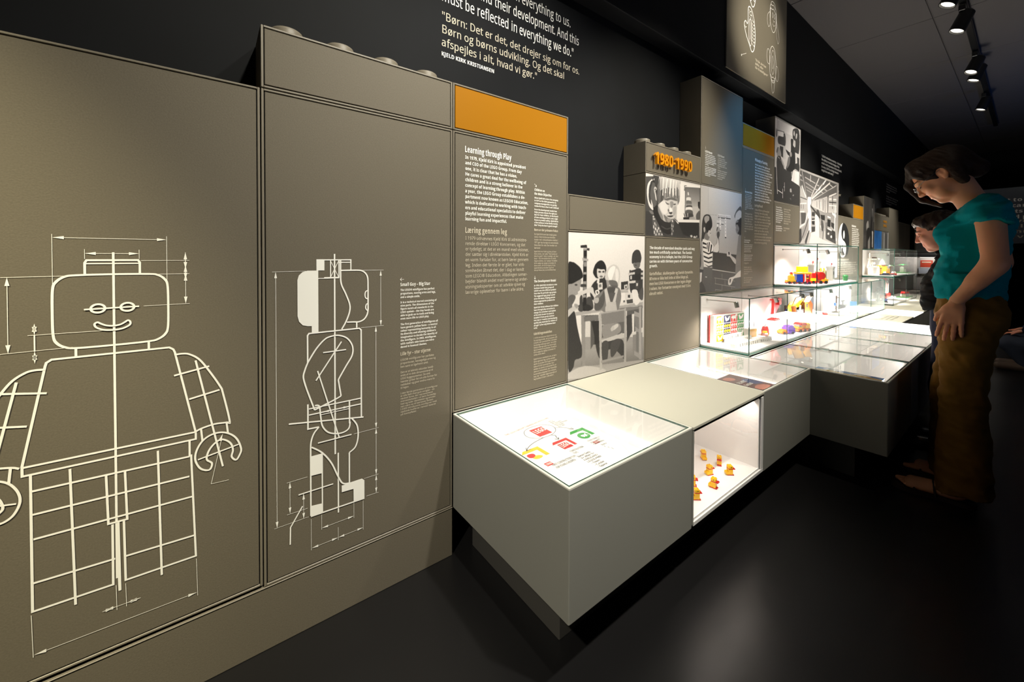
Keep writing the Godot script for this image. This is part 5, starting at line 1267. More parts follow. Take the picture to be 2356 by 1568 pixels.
	for q in [[0.02, 0.16, 0.15, 0.06, 0.03, 0.5], [0.17, 0.165, 0.12, -0.02, 0.045, 0.35], [-0.07, 0.12, 0.06, 0.0, 0.02, 0.2], [0.26, 0.16, 0.10, 0.06, 0.03, -0.75]]:
		b = MB.new()
		b.prism(PackedVector2Array([Vector2(0, 0), Vector2(q[2], 0), Vector2(q[2] - 0.03, -0.11), Vector2(-0.03, -0.11)]), -0.003, 0.003)
		var o := put("roof_flap", b.mesh(), mats.toy_ochre, t)
		o.position = Vector3(q[0], q[1] + 0.004, q[4])
		o.rotation = Vector3(0.35, 0, 0.12 if q[5] > 0 else q[5])
	# red car, crane, white vehicle
	t = thing("toy_car", "small red and grey toy car before the dark panel", "toy", Vector3(4.72, FL, 0.16), 0.5)
	toy_part(t, "body", mats.toy_red, [[0, 8, -22, 90, 24, 22, 5, 2], [30, 28, -20, 76, 44, 20, 3, 2]])
	toy_part(t, "bumper", mats.toy_grey, [[-8, 8, -24, 0, 18, 24], [90, 8, -24, 98, 18, 24], [36, 44, -14, 60, 50, 14]])
	toy_wheels(t, [16, 74], [-22, 22], 10)
	pbox("dark_panel", Vector3(4.50, FL + 0.001, 0.012), Vector3(4.86, 0.89, 0.022), mat("panel_slate", Color(0.36, 0.37, 0.40), 0.6), self, 0.001)
	tag(get_node("dark_panel"), "slate grey upright panel behind the small red car", "panel")
	t = thing("toy_crane", "thin grey and brown toy crane arm on a dark foot", "toy", Vector3(5.30, FL, 0.10))
	toy_part(t, "foot", mats.toy_dark, [[-50, 0, -30, 50, 8, 30, 5, 3], [-60, 44, -3, 60, 48, 3], [-50, 66, -3, -10, 70, 3]])
	toy_part(t, "mast", mats.toy_brown, [[-5, 8, -5, 5, 150, 5], [-5, 150, -5, 70, 158, 5], [-5, 158, -5, 12, 176, 5]])
	toy_part(t, "hook_box", mats.toy_sky, [[-50, 76, -8, -34, 104, 8, 2, 2]])
	t = thing("toy_vehicle", "white toy vehicle carrying an upright bright blue box", "toy", Vector3(5.40, FL, 0.22), 0.3)
	toy_part(t, "chassis", wh, [[-70, 9, -30, 60, 28, 30, 7, 3], [-60, 28, -24, -20, 44, 24, 2, 3]])
	var bb := toy_part(t, "blue_box", mats.toy_sky, [[-4, 30, -26, 46, 120, 26]])
	bb.rotation.z = -0.1
	toy_wheels(t, [-48, 36], [-30, 30], 11)
	t = thing("toy_machine", "dark toy machine with a grey top behind the blue box", "toy", Vector3(5.54, FL, 0.10))
	toy_part(t, "frame", mats.toy_dark, [[-40, 0, -30, 40, 60, 30, 4, 3], [-50, 104, -6, 50, 110, 6, 6, 1], [-4, 60, -4, 4, 104, 4]])
	toy_part(t, "panel", mats.toy_grey, [[-30, 20, 30, 30, 54, 33]])
	# upper showcase
	var UL := 0.9332
	t = thing("toy_train", "yellow, red and blue toy steam train, leftmost in the upper showcase", "toy", Vector3(3.99, UL, 0.115), -0.85)
	toy_part(t, "chassis", mats.toy_red, [[-60, 8, -26, 130, 16, 26]])
	toy_part(t, "boiler", mats.toy_yellow, [[-60, 16, -20, 10, 34, 20], [-40, 34, -18, 0, 70, 18, 2, 2], [-28, 74, -8, -8, 86, 8]])
	toy_part(t, "cab", mats.toy_blue, [[14, 16, -24, 60, 84, 24]])
	toy_part(t, "side_post", mats.toy_red, [[62, 16, -27, 72, 88, 27], [106, 16, -27, 116, 88, 27]])
	toy_part(t, "roof", mats.toy_yellow, [[8, 86, -30, 124, 98, 30, 6, 3], [30, 98, -28, 118, 150, -20]])
	toy_part(t, "chimney", mats.toy_red, [[-30, 86, -7, -10, 98, 7, 1, 1]])
	toy_wheels(t, [-44, -6, 34, 74, 110], [-27, 27], 11, 8)
	t = thing("toy_figure", "small red and blue toy figure beside the train", "toy figure", Vector3(4.045, UL, 0.20))
	toy_part(t, "legs", mats.toy_blue, [[-10, 0, -7, -1, 18, 7], [1, 0, -7, 10, 18, 7]])
	toy_part(t, "torso", mats.toy_red, [[-11, 18, -7, 11, 42, 7], [-28, 30, -3, 28, 36, 3]])
	b = MB.new(); b.ball(Vector3(0, 0.052, 0), Vector3(0.009, 0.010, 0.009)); put("head", b.mesh(), mats.toy_yellow, t)
	b = MB.new(); b.cyl(Vector3(0, 0.057, 0), Vector3(0, 0.066, 0), 0.010, 0.007, 12); put("hat", b.mesh(), mats.toy_navy, t)
	t = thing("toy_tree", "pale toy tree between the train and the truck", "toy", Vector3(4.10, UL, 0.15))
	b = MB.new(); b.cyl(Vector3.ZERO, Vector3(0, 0.05, 0), 0.003); put("trunk", b.mesh(), mats.toy_grey, t)
	b = MB.new(); b.ball(Vector3(0, 0.066, 0), Vector3(0.020, 0.022, 0.008)); put("crown", b.mesh(), mats.toy_grey, t)
	t = thing("toy_truck", "red and yellow toy truck with a round red drum", "toy", Vector3(4.20, UL, 0.215), -0.6)
	toy_part(t, "bumper", mats.toy_red, [[-70, 9, -30, -10, 24, 30], [-10, 9, -30, 90, 18, 30]])
	toy_part(t, "cab", mats.toy_yellow, [[-68, 24, -28, -20, 48, 28], [30, 18, -28, 90, 40, 28]])
	toy_part(t, "windscreen", mats.toy_red, [[-56, 48, -26, -8, 92, 26]])
	toy_part(t, "lamp_dome", mats.toy_yellow, [[-60, 56, -14, -56, 74, 14]])
	b = MB.new(); b.cyl(Vector3(0.03, 0.066, -0.02), Vector3(0.03, 0.066, 0.026), 0.036, 0.036, 24); put("drum", b.mesh(), mats.toy_red, t)
	toy_wheels(t, [-48, 20, 66], [-30, 30], 13, 10)
	make_castle(UL)
	t = thing("toy_bin", "green toy bin with a lid at the right of the upper showcase", "toy", Vector3(4.97, UL, 0.245))
	b = MB.new(); b.lathe([Vector2(0, 0), Vector2(0.019, 0), Vector2(0.021, 0.040), Vector2(0, 0.040)], 16); put("body", b.mesh(), mats.toy_green, t)
	b = MB.new(); b.lathe([Vector2(0, 0.041), Vector2(0.025, 0.041), Vector2(0.024, 0.047), Vector2(0.010, 0.058), Vector2(0, 0.060)], 16); put("lid", b.mesh(), mats.toy_green, t)
	# far showcases
	t = thing("toy_island", "blue toy island base with a small palm", "toy", Vector3(7.01, UL, 0.225))
	toy_part(t, "base", mats.toy_navy, [[-150, 0, -60, 60, 8, 50, 13, 7], [-110, 8, -40, -30, 24, 20, 5, 4]])
	palm_part(t, Vector3(-0.05, 0.02, 0.03), 0.105)
	t = thing("toy_villa", "yellow and white toy villa with terraces, in the far upper showcase", "toy", Vector3(7.06, UL, 0.105))
	toy_part(t, "arch", mats.toy_yellow, [[0, 0, 30, 20, 90, 50], [80, 0, 30, 100, 90, 50], [0, 78, 30, 100, 94, 50, 6, 1], [110, 40, 30, 420, 72, 70, 18, 2], [380, 0, 30, 420, 70, 70]])
	toy_part(t, "storey", mats.toy_white, [[-120, 96, -70, 40, 110, 30, 10, 6], [-110, 110, -60, -96, 210, -46], [20, 110, -60, 34, 210, -46], [-120, 200, -70, 40, 212, 20, 10, 5], [-110, 212, -60, -96, 290, -46], [-60, 140, -66, 0, 160, -20]])
	toy_part(t, "terrace", mats.toy_yellow, [[200, 72, 0, 300, 110, 60, 6, 3], [-20, 92, 0, 60, 120, 40, 4, 2]])
	toy_part(t, "roof", mats.toy_brown, [[190, 112, 0, 310, 124, 60, 6, 3], [-50, 212, -40, 10, 232, 0]])
	t = thing("toy_boat", "red toy speedboat before the yellow villa", "toy", Vector3(7.22, UL, 0.245), 0.2)
	b = MB.new()
	b.t = Transform3D(Basis(Vector3.RIGHT, -PI / 2), Vector3.ZERO)
	b.prism(PackedVector2Array([Vector2(-0.13, -0.025), Vector2(0.06, -0.03), Vector2(0.13, 0), Vector2(0.06, 0.03), Vector2(-0.13, 0.025)]), 0.0, 0.022)
	put("hull", b.mesh(), mats.toy_red, t)
	toy_part(t, "cabin", wh, [[-70, 22, -18, 20, 40, 18, 4, 2]])
	t = thing("toy_scene", "green based toy beach scene with a green palm, right of the villa", "toy", Vector3(8.10, UL, 0.22))
	toy_part(t, "base", mats.toy_green, [[-220, 0, -80, 240, 10, 70, 20, 7]])
	toy_part(t, "hut", wh, [[-160, 10, -20, -120, 90, 20, 2, 2], [40, 10, -20, 90, 50, 20, 3, 2]])
	palm_part(t, Vector3(-0.06, 0.01, 0.0), 0.115)
	t = thing("toy_robot", "tall black toy robot model in the far lower showcase", "toy", Vector3(7.05, FL, 0.16), 0.3)
	toy_part(t, "frame", mats.toy_dark, [[-90, 0, -50, 90, 14, 50, 10, 6], [-60, 14, -40, -44, 170, -24], [50, 14, -40, 66, 180, -24], [-80, 100, -40, 90, 116, 30, 9, 4], [-50, 116, -30, 60, 190, 10, 6, 2], [-100, 150, -10, 110, 160, 4]])
	toy_part(t, "cockpit", mats.toy_blue, [[-50, 14, 0, 30, 44, 50, 4, 3]])
	toy_part(t, "trim", mats.toy_red, [[-20, 44, 10, 0, 70, 40], [40, 14, 20, 70, 36, 50], [0, 116, 12, 20, 134, 30]])
	toy_part(t, "plate", wh, [[-20, 118, 12, 0, 130, 32]])
	t = thing("toy_station", "red and white toy building on the back of the far lower showcase", "toy", Vector3(7.85, FL, 0.06))
	toy_part(t, "frame", wh, [[-110, 60, -20, -90, 240, 20], [90, 60, -20, 110, 240, 20], [-110, 60, -20, 110, 76, 20], [-110, 230, -20, 110, 246, 20, 8, 1], [-40, 76, -10, -20, 230, 10], [24, 76, -10, 44, 230, 10]])
	toy_part(t, "wall", mats.toy_red, [[-90, 76, -22, 90, 230, -18], [-140, 0, -40, 140, 58, 40, 10, 3], [-50, 246, -14, 40, 282, 14, 4, 1]])
	t = thing("toy_ambulance", "white and red rescue toy on a green base, in the far lower showcase", "toy", Vector3(8.15, FL, 0.23))
	toy_part(t, "base", mats.toy_green, [[-200, 0, -70, 200, 8, 60, 18, 6]])
	toy_part(t, "body", wh, [[-140, 20, -30, 80, 50, 30, 10, 3]])
	toy_part(t, "roof", mats.toy_red, [[-120, 60, -30, 120, 74, 30, 10, 3], [-160, 74, -20, -120, 92, 20]])
	toy_part(t, "blue_stripe", mats.toy_sky, [[-138, 30, 30, 60, 38, 32]])
	toy_wheels(t, [-110, -60, 0, 50], [-32, 32], 11)

func palm_part(t: Node3D, at: Vector3, h: float):
	var b := MB.new()
	for k in 5: b.cyl(at + Vector3(0.004 * k, h * k / 5, 0), at + Vector3(0.004 * (k + 1), h * (k + 1) / 5, 0), 0.007, 0.0055, 8)
	put("palm_trunk", b.mesh(), mats.toy_brown, t)
	var c := at + Vector3(0.02, h, 0)
	for k in 6:
		b = MB.new()
		b.t = Transform3D(Basis(Vector3.UP, TAU * k / 6), c)
		b.prism(PackedVector2Array([Vector2(0, -0.001), Vector2(0.025, 0.006), Vector2(0.06, -0.008), Vector2(0.025, 0.001)]), -0.011, 0.011)
		put("palm_leaf", b.mesh(), mats.toy_green, t)

func make_castle(y: float):
	var t := thing("toy_castle", "grey toy castle with towers and little flags in the upper showcase", "toy", Vector3(4.62, y, 0.11))
	var g: Material = mats.toy_sand
	toy_part(t, "curtain_wall", g, [[0, 0, -14, 260, 84, 14], [0, 84, -14, 24, 98, 14, 2, 1], [48, 84, -14, 72, 98, 14, 2, 1], [96, 84, -14, 120, 98, 14, 2, 1], [144, 84, -14, 168, 98, 14, 2, 1], [192, 84, -14, 216, 98, 14, 2, 1], [240, 84, -14, 260, 98, 14, 2, 1]])
	for q in [[-50, 0.14, -60], [80, 0.17, -60], [210, 0.12, 20]]:
		var b := MB.new()
		var x: float = q[0] * 0.001
		var z: float = q[2] * 0.001
		b.box(Vector3(x, 0, z), Vector3(x + 0.06, q[1], z + 0.05), 0.001)
		for k in 3: b.box(Vector3(x - 0.004 + k * 0.025, q[1], z - 0.004), Vector3(x + 0.014 + k * 0.025, q[1] + 0.018, z + 0.054), 0.0006)
		var o := put("tower", b.mesh(), mats.toy_grey, t)
		pbox("arrow_slit", Vector3(x + 0.024, q[1] * 0.5, z + 0.05), Vector3(x + 0.036, q[1] * 0.5 + 0.03, z + 0.0515), mats.toy_black, o)
		b = MB.new()
		b.cyl(Vector3(x + 0.03, q[1], z + 0.03), Vector3(x + 0.03, q[1] + 0.052, z + 0.03), 0.0015)
		b.box(Vector3(x + 0.03, q[1] + 0.034, z + 0.029), Vector3(x + 0.055, q[1] + 0.052, z + 0.031))
		put("flag", b.mesh(), mats.toy_red, o)
	for q in [[30, 98], [120, 98], [170, 0], [236, 0], [60, 0]]:
		var x: float = q[0]
		var h: float = q[1]
		toy_part(t, "guard", mats.toy_yellow, [[x, h, 16, x + 9, h + 22, 26], [x + 1, h + 22, 17, x + 8, h + 30, 25]])
		toy_part(t, "shield", mats.toy_red, [[x - 1, h + 4, 26, x + 8, h + 16, 28]])

func letter_row(text: String, at: Vector3, turn: float, step: float, label: String):
	var t := thing("letter_brick_row", label, "letter bricks", at, turn)
	for i in text.length():
		var x := i * step
		var b := MB.new()
		b.box(Vector3(x + 0.0003, 0, -0.030), Vector3(x + step - 0.0003, 0.026, 0), 0.0008)
		for k in 2: b.cyl(Vector3(x + step * 0.5, 0.026, -0.008 - 0.014 * k), Vector3(x + step * 0.5, 0.0285, -0.008 - 0.014 * k), 0.0042, 0.0042, 10)
		put("letter_brick", b.mesh(), mats.toy_white, t)
		if text[i] != " ":
			var lw := 0.004 if text[i] in "I1il" else 0.0105
			words("letter", text[i], x + step * 0.5 - lw * 0.5, 0.0215 if text[i].to_upper() == text[i] or text[i] in "bk" else 0.0185, lw, 0.0165 if text[i].to_upper() == text[i] or text[i] in "bk" else 0.013, mats.toy_black, t, true, 0.0006)
# ---------------------------------------------------------------- far end of the gallery
func make_far_end():
	# the end wall closes the row of boards
	var x := 10.62
	var t := thing("end_display", "white end display crossing the gallery with a large grey photograph, behind the child", "display", Vector3(x, 0, 0.0))
	var side := Basis(Vector3.UP, -PI / 2)     # faces the visitor: its own x runs away from the wall
	pbox("body", Vector3(0.02, BASE, 0.0), Vector3(0.5, 1.92, 0.98), mats.board_grey, t, 0.003)
	pbox("shelf_wall", Vector3(0.0, 0.845, 0.0), Vector3(0.02, 1.165, 0.98), mats.showcase_back, t)
	pbox("shelf_wall", Vector3(0.0, TOP, 0.0), Vector3(0.02, 0.82, 0.98), mats.showcase_back, t)
	pbox("shelf", Vector3(-0.22, 0.82, 0.32), Vector3(0.02, 0.845, 0.98), mats.counter_grey, t, 0.002)
	pbox("cornice", Vector3(-0.004, 1.165, 0.0), Vector3(0.02, 1.25, 0.98), mats.white_liner, t)
	pbox("cornice_shelf", Vector3(-0.20, 1.165, 0.05), Vector3(-0.004, 1.178, 0.95), mats.white_liner, t)
	put("led_strip", MB.new_box(Vector3(-0.16, 1.159, 0.1), Vector3(-0.14, 1.165, 0.9)), mats.led_glow, t)  # unseen strip under the shelf, placed to light the posters
	area(t, Vector3(-0.15, 1.15, 0.5), Vector3(0.05, 0.8, 0.5), Vector2(0.8, 0.02), 0.12)
	var b := MB.new()
	b.t = Transform3D(side, Vector3.ZERO)
	b.quaduv(Vector3(0.0, 0, 0), Vector3(0.94, 0, 0), Vector3(0.94, 0.66, 0), Vector3(0.0, 0.66, 0))
	var o := put("print", b.mesh(), picture_mat("photo_legs", "g120>150 0,0 1000,0 1000,1000 0,1000;p90 0,0 1000,0 1000,180 0,260;p70 0,250 250,180 400,330 100,420;p150 0,860 1000,560 1000,1000 0,1000;p175 0,930 1000,640 1000,1000 0,1000;s25 330,380 560,330 740,420 700,560 640,700 650,900 560,930 560,700 520,640 460,760 470,930 380,940 370,760 330,560;p35 150,520 330,500 340,560 160,590", 256, 140), t)
	o.position = Vector3(0.018, 1.262, 0.02)
	for q in [[0.09, 0.16, 0.86, 0.25, "poster_red", Color(0.75, 0.25, 0.14)], [0.27, 0.09, 0.86, 0.25, "poster_olive", Color(0.33, 0.36, 0.14)], [0.38, 0.16, 0.86, 0.26, "poster_orange", Color(0.80, 0.36, 0.10)], [0.07, 0.15, 0.86, 0.12, "poster_pale", Color(0.80, 0.82, 0.88)]]:
		var p := thing("small_poster", {"poster_red": "orange red poster on the end display's shelf", "poster_olive": "narrow olive poster between two orange posters", "poster_orange": "tall orange poster beside the child's jacket", "poster_pale": "pale blue card leaning before the orange red poster"}[q[4]], "poster", Vector3(x - (0.03 if q[4] == "poster_pale" else 0.012), q[2], q[0]))
		pbox("card", Vector3(0, 0, 0), Vector3(0.008, q[3], q[1]), mat(q[4], q[5], 0.5), p)
		pbox("title_bar", Vector3(-0.002, q[3] * 0.82, 0.02), Vector3(0, q[3] * 0.9, q[1] - 0.02), mats.print_cream, p)
	t = thing("toy_car", "small yellow toy on the end display's lower shelf", "toy", Vector3(x - 0.12, 0.5552, 0.20))
	toy_part(t, "body", mats.toy_yellow, [[-40, 10, -30, 40, 50, 40, 4, 3], [-30, 50, -10, 20, 90, 30, 2, 2]])
	toy_wheels(t, [-24, 24], [-30, 40], 12)
	# wall text far to the right
	t = thing("text_board", "dark blue grey board with large white lettering beyond the woman's shoulder", "board", Vector3(11.6, 1.42, 0.60))
	pbox("body", Vector3(0, 0, 0), Vector3(0.06, 1.02, 1.6), mat("board_slate", Color(0.30, 0.32, 0.36), 0.6), t, 0.003)
	for q in [["\"We want to create chil-\ndren who can teach their\nown parents the big\ndreams and problems.\"", 0.83, 0.40, mats.print_white], ["\"Vi vil give børns\nfantasi plads, hvor\nalle stemmer er vi-\ngtige og villinge.\"", 0.44, 0.36, mats.print_cream]]:
		words("lettering", q[0], 0, 0, 1.25, q[2], q[3], t, true, 0.0).transform = Transform3D(side, Vector3(-0.003, q[1], 0.03))
	t = thing("info_stand", "slanted stand with a blue picture above cream text, at the picture's right edge", "stand", Vector3(8.0, 0, 1.52))
	b = MB.new()
	b.t = Transform3D(side, Vector3.ZERO)
	b.prism(PackedVector2Array([Vector2(-0.10, 0), Vector2(0.5, 0), Vector2(0.5, 1.42), Vector2(-0.02, 1.42), Vector2(0.02, 1.1)]), -0.10, -0.012)
	put("post", b.mesh(), mats.toy_dark, t)
	b = MB.new()
	b.t = Transform3D(side, Vector3.ZERO)
	b.prism(PackedVector2Array([Vector2(0.03, 0.80), Vector2(0.5, 0.84), Vector2(0.5, 1.19), Vector2(0.07, 1.19)]), -0.012, 0.0)
	put("text_card", b.mesh(), mat("card_cream", Color(0.82, 0.77, 0.66), 0.6), t)
	b = MB.new()
	b.t = Transform3D(side, Vector3.ZERO)
	b.prism(PackedVector2Array([Vector2(0.0, 1.19), Vector2(0.5, 1.19), Vector2(0.5, 1.42), Vector2(0.0, 1.42)]), -0.012, 0.0)
	var bl := mat("print_sea", Color(0.20, 0.40, 0.80), 0.5)
	bl.albedo_texture = noise_tex(41, 0.05, 128, false, 1, [Color(0.35, 0.4, 0.6), Color(1, 1, 1)])
	bl.uv1_triplanar = true
	put("picture", b.mesh(), bl, t)
	for q in [["GO\nON", 1.17, 0.14, mats.print_red], ["build your world\nwith every brick\nand play along\nwith all of us", 1.0, 0.13, mats.print_pale_red]]:
		words("lettering", q[0], 0, 0, 0.16 if q[2] == 0.14 else 0.30, q[2], q[3], t, true, 0.0).transform = Transform3D(side, Vector3(-0.003, q[1] - q[2], 0.12))
	var s := SpotLight3D.new()  # unseen spotlight without a fixture, placed to light the stand
	s.name = "beam"
	t.add_child(s, true)
	aim(s, Vector3(-2.0, 3.2, 0.8), Vector3(0, 1.2, 0.4))
	s.light_energy = 3.0; s.spot_angle = 14; s.spot_range = 8; s.light_size = 0.05; s.shadow_enabled = true; s.spot_attenuation = 2.0

# ---------------------------------------------------------------- bodies: a distance field on a grid, meshed as surface nets
class Field:
	var o: Vector3
	var c: float
	var nx: int
	var ny: int
	var nz: int
	var f := PackedFloat32Array()
	func _init(lo: Vector3, hi: Vector3, cell: float):
		o = lo; c = cell
		nx = int((hi.x - lo.x) / c) + 2; ny = int((hi.y - lo.y) / c) + 2; nz = int((hi.z - lo.z) / c) + 2
		f.resize(nx * ny * nz)
		f.fill(1.0)
	func span(lo: Vector3, hi: Vector3) -> Array:
		var a := ((lo - o) / c).floor(); var b := ((hi - o) / c).ceil()
		return [maxi(0, int(a.x)), mini(nx - 1, int(b.x)), maxi(0, int(a.y)), mini(ny - 1, int(b.y)), maxi(0, int(a.z)), mini(nz - 1, int(b.z))]
	func cap(a: Vector3, b: Vector3, ra: float, rb: float, k := 0.02, flat := Vector3.ZERO, s := 1.0):
		var m := maxf(ra, rb) * maxf(1.0, s) + k + c * 2
		var r := span(Vector3(minf(a.x, b.x), minf(a.y, b.y), minf(a.z, b.z)) - Vector3.ONE * m, Vector3(maxf(a.x, b.x), maxf(a.y, b.y), maxf(a.z, b.z)) + Vector3.ONE * m)
		var ab := b - a
		var l2 := maxf(ab.length_squared(), 1e-9)
		var sc := 1.0 / s - 1.0
		for i in range(r[0], r[1] + 1):
			for j in range(r[2], r[3] + 1):
				var at := (i * ny + j) * nz
				for q in range(r[4], r[5] + 1):
					var p := o + Vector3(i, j, q) * c - a
					var t := clampf(p.dot(ab) / l2, 0, 1)
					var w := p - ab * t
					if s != 1.0: w += flat * (w.dot(flat) * sc)
					var d := w.length() - lerpf(ra, rb, t)
					var e := f[at + q]
					var h := maxf(k - absf(d - e), 0.0) / k
					f[at + q] = minf(d, e) - h * h * k * 0.25
	func ell(m: Vector3, rad: Vector3, k := 0.02, turn := Basis(), cut := false):
		var g := maxf(rad.x, maxf(rad.y, rad.z)) + k + c * 2
		var r := span(m - Vector3.ONE * g, m + Vector3.ONE * g)
		var inv := turn.inverse()
		var mn := minf(rad.x, minf(rad.y, rad.z))
		for i in range(r[0], r[1] + 1):
			for j in range(r[2], r[3] + 1):
				var at := (i * ny + j) * nz
				for q in range(r[4], r[5] + 1):
					var p := inv * (o + Vector3(i, j, q) * c - m)
					var u := p / rad
					var k0 := u.length()
					var k1 := (u / rad).length()
					var d := k0 * (k0 - 1.0) / k1 if k1 > 1e-6 else -mn
					var e := f[at + q]
					if cut:
						var h := maxf(k - absf(-d - e), 0.0) / k
						f[at + q] = maxf(-d, e) + h * h * k * 0.25
					else:
						var h := maxf(k - absf(d - e), 0.0) / k
						f[at + q] = minf(d, e) - h * h * k * 0.25
	func plane(p0: Vector3, n: Vector3, lo: Vector3, hi: Vector3):     # keep what lies behind the plane
		var r := span(lo, hi)
		for i in range(r[0], r[1] + 1):
			for j in range(r[2], r[3] + 1):
				for q in range(r[4], r[5] + 1):
					var at := (i * ny + j) * nz + q
					f[at] = maxf(f[at], (o + Vector3(i, j, q) * c - p0).dot(n))
	func ripple(amp: float, scale: Vector3, seed_: int, turn := Basis()):
		var nz_ := FastNoiseLite.new()
		nz_.seed = seed_
		nz_.frequency = 1.0
		nz_.fractal_octaves = 2
		for i in nx:
			for j in ny:
				for q in nz:
					var at := (i * ny + j) * nz + q
					if absf(f[at]) < c * 4:
						f[at] += amp * nz_.get_noise_3dv((turn * (o + Vector3(i, j, q) * c)) * scale)
	func to(b: MB):
		var id := PackedInt32Array()
		id.resize(nx * ny * nz)
		id.fill(-1)
		var vs := PackedVector3Array()
		var ns := PackedVector3Array()
		var sx := ny * nz
		for i in nx - 1:
			for j in ny - 1:
				var base := (i * ny + j) * nz
				for q in nz - 1:
					var a := base + q
					var v := [f[a], f[a + sx], f[a + nz], f[a + sx + nz], f[a + 1], f[a + sx + 1], f[a + nz + 1], f[a + sx + nz + 1]]
					var neg := 0
					for w in v:
						if w < 0.0: neg += 1
					if neg == 0 or neg == 8: continue
					var sum := Vector3.ZERO
					var cnt := 0
					for e in [[0, 1], [2, 3], [4, 5], [6, 7], [0, 2], [1, 3], [4, 6], [5, 7], [0, 4], [1, 5], [2, 6], [3, 7]]:
						var d0: float = v[e[0]]
						var d1: float = v[e[1]]
						if (d0 < 0.0) != (d1 < 0.0):
							var t := d0 / (d0 - d1)
							var p0 := Vector3(e[0] & 1, (e[0] >> 1) & 1, e[0] >> 2)
							var p1 := Vector3(e[1] & 1, (e[1] >> 1) & 1, e[1] >> 2)
							sum += p0.lerp(p1, t)
							cnt += 1
					id[a] = vs.size()
					vs.append(o + (Vector3(i, j, q) + sum / cnt) * c)
					ns.append(Vector3(v[1] - v[0] + v[3] - v[2] + v[5] - v[4] + v[7] - v[6], v[2] - v[0] + v[3] - v[1] + v[6] - v[4] + v[7] - v[5], v[4] - v[0] + v[5] - v[1] + v[6] - v[2] + v[7] - v[3]).normalized())
		for i in range(1, nx - 1):
			for j in range(1, ny - 1):
				for q in range(1, nz - 1):
					var a := i * sx + j * nz + q
					var ins := f[a] < 0.0
					for ax in 3:
						var st: int = [sx, nz, 1][ax]
						if (f[a + st] < 0.0) == ins: continue
						var u: int = [nz, 1, sx][ax]
						var w: int = [1, sx, nz][ax]
						var k := [id[a - u - w], id[a - w], id[a], id[a - u]]
						if k.min() < 0: continue
						if not ins: k.reverse()
						b.trin(vs[k[0]], vs[k[1]], vs[k[2]], ns[k[0]], ns[k[1]], ns[k[2]])
						b.trin(vs[k[0]], vs[k[2]], vs[k[3]], ns[k[0]], ns[k[2]], ns[k[3]])

func cloth(called: String, c: Color, seed_: int) -> StandardMaterial3D:
	var m := mat(called, c, 0.85, 0.0, 0.2)
	m.normal_enabled = true
	m.normal_texture = noise_tex(seed_, 0.5, 128, true, 2.0)
	m.normal_scale = 0.25
	m.uv1_triplanar = true
	m.uv1_scale = Vector3.ONE * 9
	return m

func skin_mat(called: String, c: Color) -> StandardMaterial3D:
	var m := mat(called, c, 0.5, 0.0, 0.4)
	m.subsurf_scatter_enabled = true
	m.subsurf_scatter_strength = 0.12
	return m

# head in its own frame: crown up, face towards -z, origin in the middle of the skull
func head_field(F: Field, R: Basis, C: Vector3, s: float):
	var P := func(x: float, y: float, z: float) -> Vector3: return C + R * (Vector3(x, y, z) * s)
	F.ell(P.call(0, 0.032, 0.012), Vector3(0.076, 0.085, 0.096) * s, 0.02, R)
	F.ell(P.call(0, -0.030, -0.030), Vector3(0.063, 0.078, 0.062) * s, 0.03, R)
	F.cap(P.call(-0.035, -0.075, -0.045), P.call(0.035, -0.075, -0.045), 0.027 * s, 0.027 * s, 0.03)       # jaw
	F.ell(P.call(0, -0.098, -0.068), Vector3(0.022, 0.017, 0.018) * s, 0.02, R)                              # chin
	for e in [-1.0, 1.0]:
		F.ell(P.call(e * 0.036, -0.022, -0.070), Vector3(0.024, 0.020, 0.018) * s, 0.02, R)                  # cheek
		F.ell(P.call(e * 0.032, 0.010, -0.092), Vector3(0.017, 0.011, 0.012) * s, 0.012, R, true)            # eye socket
		F.ell(P.call(e * 0.032, 0.008, -0.078), Vector3(0.0135, 0.0115, 0.0115) * s, 0.004, R)               # lowered lid
		F.cap(P.call(e * 0.014, 0.026, -0.088), P.call(e * 0.045, 0.027, -0.076), 0.007 * s, 0.006 * s, 0.012)
	F.cap(P.call(0, 0.014, -0.088), P.call(0, -0.026, -0.108), 0.0075 * s, 0.0105 * s, 0.010)                # nose
	for e in [-1.0, 1.0]: F.ell(P.call(e * 0.010, -0.030, -0.099), Vector3(0.0075, 0.007, 0.009) * s, 0.006, R)
	F.cap(P.call(-0.017, -0.058, -0.083), P.call(0.017, -0.058, -0.083), 0.0068 * s, 0.0068 * s, 0.008)      # lips
	F.cap(P.call(-0.014, -0.070, -0.081), P.call(0.014, -0.070, -0.081), 0.0078 * s, 0.0078 * s, 0.008)
	F.cap(P.call(-0.020, -0.064, -0.092), P.call(0.020, -0.064, -0.092), 0.0012 * s, 0.0012 * s, 0.002)

func ear_field(F: Field, R: Basis, C: Vector3, s: float, e: float):
	var P := func(x: float, y: float, z: float) -> Vector3: return C + R * (Vector3(x, y, z) * s)
	F.ell(P.call(e * 0.077, 0.002, 0.012), Vector3(0.009, 0.031, 0.018) * s, 0.006, R * Basis(Vector3.UP, e * 0.35))
	F.ell(P.call(e * 0.086, 0.006, 0.008), Vector3(0.006, 0.018, 0.009) * s, 0.004, R, true)
	F.ell(P.call(e * 0.075, -0.026, 0.004), Vector3(0.008, 0.011, 0.010) * s, 0.006, R)

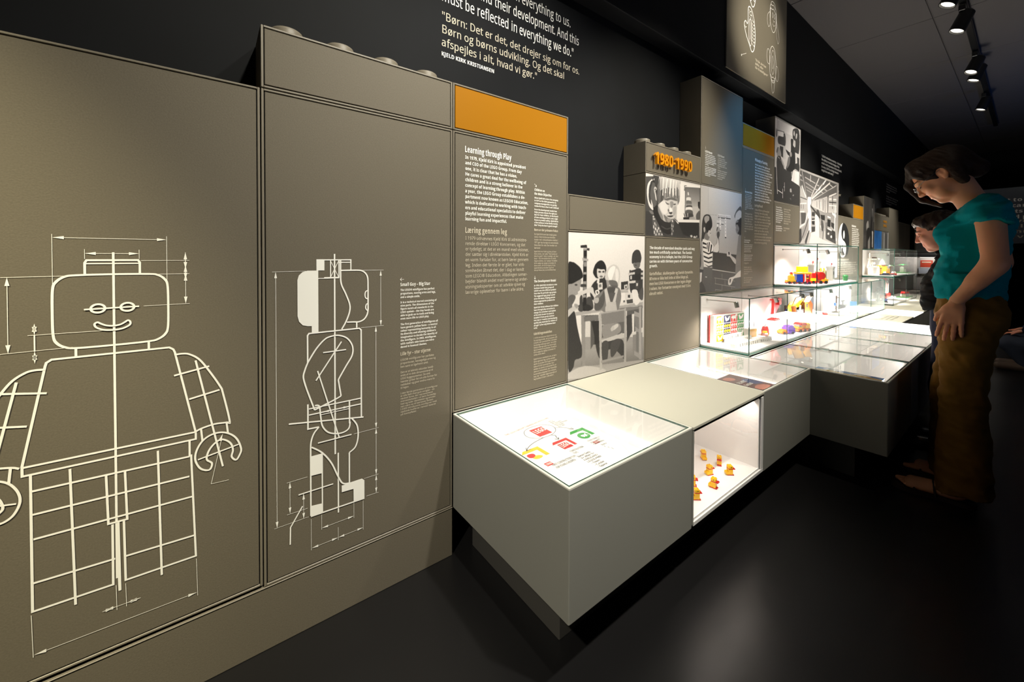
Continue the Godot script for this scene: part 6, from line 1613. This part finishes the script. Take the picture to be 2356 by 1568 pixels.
# five fingers on a palm; joints of each finger given from knuckle to tip
func hand_field(F: Field, wrist: Vector3, palm: Vector3, across: Vector3, down: Vector3, front: Vector3, s := 1.0):
	F.cap(wrist, wrist.lerp(palm, 0.5), 0.026 * s, 0.027 * s, 0.015, front, 0.72)
	for k in 4:
		var x := (k - 1.5) * 0.0195 * s
		var root: Vector3 = palm + across * x * 0.7 - down * 0.035 * s
		var kn: Vector3 = palm + across * x + down * (0.036 - absf(k - 1.2) * 0.004) * s
		F.cap(root, kn, 0.0125 * s, 0.0105 * s, 0.014)
		var L: float = [0.040, 0.045, 0.042, 0.033][k] * s
		var d := (down + across * (k - 1.5) * 0.09 + front * 0.12).normalized()
		var p1 := kn + d * L
		var d2 := (d - front * 0.42).normalized()
		var p2 := p1 + d2 * L * 0.62
		var p3 := p2 + (d2 - front * 0.35).normalized() * L * 0.5
		F.cap(kn, p1, 0.0093 * s, 0.0083 * s, 0.005)
		F.cap(p1, p2, 0.0083 * s, 0.0077 * s, 0.004)
		F.cap(p2, p3, 0.0077 * s, 0.0066 * s, 0.004)
	var t0 := palm - across * 0.026 * s - down * 0.022 * s
	var t1 := t0 - across * 0.022 * s + down * 0.030 * s - front * 0.006
	var t2 := t1 - across * 0.005 * s + down * 0.030 * s - front * 0.008
	F.cap(palm - down * 0.036 * s, t0, 0.014 * s, 0.0135 * s, 0.012)
	F.cap(t0, t1, 0.0125 * s, 0.0098 * s, 0.008)
	F.cap(t1, t2, 0.0098 * s, 0.0078 * s, 0.004)

func foot_field(F: Field, heel: Vector3, dir: Vector3, out: float, s := 1.0):
	var sd := Vector3(-dir.z, 0, dir.x)
	var ball := heel + dir * 0.155 * s
	F.cap(heel + Vector3.UP * 0.034 * s, ball + Vector3.UP * 0.026 * s, 0.030 * s, 0.026 * s, 0.02)
	F.cap(heel + Vector3.UP * 0.028 * s + dir * 0.02, ball + sd * 0.018 + Vector3.UP * 0.018 * s, 0.026 * s, 0.020 * s, 0.02)
	F.cap(heel + Vector3.UP * 0.028 * s + dir * 0.02, ball - sd * 0.022 + Vector3.UP * 0.018 * s, 0.026 * s, 0.020 * s, 0.02)
	F.cap(heel + Vector3.UP * 0.05 * s + dir * 0.01, heel + Vector3.UP * 0.12 + dir * 0.02, 0.032 * s, 0.036 * s, 0.03)
	for k in 5:
		var x := (k - 2) * 0.017 * s * out
		var r: float = [0.0115, 0.009, 0.0085, 0.008, 0.0075][k] * s
		var st := ball + sd * x + dir * (0.012 - 0.008 * k * 0.5) + Vector3.UP * 0.014 * s
		F.cap(st, st + dir * (0.042 - 0.005 * k) * s - Vector3.UP * 0.004, r * 1.1, r, 0.006)

func make_people():
	make_woman()
	make_child()
	make_third()

func make_woman():
	var t := thing("person", "woman in a teal T-shirt and brown trousers, looking down at the showcases", "person", Vector3(2.93, 0, 1.13))
	var sk := skin_mat("skin_tan", Color(0.88, 0.63, 0.48))
	var hp := deg_to_rad(40)
	var R := Basis(Vector3.RIGHT, -hp) * Basis(Vector3.UP, 0.10)
	var C := Vector3(0, 1.572, -0.062)
	var B := MB.new()
	var F := Field.new(Vector3(-0.32, -0.02, -0.22), Vector3(0.32, 1.50, 0.26), 0.012)
	F.cap(Vector3(0, 0.93, 0.05), Vector3(0, 1.06, 0.045), 0.088, 0.085, 0.05, Vector3(1, 0, 0), 1.15)
	F.cap(Vector3(0, 1.06, 0.045), Vector3(0, 1.27, 0.065), 0.084, 0.090, 0.05, Vector3(1, 0, 0), 1.32)
	F.cap(Vector3(-0.13, 1.375, 0.09), Vector3(0.13, 1.375, 0.09), 0.058, 0.058, 0.06)
	F.cap(Vector3(0, 1.38, 0.075), Vector3(0, 1.51, 0.0), 0.058, 0.052, 0.04)
	for s in [-1.0, 1.0]:
		F.cap(Vector3(s * 0.17, 1.372, 0.105), Vector3(s * 0.205, 1.14, 0.128), 0.049, 0.041, 0.02)
		F.cap(Vector3(s * 0.205, 1.14, 0.128), Vector3(s * 0.192, 0.968, 0.018), 0.040, 0.026, 0.015)
		F.cap(Vector3(s * 0.205, 1.12, 0.116), Vector3(s * 0.20, 1.06, 0.075), 0.040, 0.034, 0.02)
		F.cap(Vector3(s * 0.075, 0.88, 0.045), Vector3(s * 0.098, 0.50, 0.010 - s * 0.025), 0.062, 0.045, 0.03)
		F.cap(Vector3(s * 0.098, 0.50, 0.010 - s * 0.025), Vector3(s * 0.115, 0.09, 0.02), 0.045, 0.034, 0.02)
	F.to(B)
	F = Field.new(Vector3(-0.11, 1.40, -0.21), Vector3(0.11, 1.72, 0.11), 0.0042)
	head_field(F, R, C, 1.0)
	ear_field(F, R, C, 1.0, -1)
	ear_field(F, R, C, 1.0, 1)
	F.cap(Vector3(0, 1.36, 0.075), C + R * Vector3(0, -0.04, 0.03), 0.056, 0.052, 0.03)
	F.to(B)
	for s in [-1.0, 1.0]:
		var w := Vector3(s * 0.192, 0.968, 0.018)
		F = Field.new(Vector3(minf(s * 0.12, s * 0.26), 0.74, -0.10), Vector3(maxf(s * 0.12, s * 0.26), 1.0, 0.10), 0.0034)
		hand_field(F, w, w + Vector3(s * 0.004, -0.068, -0.012), Vector3(0, -0.10, 1).normalized(), Vector3(0, -1, -0.12).normalized(), Vector3(s, 0, 0))
		F.to(B)
		F = Field.new(Vector3(s * 0.115 - 0.09, 0.0, -0.26), Vector3(s * 0.115 + 0.09, 0.18, 0.10), 0.0055)
		foot_field(F, Vector3(s * 0.115, 0.018, 0.03), Vector3(s * 0.10, 0, -1).normalized(), s)
		F.to(B)
	put("body", B.mesh(), sk, t)
	# T-shirt
	var tee := cloth("cloth_teal", Color(0.0, 0.52, 0.55), 51)
	F = Field.new(Vector3(-0.31, 0.92, -0.16), Vector3(0.31, 1.50, 0.26), 0.0085)
	F.cap(Vector3(0, 0.93, 0.045), Vector3(0, 1.06, 0.04), 0.118, 0.110, 0.05, Vector3(1, 0, 0), 1.25)
	F.cap(Vector3(0, 1.06, 0.04), Vector3(0, 1.28, 0.065), 0.108, 0.114, 0.05, Vector3(1, 0, 0), 1.28)
	for s in [-1.0, 1.0]: F.ell(Vector3(s * 0.062, 1.285, -0.015), Vector3(0.068, 0.066, 0.062), 0.05)
	F.cap(Vector3(-0.125, 1.375, 0.09), Vector3(0.125, 1.375, 0.09), 0.072, 0.072, 0.06)
	for s in [-1.0, 1.0]: F.cap(Vector3(s * 0.165, 1.375, 0.105), Vector3(s * 0.207, 1.26, 0.122), 0.068, 0.071, 0.03)
	F.plane(Vector3(0, 0.962, 0), Vector3(0, -1, -0.05), Vector3(-0.4, 0.9, -0.3), Vector3(0.4, 1.1, 0.4))
	for s in [-1.0, 1.0]: F.plane(Vector3(s * 0.2, 1.318, 0.12), Vector3(s * 0.15, -0.98, -0.10), Vector3(minf(s * 0.145, s * 0.34), 1.1, -0.1), Vector3(maxf(s * 0.145, s * 0.34), 1.45, 0.3))
	F.ell(Vector3(0, 1.475, 0.022), Vector3(0.082, 0.082, 0.086), 0.012, Basis(), true)
	F.ripple(0.011, Vector3(6, 22, 13), 7, Basis(Vector3.RIGHT, 0.65))
	B = MB.new(); F.to(B)
	put("t_shirt", B.mesh(), tee, t)
	# trousers
	F = Field.new(Vector3(-0.28, 0.03, -0.17), Vector3(0.28, 1.02, 0.24), 0.010)
	F.cap(Vector3(0, 0.90, 0.045), Vector3(0, 0.985, 0.045), 0.118, 0.108, 0.04, Vector3(1, 0, 0), 1.28)
	for s in [-1.0, 1.0]:
		F.ell(Vector3(s * 0.075, 0.885, 0.085), Vector3(0.085, 0.09, 0.082), 0.04)
		F.cap(Vector3(s * 0.086, 0.87, 0.045), Vector3(s * 0.098, 0.50, 0.010 - s * 0.025), 0.098, 0.078, 0.03)
		F.cap(Vector3(s * 0.098, 0.50, 0.010 - s * 0.025), Vector3(s * 0.115, 0.045, 0.022 - s * 0.02), 0.078, 0.098, 0.02)
	F.plane(Vector3(0, 0.055, 0), Vector3(0, -1, 0.12), Vector3(-0.4, 0, -0.3), Vector3(0.4, 0.2, 0.4))
	F.plane(Vector3(0, 1.0, 0), Vector3(0, 1, 0), Vector3(-0.4, 0.9, -0.3), Vector3(0.4, 1.1, 0.4))
	F.ripple(0.010, Vector3(10, 17, 10), 17, Basis(Vector3.RIGHT, -0.5))
	B = MB.new(); F.to(B)
	put("trousers", B.mesh(), cloth("cloth_khaki", Color(0.47, 0.345, 0.15), 53), t)
	# hair: a bob that swings forward
	var hm := mat("hair_dark", Color(0.16, 0.11, 0.08), 0.6, 0.0, 0.25)
	hm.normal_enabled = true
	hm.normal_texture = noise_tex(61, 0.25, 128, true, 6.0)
	hm.normal_scale = 0.45
	hm.uv1_triplanar = true
	hm.uv1_scale = Vector3(30, 4, 30)
	var P := func(x: float, y: float, z: float) -> Vector3: return C + R * Vector3(x, y, z)
	F = Field.new(Vector3(-0.14, 1.36, -0.27), Vector3(0.14, 1.76, 0.16), 0.0052)
	F.ell(P.call(0, 0.040, 0.022), Vector3(0.094, 0.092, 0.108), 0.02, R)
	F.cap(P.call(0, 0.04, 0.08), P.call(0, -0.055, 0.105), 0.060, 0.046, 0.05, Vector3(1, 0, 0), 1.35)
	F.cap(P.call(-0.020, 0.112, -0.03), P.call(-0.074, 0.056, -0.062), 0.024, 0.016, 0.03)
	F.cap(P.call(0.010, 0.112, -0.04), P.call(0.070, 0.055, -0.105), 0.024, 0.016, 0.03)
	F.cap(P.call(0.070, 0.055, -0.105), P.call(0.080, -0.035, -0.115), 0.018, 0.013, 0.02)
	F.cap(P.call(0.080, -0.035, -0.115), P.call(0.070, -0.11, -0.085), 0.013, 0.008, 0.015)
	F.cap(P.call(0.080, 0.03, 0.03), P.call(0.082, -0.10, 0.0), 0.030, 0.020, 0.03)
	F.cap(P.call(-0.082, 0.01, 0.05), P.call(-0.074, -0.078, 0.034), 0.030, 0.022, 0.03)
	F.ell(P.call(0, -0.030, -0.085), Vector3(0.068, 0.098, 0.078), 0.008, R, true)
	F.ell(P.call(-0.09, -0.006, 0.004), Vector3(0.032, 0.030, 0.022), 0.008, R, true)
	F.ripple(0.0028, Vector3(14, 14, 70), 23, R.inverse() * Basis(Vector3.RIGHT, 0.2))
	B = MB.new(); F.to(B)
	put("hair", B.mesh(), hm, t)
	# glasses, brows, lips
	B = MB.new()
	for e in [-1.0, 1.0]:
		var ring := []
		for k in 17: ring.append(P.call(e * 0.032 + cos(TAU * k / 16) * 0.021, -0.002 + sin(TAU * k / 16) * 0.015, -0.110 + absf(cos(TAU * k / 16)) * 0.003))
		B.tube(ring, 0.0011, 5)
		B.tube([P.call(e * 0.053, 0.004, -0.108), P.call(e * 0.080, 0.010, -0.06), P.call(e * 0.084, 0.014, 0.012)], 0.0011, 5)
	B.tube([P.call(-0.011, 0.001, -0.111), P.call(0, 0.003, -0.113), P.call(0.011, 0.001, -0.111)], 0.0011, 5)
	var gl := put("glasses", B.mesh(), mats.steel, t)
	B = MB.new()
	for e in [-1.0, 1.0]:
		for k in 16:
			B.tri(P.call(e * 0.032, -0.002, -0.109), P.call(e * 0.032 + cos(TAU * k / 16) * 0.021, -0.002 + sin(TAU * k / 16) * 0.015, -0.109), P.call(e * 0.032 + cos(TAU * (k + 1) / 16) * 0.021, -0.002 + sin(TAU * (k + 1) / 16) * 0.015, -0.109))
	put("lens", B.mesh(), mats.clear_glass, gl)
	face_marks(t, P, 1.0, mat("lip_tone", Color(0.60, 0.28, 0.25), 0.45), hm)
	# sandals
	for s in [-1.0, 1.0]:
		B = MB.new()
		var dir := Vector3(s * 0.10, 0, -1).normalized()
		B.t = Transform3D(Basis(Vector3(-dir.z, 0, dir.x) * -1.0, Vector3.UP, -dir), Vector3(s * 0.115, 0, 0.03)) * Transform3D(Basis(Vector3.RIGHT, -PI / 2), Vector3.ZERO)
		B.prism(curved(PackedVector2Array([Vector2(-0.032, -0.045), Vector2(0.032, -0.045), Vector2(0.036, 0.06), Vector2(0.050, 0.16), Vector2(0.030, 0.222), Vector2(-0.015, 0.228), Vector2(-0.046, 0.17), Vector2(-0.036, 0.06)]), true, 4).slice(0, -1), 0.0, 0.018)
		var so := put("sandal", B.mesh(), mat("leather_dark", Color(0.16, 0.09, 0.06), 0.6), t)
		B = MB.new()
		for q in [0.075, 0.145]:
			var arc := []
			for k in 9:
				var a := PI * k / 8
				arc.append(Vector3(s * 0.115, 0.012, 0.03) + dir * (q + 0.01 * sin(a)) + Vector3(-dir.z, 0, dir.x) * cos(a) * 0.043 + Vector3.UP * sin(a) * (0.064 if q < 0.1 else 0.046))
			B.tube(arc, 0.0045, 6)
		put("strap", B.mesh(), mats.leather_dark, so)

func face_marks(t: Node3D, P: Callable, s: float, lip: Material, brow: Material):
	var B := MB.new()
	B.tube([P.call(-0.019, -0.0625, -0.0865), P.call(-0.009, -0.0585, -0.0905), P.call(0, -0.060, -0.0915), P.call(0.009, -0.0585, -0.0905), P.call(0.019, -0.0625, -0.0865)], 0.0022 * s, 6)
	B.tube([P.call(-0.017, -0.0655, -0.0862), P.call(0, -0.0715, -0.0900), P.call(0.017, -0.0655, -0.0862)], 0.0026 * s, 6)
	put("lips", B.mesh(), lip, t)
	for e in [-1.0, 1.0]:
		B = MB.new()
		B.tube([P.call(e * 0.014, 0.030, -0.0935), P.call(e * 0.030, 0.035, -0.0895), P.call(e * 0.046, 0.030, -0.0800)], 0.0024 * s, 6)
		put("eyebrow", B.mesh(), brow, t)
		B = MB.new()
		B.tube([P.call(e * 0.019, 0.002, -0.0875), P.call(e * 0.032, -0.002, -0.0905), P.call(e * 0.045, 0.002, -0.0840)], 0.0013 * s, 6)
		put("eyelash", B.mesh(), mats.toy_black, t)

func make_child():
	var t := thing("person", "child in a black jacket with short brown hair, bending over the counter behind the woman", "person", Vector3(3.55, 0.0, 1.03))
	var sk := skin_mat("skin_fair", Color(0.86, 0.60, 0.50))
	var R := Basis(Vector3.RIGHT, -deg_to_rad(22)) * Basis(Vector3.UP, 0.12)
	var C := Vector3(0, 1.322, -0.032)
	var B := MB.new()
	var F := Field.new(Vector3(-0.26, -0.02, -0.22), Vector3(0.26, 1.26, 0.22), 0.012)
	F.cap(Vector3(0, 0.74, 0.05), Vector3(0, 1.02, 0.03), 0.085, 0.085, 0.04, Vector3(1, 0, 0), 1.25)
	F.cap(Vector3(-0.11, 1.10, 0.04), Vector3(0.11, 1.10, 0.04), 0.05, 0.05, 0.05)
	F.cap(Vector3(0, 1.10, 0.04), Vector3(0, 1.23, 0.0), 0.046, 0.044, 0.03)
	for s in [-1.0, 1.0]:
		F.cap(Vector3(s * 0.15, 1.09, 0.04), Vector3(s * 0.18, 0.90, 0.05), 0.042, 0.035, 0.02)
		F.cap(Vector3(s * 0.18, 0.90, 0.05), Vector3(s * 0.19, 0.70, 0.09), 0.034, 0.024, 0.015)
		F.cap(Vector3(s * 0.075, 0.72, 0.05), Vector3(s * 0.08, 0.40, 0.02), 0.072, 0.05, 0.03)
		F.cap(Vector3(s * 0.08, 0.40, 0.02), Vector3(s * 0.085, 0.07, 0.03), 0.048, 0.034, 0.02)
	F.to(B)
	F = Field.new(Vector3(-0.105, 1.14, -0.17), Vector3(0.105, 1.45, 0.12), 0.0045)
	head_field(F, R, C, 0.93)
	ear_field(F, R, C, 0.93, -1)
	ear_field(F, R, C, 0.93, 1)
	F.cap(Vector3(0, 1.12, 0.04), C + R * Vector3(0, -0.04, 0.03), 0.046, 0.045, 0.03)
	F.to(B)
	for s in [-1.0, 1.0]:
		var w := Vector3(s * 0.19, 0.70, 0.09)
		F = Field.new(Vector3(minf(s * 0.12, s * 0.27), 0.50, -0.02), Vector3(maxf(s * 0.12, s * 0.27), 0.74, 0.17), 0.0040)
		hand_field(F, w, w + Vector3(0, -0.055, -0.015), Vector3(0, -0.15, 1).normalized(), Vector3(0, -1, -0.2).normalized(), Vector3(s, 0, 0), 0.85)
		F.to(B)
	put("body", B.mesh(), sk, t)
	F = Field.new(Vector3(-0.27, 0.66, -0.16), Vector3(0.27, 1.26, 0.22), 0.010)
	F.cap(Vector3(0, 0.90, 0.03), Vector3(0, 1.00, 0.03), 0.128, 0.115, 0.05, Vector3(1, 0, 0), 1.25)
	F.cap(Vector3(0, 0.99, 0.03), Vector3(0, 1.12, 0.04), 0.115, 0.075, 0.05, Vector3(1, 0, 0), 1.3)
	F.cap(Vector3(-0.12, 1.09, 0.04), Vector3(0.12, 1.09, 0.04), 0.066, 0.066, 0.05)
	F.cap(Vector3(0, 1.10, 0.045), Vector3(0, 1.20, 0.02), 0.066, 0.058, 0.03)
	for s in [-1.0, 1.0]:
		F.cap(Vector3(s * 0.15, 1.09, 0.04), Vector3(s * 0.185, 0.90, 0.05), 0.060, 0.052, 0.02)
		F.cap(Vector3(s * 0.185, 0.90, 0.05), Vector3(s * 0.19, 0.715, 0.085), 0.052, 0.042, 0.015)
	F.plane(Vector3(0, 0.862, 0), Vector3(0, -1, 0.25), Vector3(-0.12, 0.6, -0.3), Vector3(0.12, 0.95, 0.4))
	F.ell(Vector3(0, 1.245, -0.01), Vector3(0.060, 0.055, 0.060), 0.01, Basis(), true)
	F.ripple(0.012, Vector3(8, 26, 8), 37)
	B = MB.new(); F.to(B)
	put("jacket", B.mesh(), cloth("cloth_black", Color(0.075, 0.078, 0.085), 57), t)
	F = Field.new(Vector3(-0.22, 0.02, -0.13), Vector3(0.22, 0.92, 0.20), 0.012)
	F.cap(Vector3(0, 0.74, 0.05), Vector3(0, 0.86, 0.045), 0.105, 0.10, 0.04, Vector3(1, 0, 0), 1.2)
	for s in [-1.0, 1.0]:
		F.cap(Vector3(s * 0.075, 0.72, 0.05), Vector3(s * 0.08, 0.40, 0.02), 0.085, 0.066, 0.03)
		F.cap(Vector3(s * 0.08, 0.40, 0.02), Vector3(s * 0.085, 0.06, 0.03), 0.066, 0.058, 0.02)
	B = MB.new(); F.to(B)
	put("trousers", B.mesh(), cloth("cloth_denim", Color(0.10, 0.12, 0.19), 59), t)
	for s in [-1.0, 1.0]:
		F = Field.new(Vector3(s * 0.085 - 0.08, 0.0, -0.19), Vector3(s * 0.085 + 0.08, 0.14, 0.12), 0.007)
		F.cap(Vector3(s * 0.085, 0.04, 0.05), Vector3(s * 0.095, 0.035, -0.12), 0.040, 0.036, 0.02)
		F.cap(Vector3(s * 0.085, 0.05, 0.04), Vector3(s * 0.085, 0.10, 0.035), 0.042, 0.045, 0.02)
		F.plane(Vector3(0, 0.006, 0), Vector3(0, -1, 0), Vector3(-0.4, -0.1, -0.3), Vector3(0.4, 0.1, 0.3))
		B = MB.new(); F.to(B)
		put("shoe", B.mesh(), mats.toy_dark, t)
	var hm := mat("hair_brown", Color(0.20, 0.12, 0.06), 0.55)
	hm.normal_enabled = true
	hm.normal_texture = noise_tex(67, 0.25, 128, true, 6.0)
	hm.normal_scale = 0.45
	hm.uv1_triplanar = true
	hm.uv1_scale = Vector3(24, 8, 24)
	var P := func(x: float, y: float, z: float) -> Vector3: return C + R * (Vector3(x, y, z) * 0.93)
	F = Field.new(Vector3(-0.115, 1.20, -0.18), Vector3(0.115, 1.48, 0.14), 0.0055)
	F.ell(P.call(0, 0.044, 0.022), Vector3(0.083, 0.085, 0.100), 0.02, R)
	F.cap(P.call(0, 0.02, 0.075), P.call(0, -0.035, 0.075), 0.050, 0.040, 0.03, Vector3(1, 0, 0), 1.25)
	F.cap(P.call(-0.05, 0.085, -0.055), P.call(0.05, 0.085, -0.055), 0.030, 0.030, 0.03)
	F.ell(P.call(0, -0.045, -0.075), Vector3(0.10, 0.110, 0.078), 0.010, R, true)
	for e in [-1.0, 1.0]: F.ell(P.call(e * 0.085, -0.01, 0.008), Vector3(0.03, 0.036, 0.026), 0.008, R, true)
	F.ripple(0.009, Vector3(26, 14, 30), 43)
	B = MB.new(); F.to(B)
	put("hair", B.mesh(), hm, t)
	face_marks(t, P, 0.93, mat("lip_pink", Color(0.78, 0.40, 0.38), 0.45), hm)

func make_third():
	# someone kneeling farther along, mostly hidden by the woman
	var t := thing("person", "dark clothed figure crouching on the floor at the picture's right edge", "person", Vector3(6.70, 0, 1.58))
	var B := MB.new()
	var F := Field.new(Vector3(-0.30, 0.0, -0.48), Vector3(0.30, 1.06, 0.45), 0.014)
	F.cap(Vector3(0, 0.30, 0.10), Vector3(0, 0.66, 0.0), 0.11, 0.10, 0.05, Vector3(1, 0, 0), 1.25)
	F.cap(Vector3(-0.12, 0.70, 0.0), Vector3(0.12, 0.70, 0.0), 0.05, 0.05, 0.05)
	F.cap(Vector3(0, 0.70, 0.0), Vector3(0, 0.80, -0.03), 0.045, 0.045, 0.03)
	for s in [-1.0, 1.0]:
		F.cap(Vector3(s * 0.09, 0.27, 0.10), Vector3(s * 0.11, 0.30, -0.36), 0.08, 0.06, 0.03)
		F.cap(Vector3(s * 0.11, 0.30, -0.36), Vector3(s * 0.10, 0.06, -0.24), 0.055, 0.04, 0.02)
		F.cap(Vector3(s * 0.16, 0.68, 0.0), Vector3(s * 0.18, 0.48, -0.08), 0.042, 0.036, 0.02)
		F.cap(Vector3(s * 0.18, 0.48, -0.08), Vector3(s * 0.12, 0.42, -0.26), 0.034, 0.024, 0.015)
	F.to(B)
	var R := Basis(Vector3.RIGHT, -0.35)
	var C := Vector3(0, 0.90, -0.06)
	F = Field.new(Vector3(-0.11, 0.74, -0.20), Vector3(0.11, 1.04, 0.10), 0.007)
	head_field(F, R, C, 0.95)
	F.cap(Vector3(0, 0.72, 0.0), C + R * Vector3(0, -0.04, 0.03), 0.046, 0.045, 0.03)
	F.to(B)
	for s in [-1.0, 1.0]:
		var w := Vector3(s * 0.12, 0.42, -0.26)
		F = Field.new(Vector3(s * 0.12 - 0.07, 0.30, -0.44), Vector3(s * 0.12 + 0.07, 0.50, -0.22), 0.006)
		hand_field(F, w, w + Vector3(0, -0.02, -0.055), Vector3(1, 0, 0), Vector3(0, -0.35, -1).normalized(), Vector3(0, 1, -0.35).normalized(), 0.85)
		F.to(B)
	put("body", B.mesh(), mats.skin_fair, t)
	F = Field.new(Vector3(-0.30, 0.14, -0.34), Vector3(0.30, 0.86, 0.36), 0.013)
	F.cap(Vector3(0, 0.30, 0.10), Vector3(0, 0.66, 0.0), 0.15, 0.125, 0.05, Vector3(1, 0, 0), 1.25)
	F.cap(Vector3(-0.12, 0.70, 0.0), Vector3(0.12, 0.70, 0.0), 0.068, 0.068, 0.05)
	for s in [-1.0, 1.0]:
		F.cap(Vector3(s * 0.16, 0.68, 0.0), Vector3(s * 0.18, 0.48, -0.08), 0.060, 0.052, 0.02)
		F.cap(Vector3(s * 0.18, 0.48, -0.08), Vector3(s * 0.125, 0.425, -0.24), 0.050, 0.040, 0.02)
	F.plane(Vector3(0, 0.235, 0), Vector3(0, -1, 0), Vector3(-0.4, 0.1, -0.4), Vector3(0.4, 0.4, 0.4))
	B = MB.new(); F.to(B)
	var jk := put("jacket", B.mesh(), cloth("cloth_navy", Color(0.06, 0.07, 0.13), 71), t)
	B = MB.new()
	var ring := []
	for k in 25: ring.append(Vector3(cos(TAU * k / 24) * 0.185, 0.232, 0.108 + sin(TAU * k / 24) * 0.150))
	B.tube(ring, 0.010, 6)
	put("hem_band", B.mesh(), mats.print_cream, jk)
	F = Field.new(Vector3(-0.26, 0.02, -0.48), Vector3(0.26, 0.46, 0.32), 0.014)
	for s in [-1.0, 1.0]:
		F.cap(Vector3(s * 0.09, 0.22, 0.10), Vector3(s * 0.11, 0.29, -0.36), 0.105, 0.082, 0.03)
		F.cap(Vector3(s * 0.11, 0.29, -0.36), Vector3(s * 0.10, 0.09, -0.24), 0.080, 0.060, 0.02)
	B = MB.new(); F.to(B)
	put("trousers", B.mesh(), cloth("cloth_jeans", Color(0.26, 0.28, 0.34), 73), t)
	for s in [-1.0, 1.0]:
		F = Field.new(Vector3(s * 0.11 - 0.08, 0.0, -0.52), Vector3(s * 0.11 + 0.08, 0.13, -0.10), 0.008)
		F.cap(Vector3(s * 0.10, 0.045, -0.18), Vector3(s * 0.12, 0.038, -0.42), 0.042, 0.038, 0.02)
		F.cap(Vector3(s * 0.10, 0.05, -0.20), Vector3(s * 0.10, 0.09, -0.22), 0.044, 0.045, 0.02)
		F.plane(Vector3(0, 0.006, 0), Vector3(0, -1, 0), Vector3(-0.4, -0.1, -0.6), Vector3(0.4, 0.1, 0.3))
		B = MB.new(); F.to(B)
		put("shoe", B.mesh(), mat("shoe_brown", Color(0.42, 0.34, 0.28), 0.6), t)
	B = MB.new()
	B.ball(C + R * Vector3(0, 0.04, 0.022), Vector3(0.088, 0.088, 0.098), 20, 12)
	F = Field.new(Vector3(-0.12, 0.80, -0.2), Vector3(0.12, 1.06, 0.12), 0.008)
	F.ell(C + R * Vector3(0, 0.044, 0.022), Vector3(0.085, 0.088, 0.100), 0.02, R)
	F.ell(C + R * Vector3(0, -0.045, -0.075), Vector3(0.10, 0.110, 0.078), 0.010, R, true)
	B = MB.new(); F.to(B)
	put("hair", B.mesh(), mats.hair_dark, t)
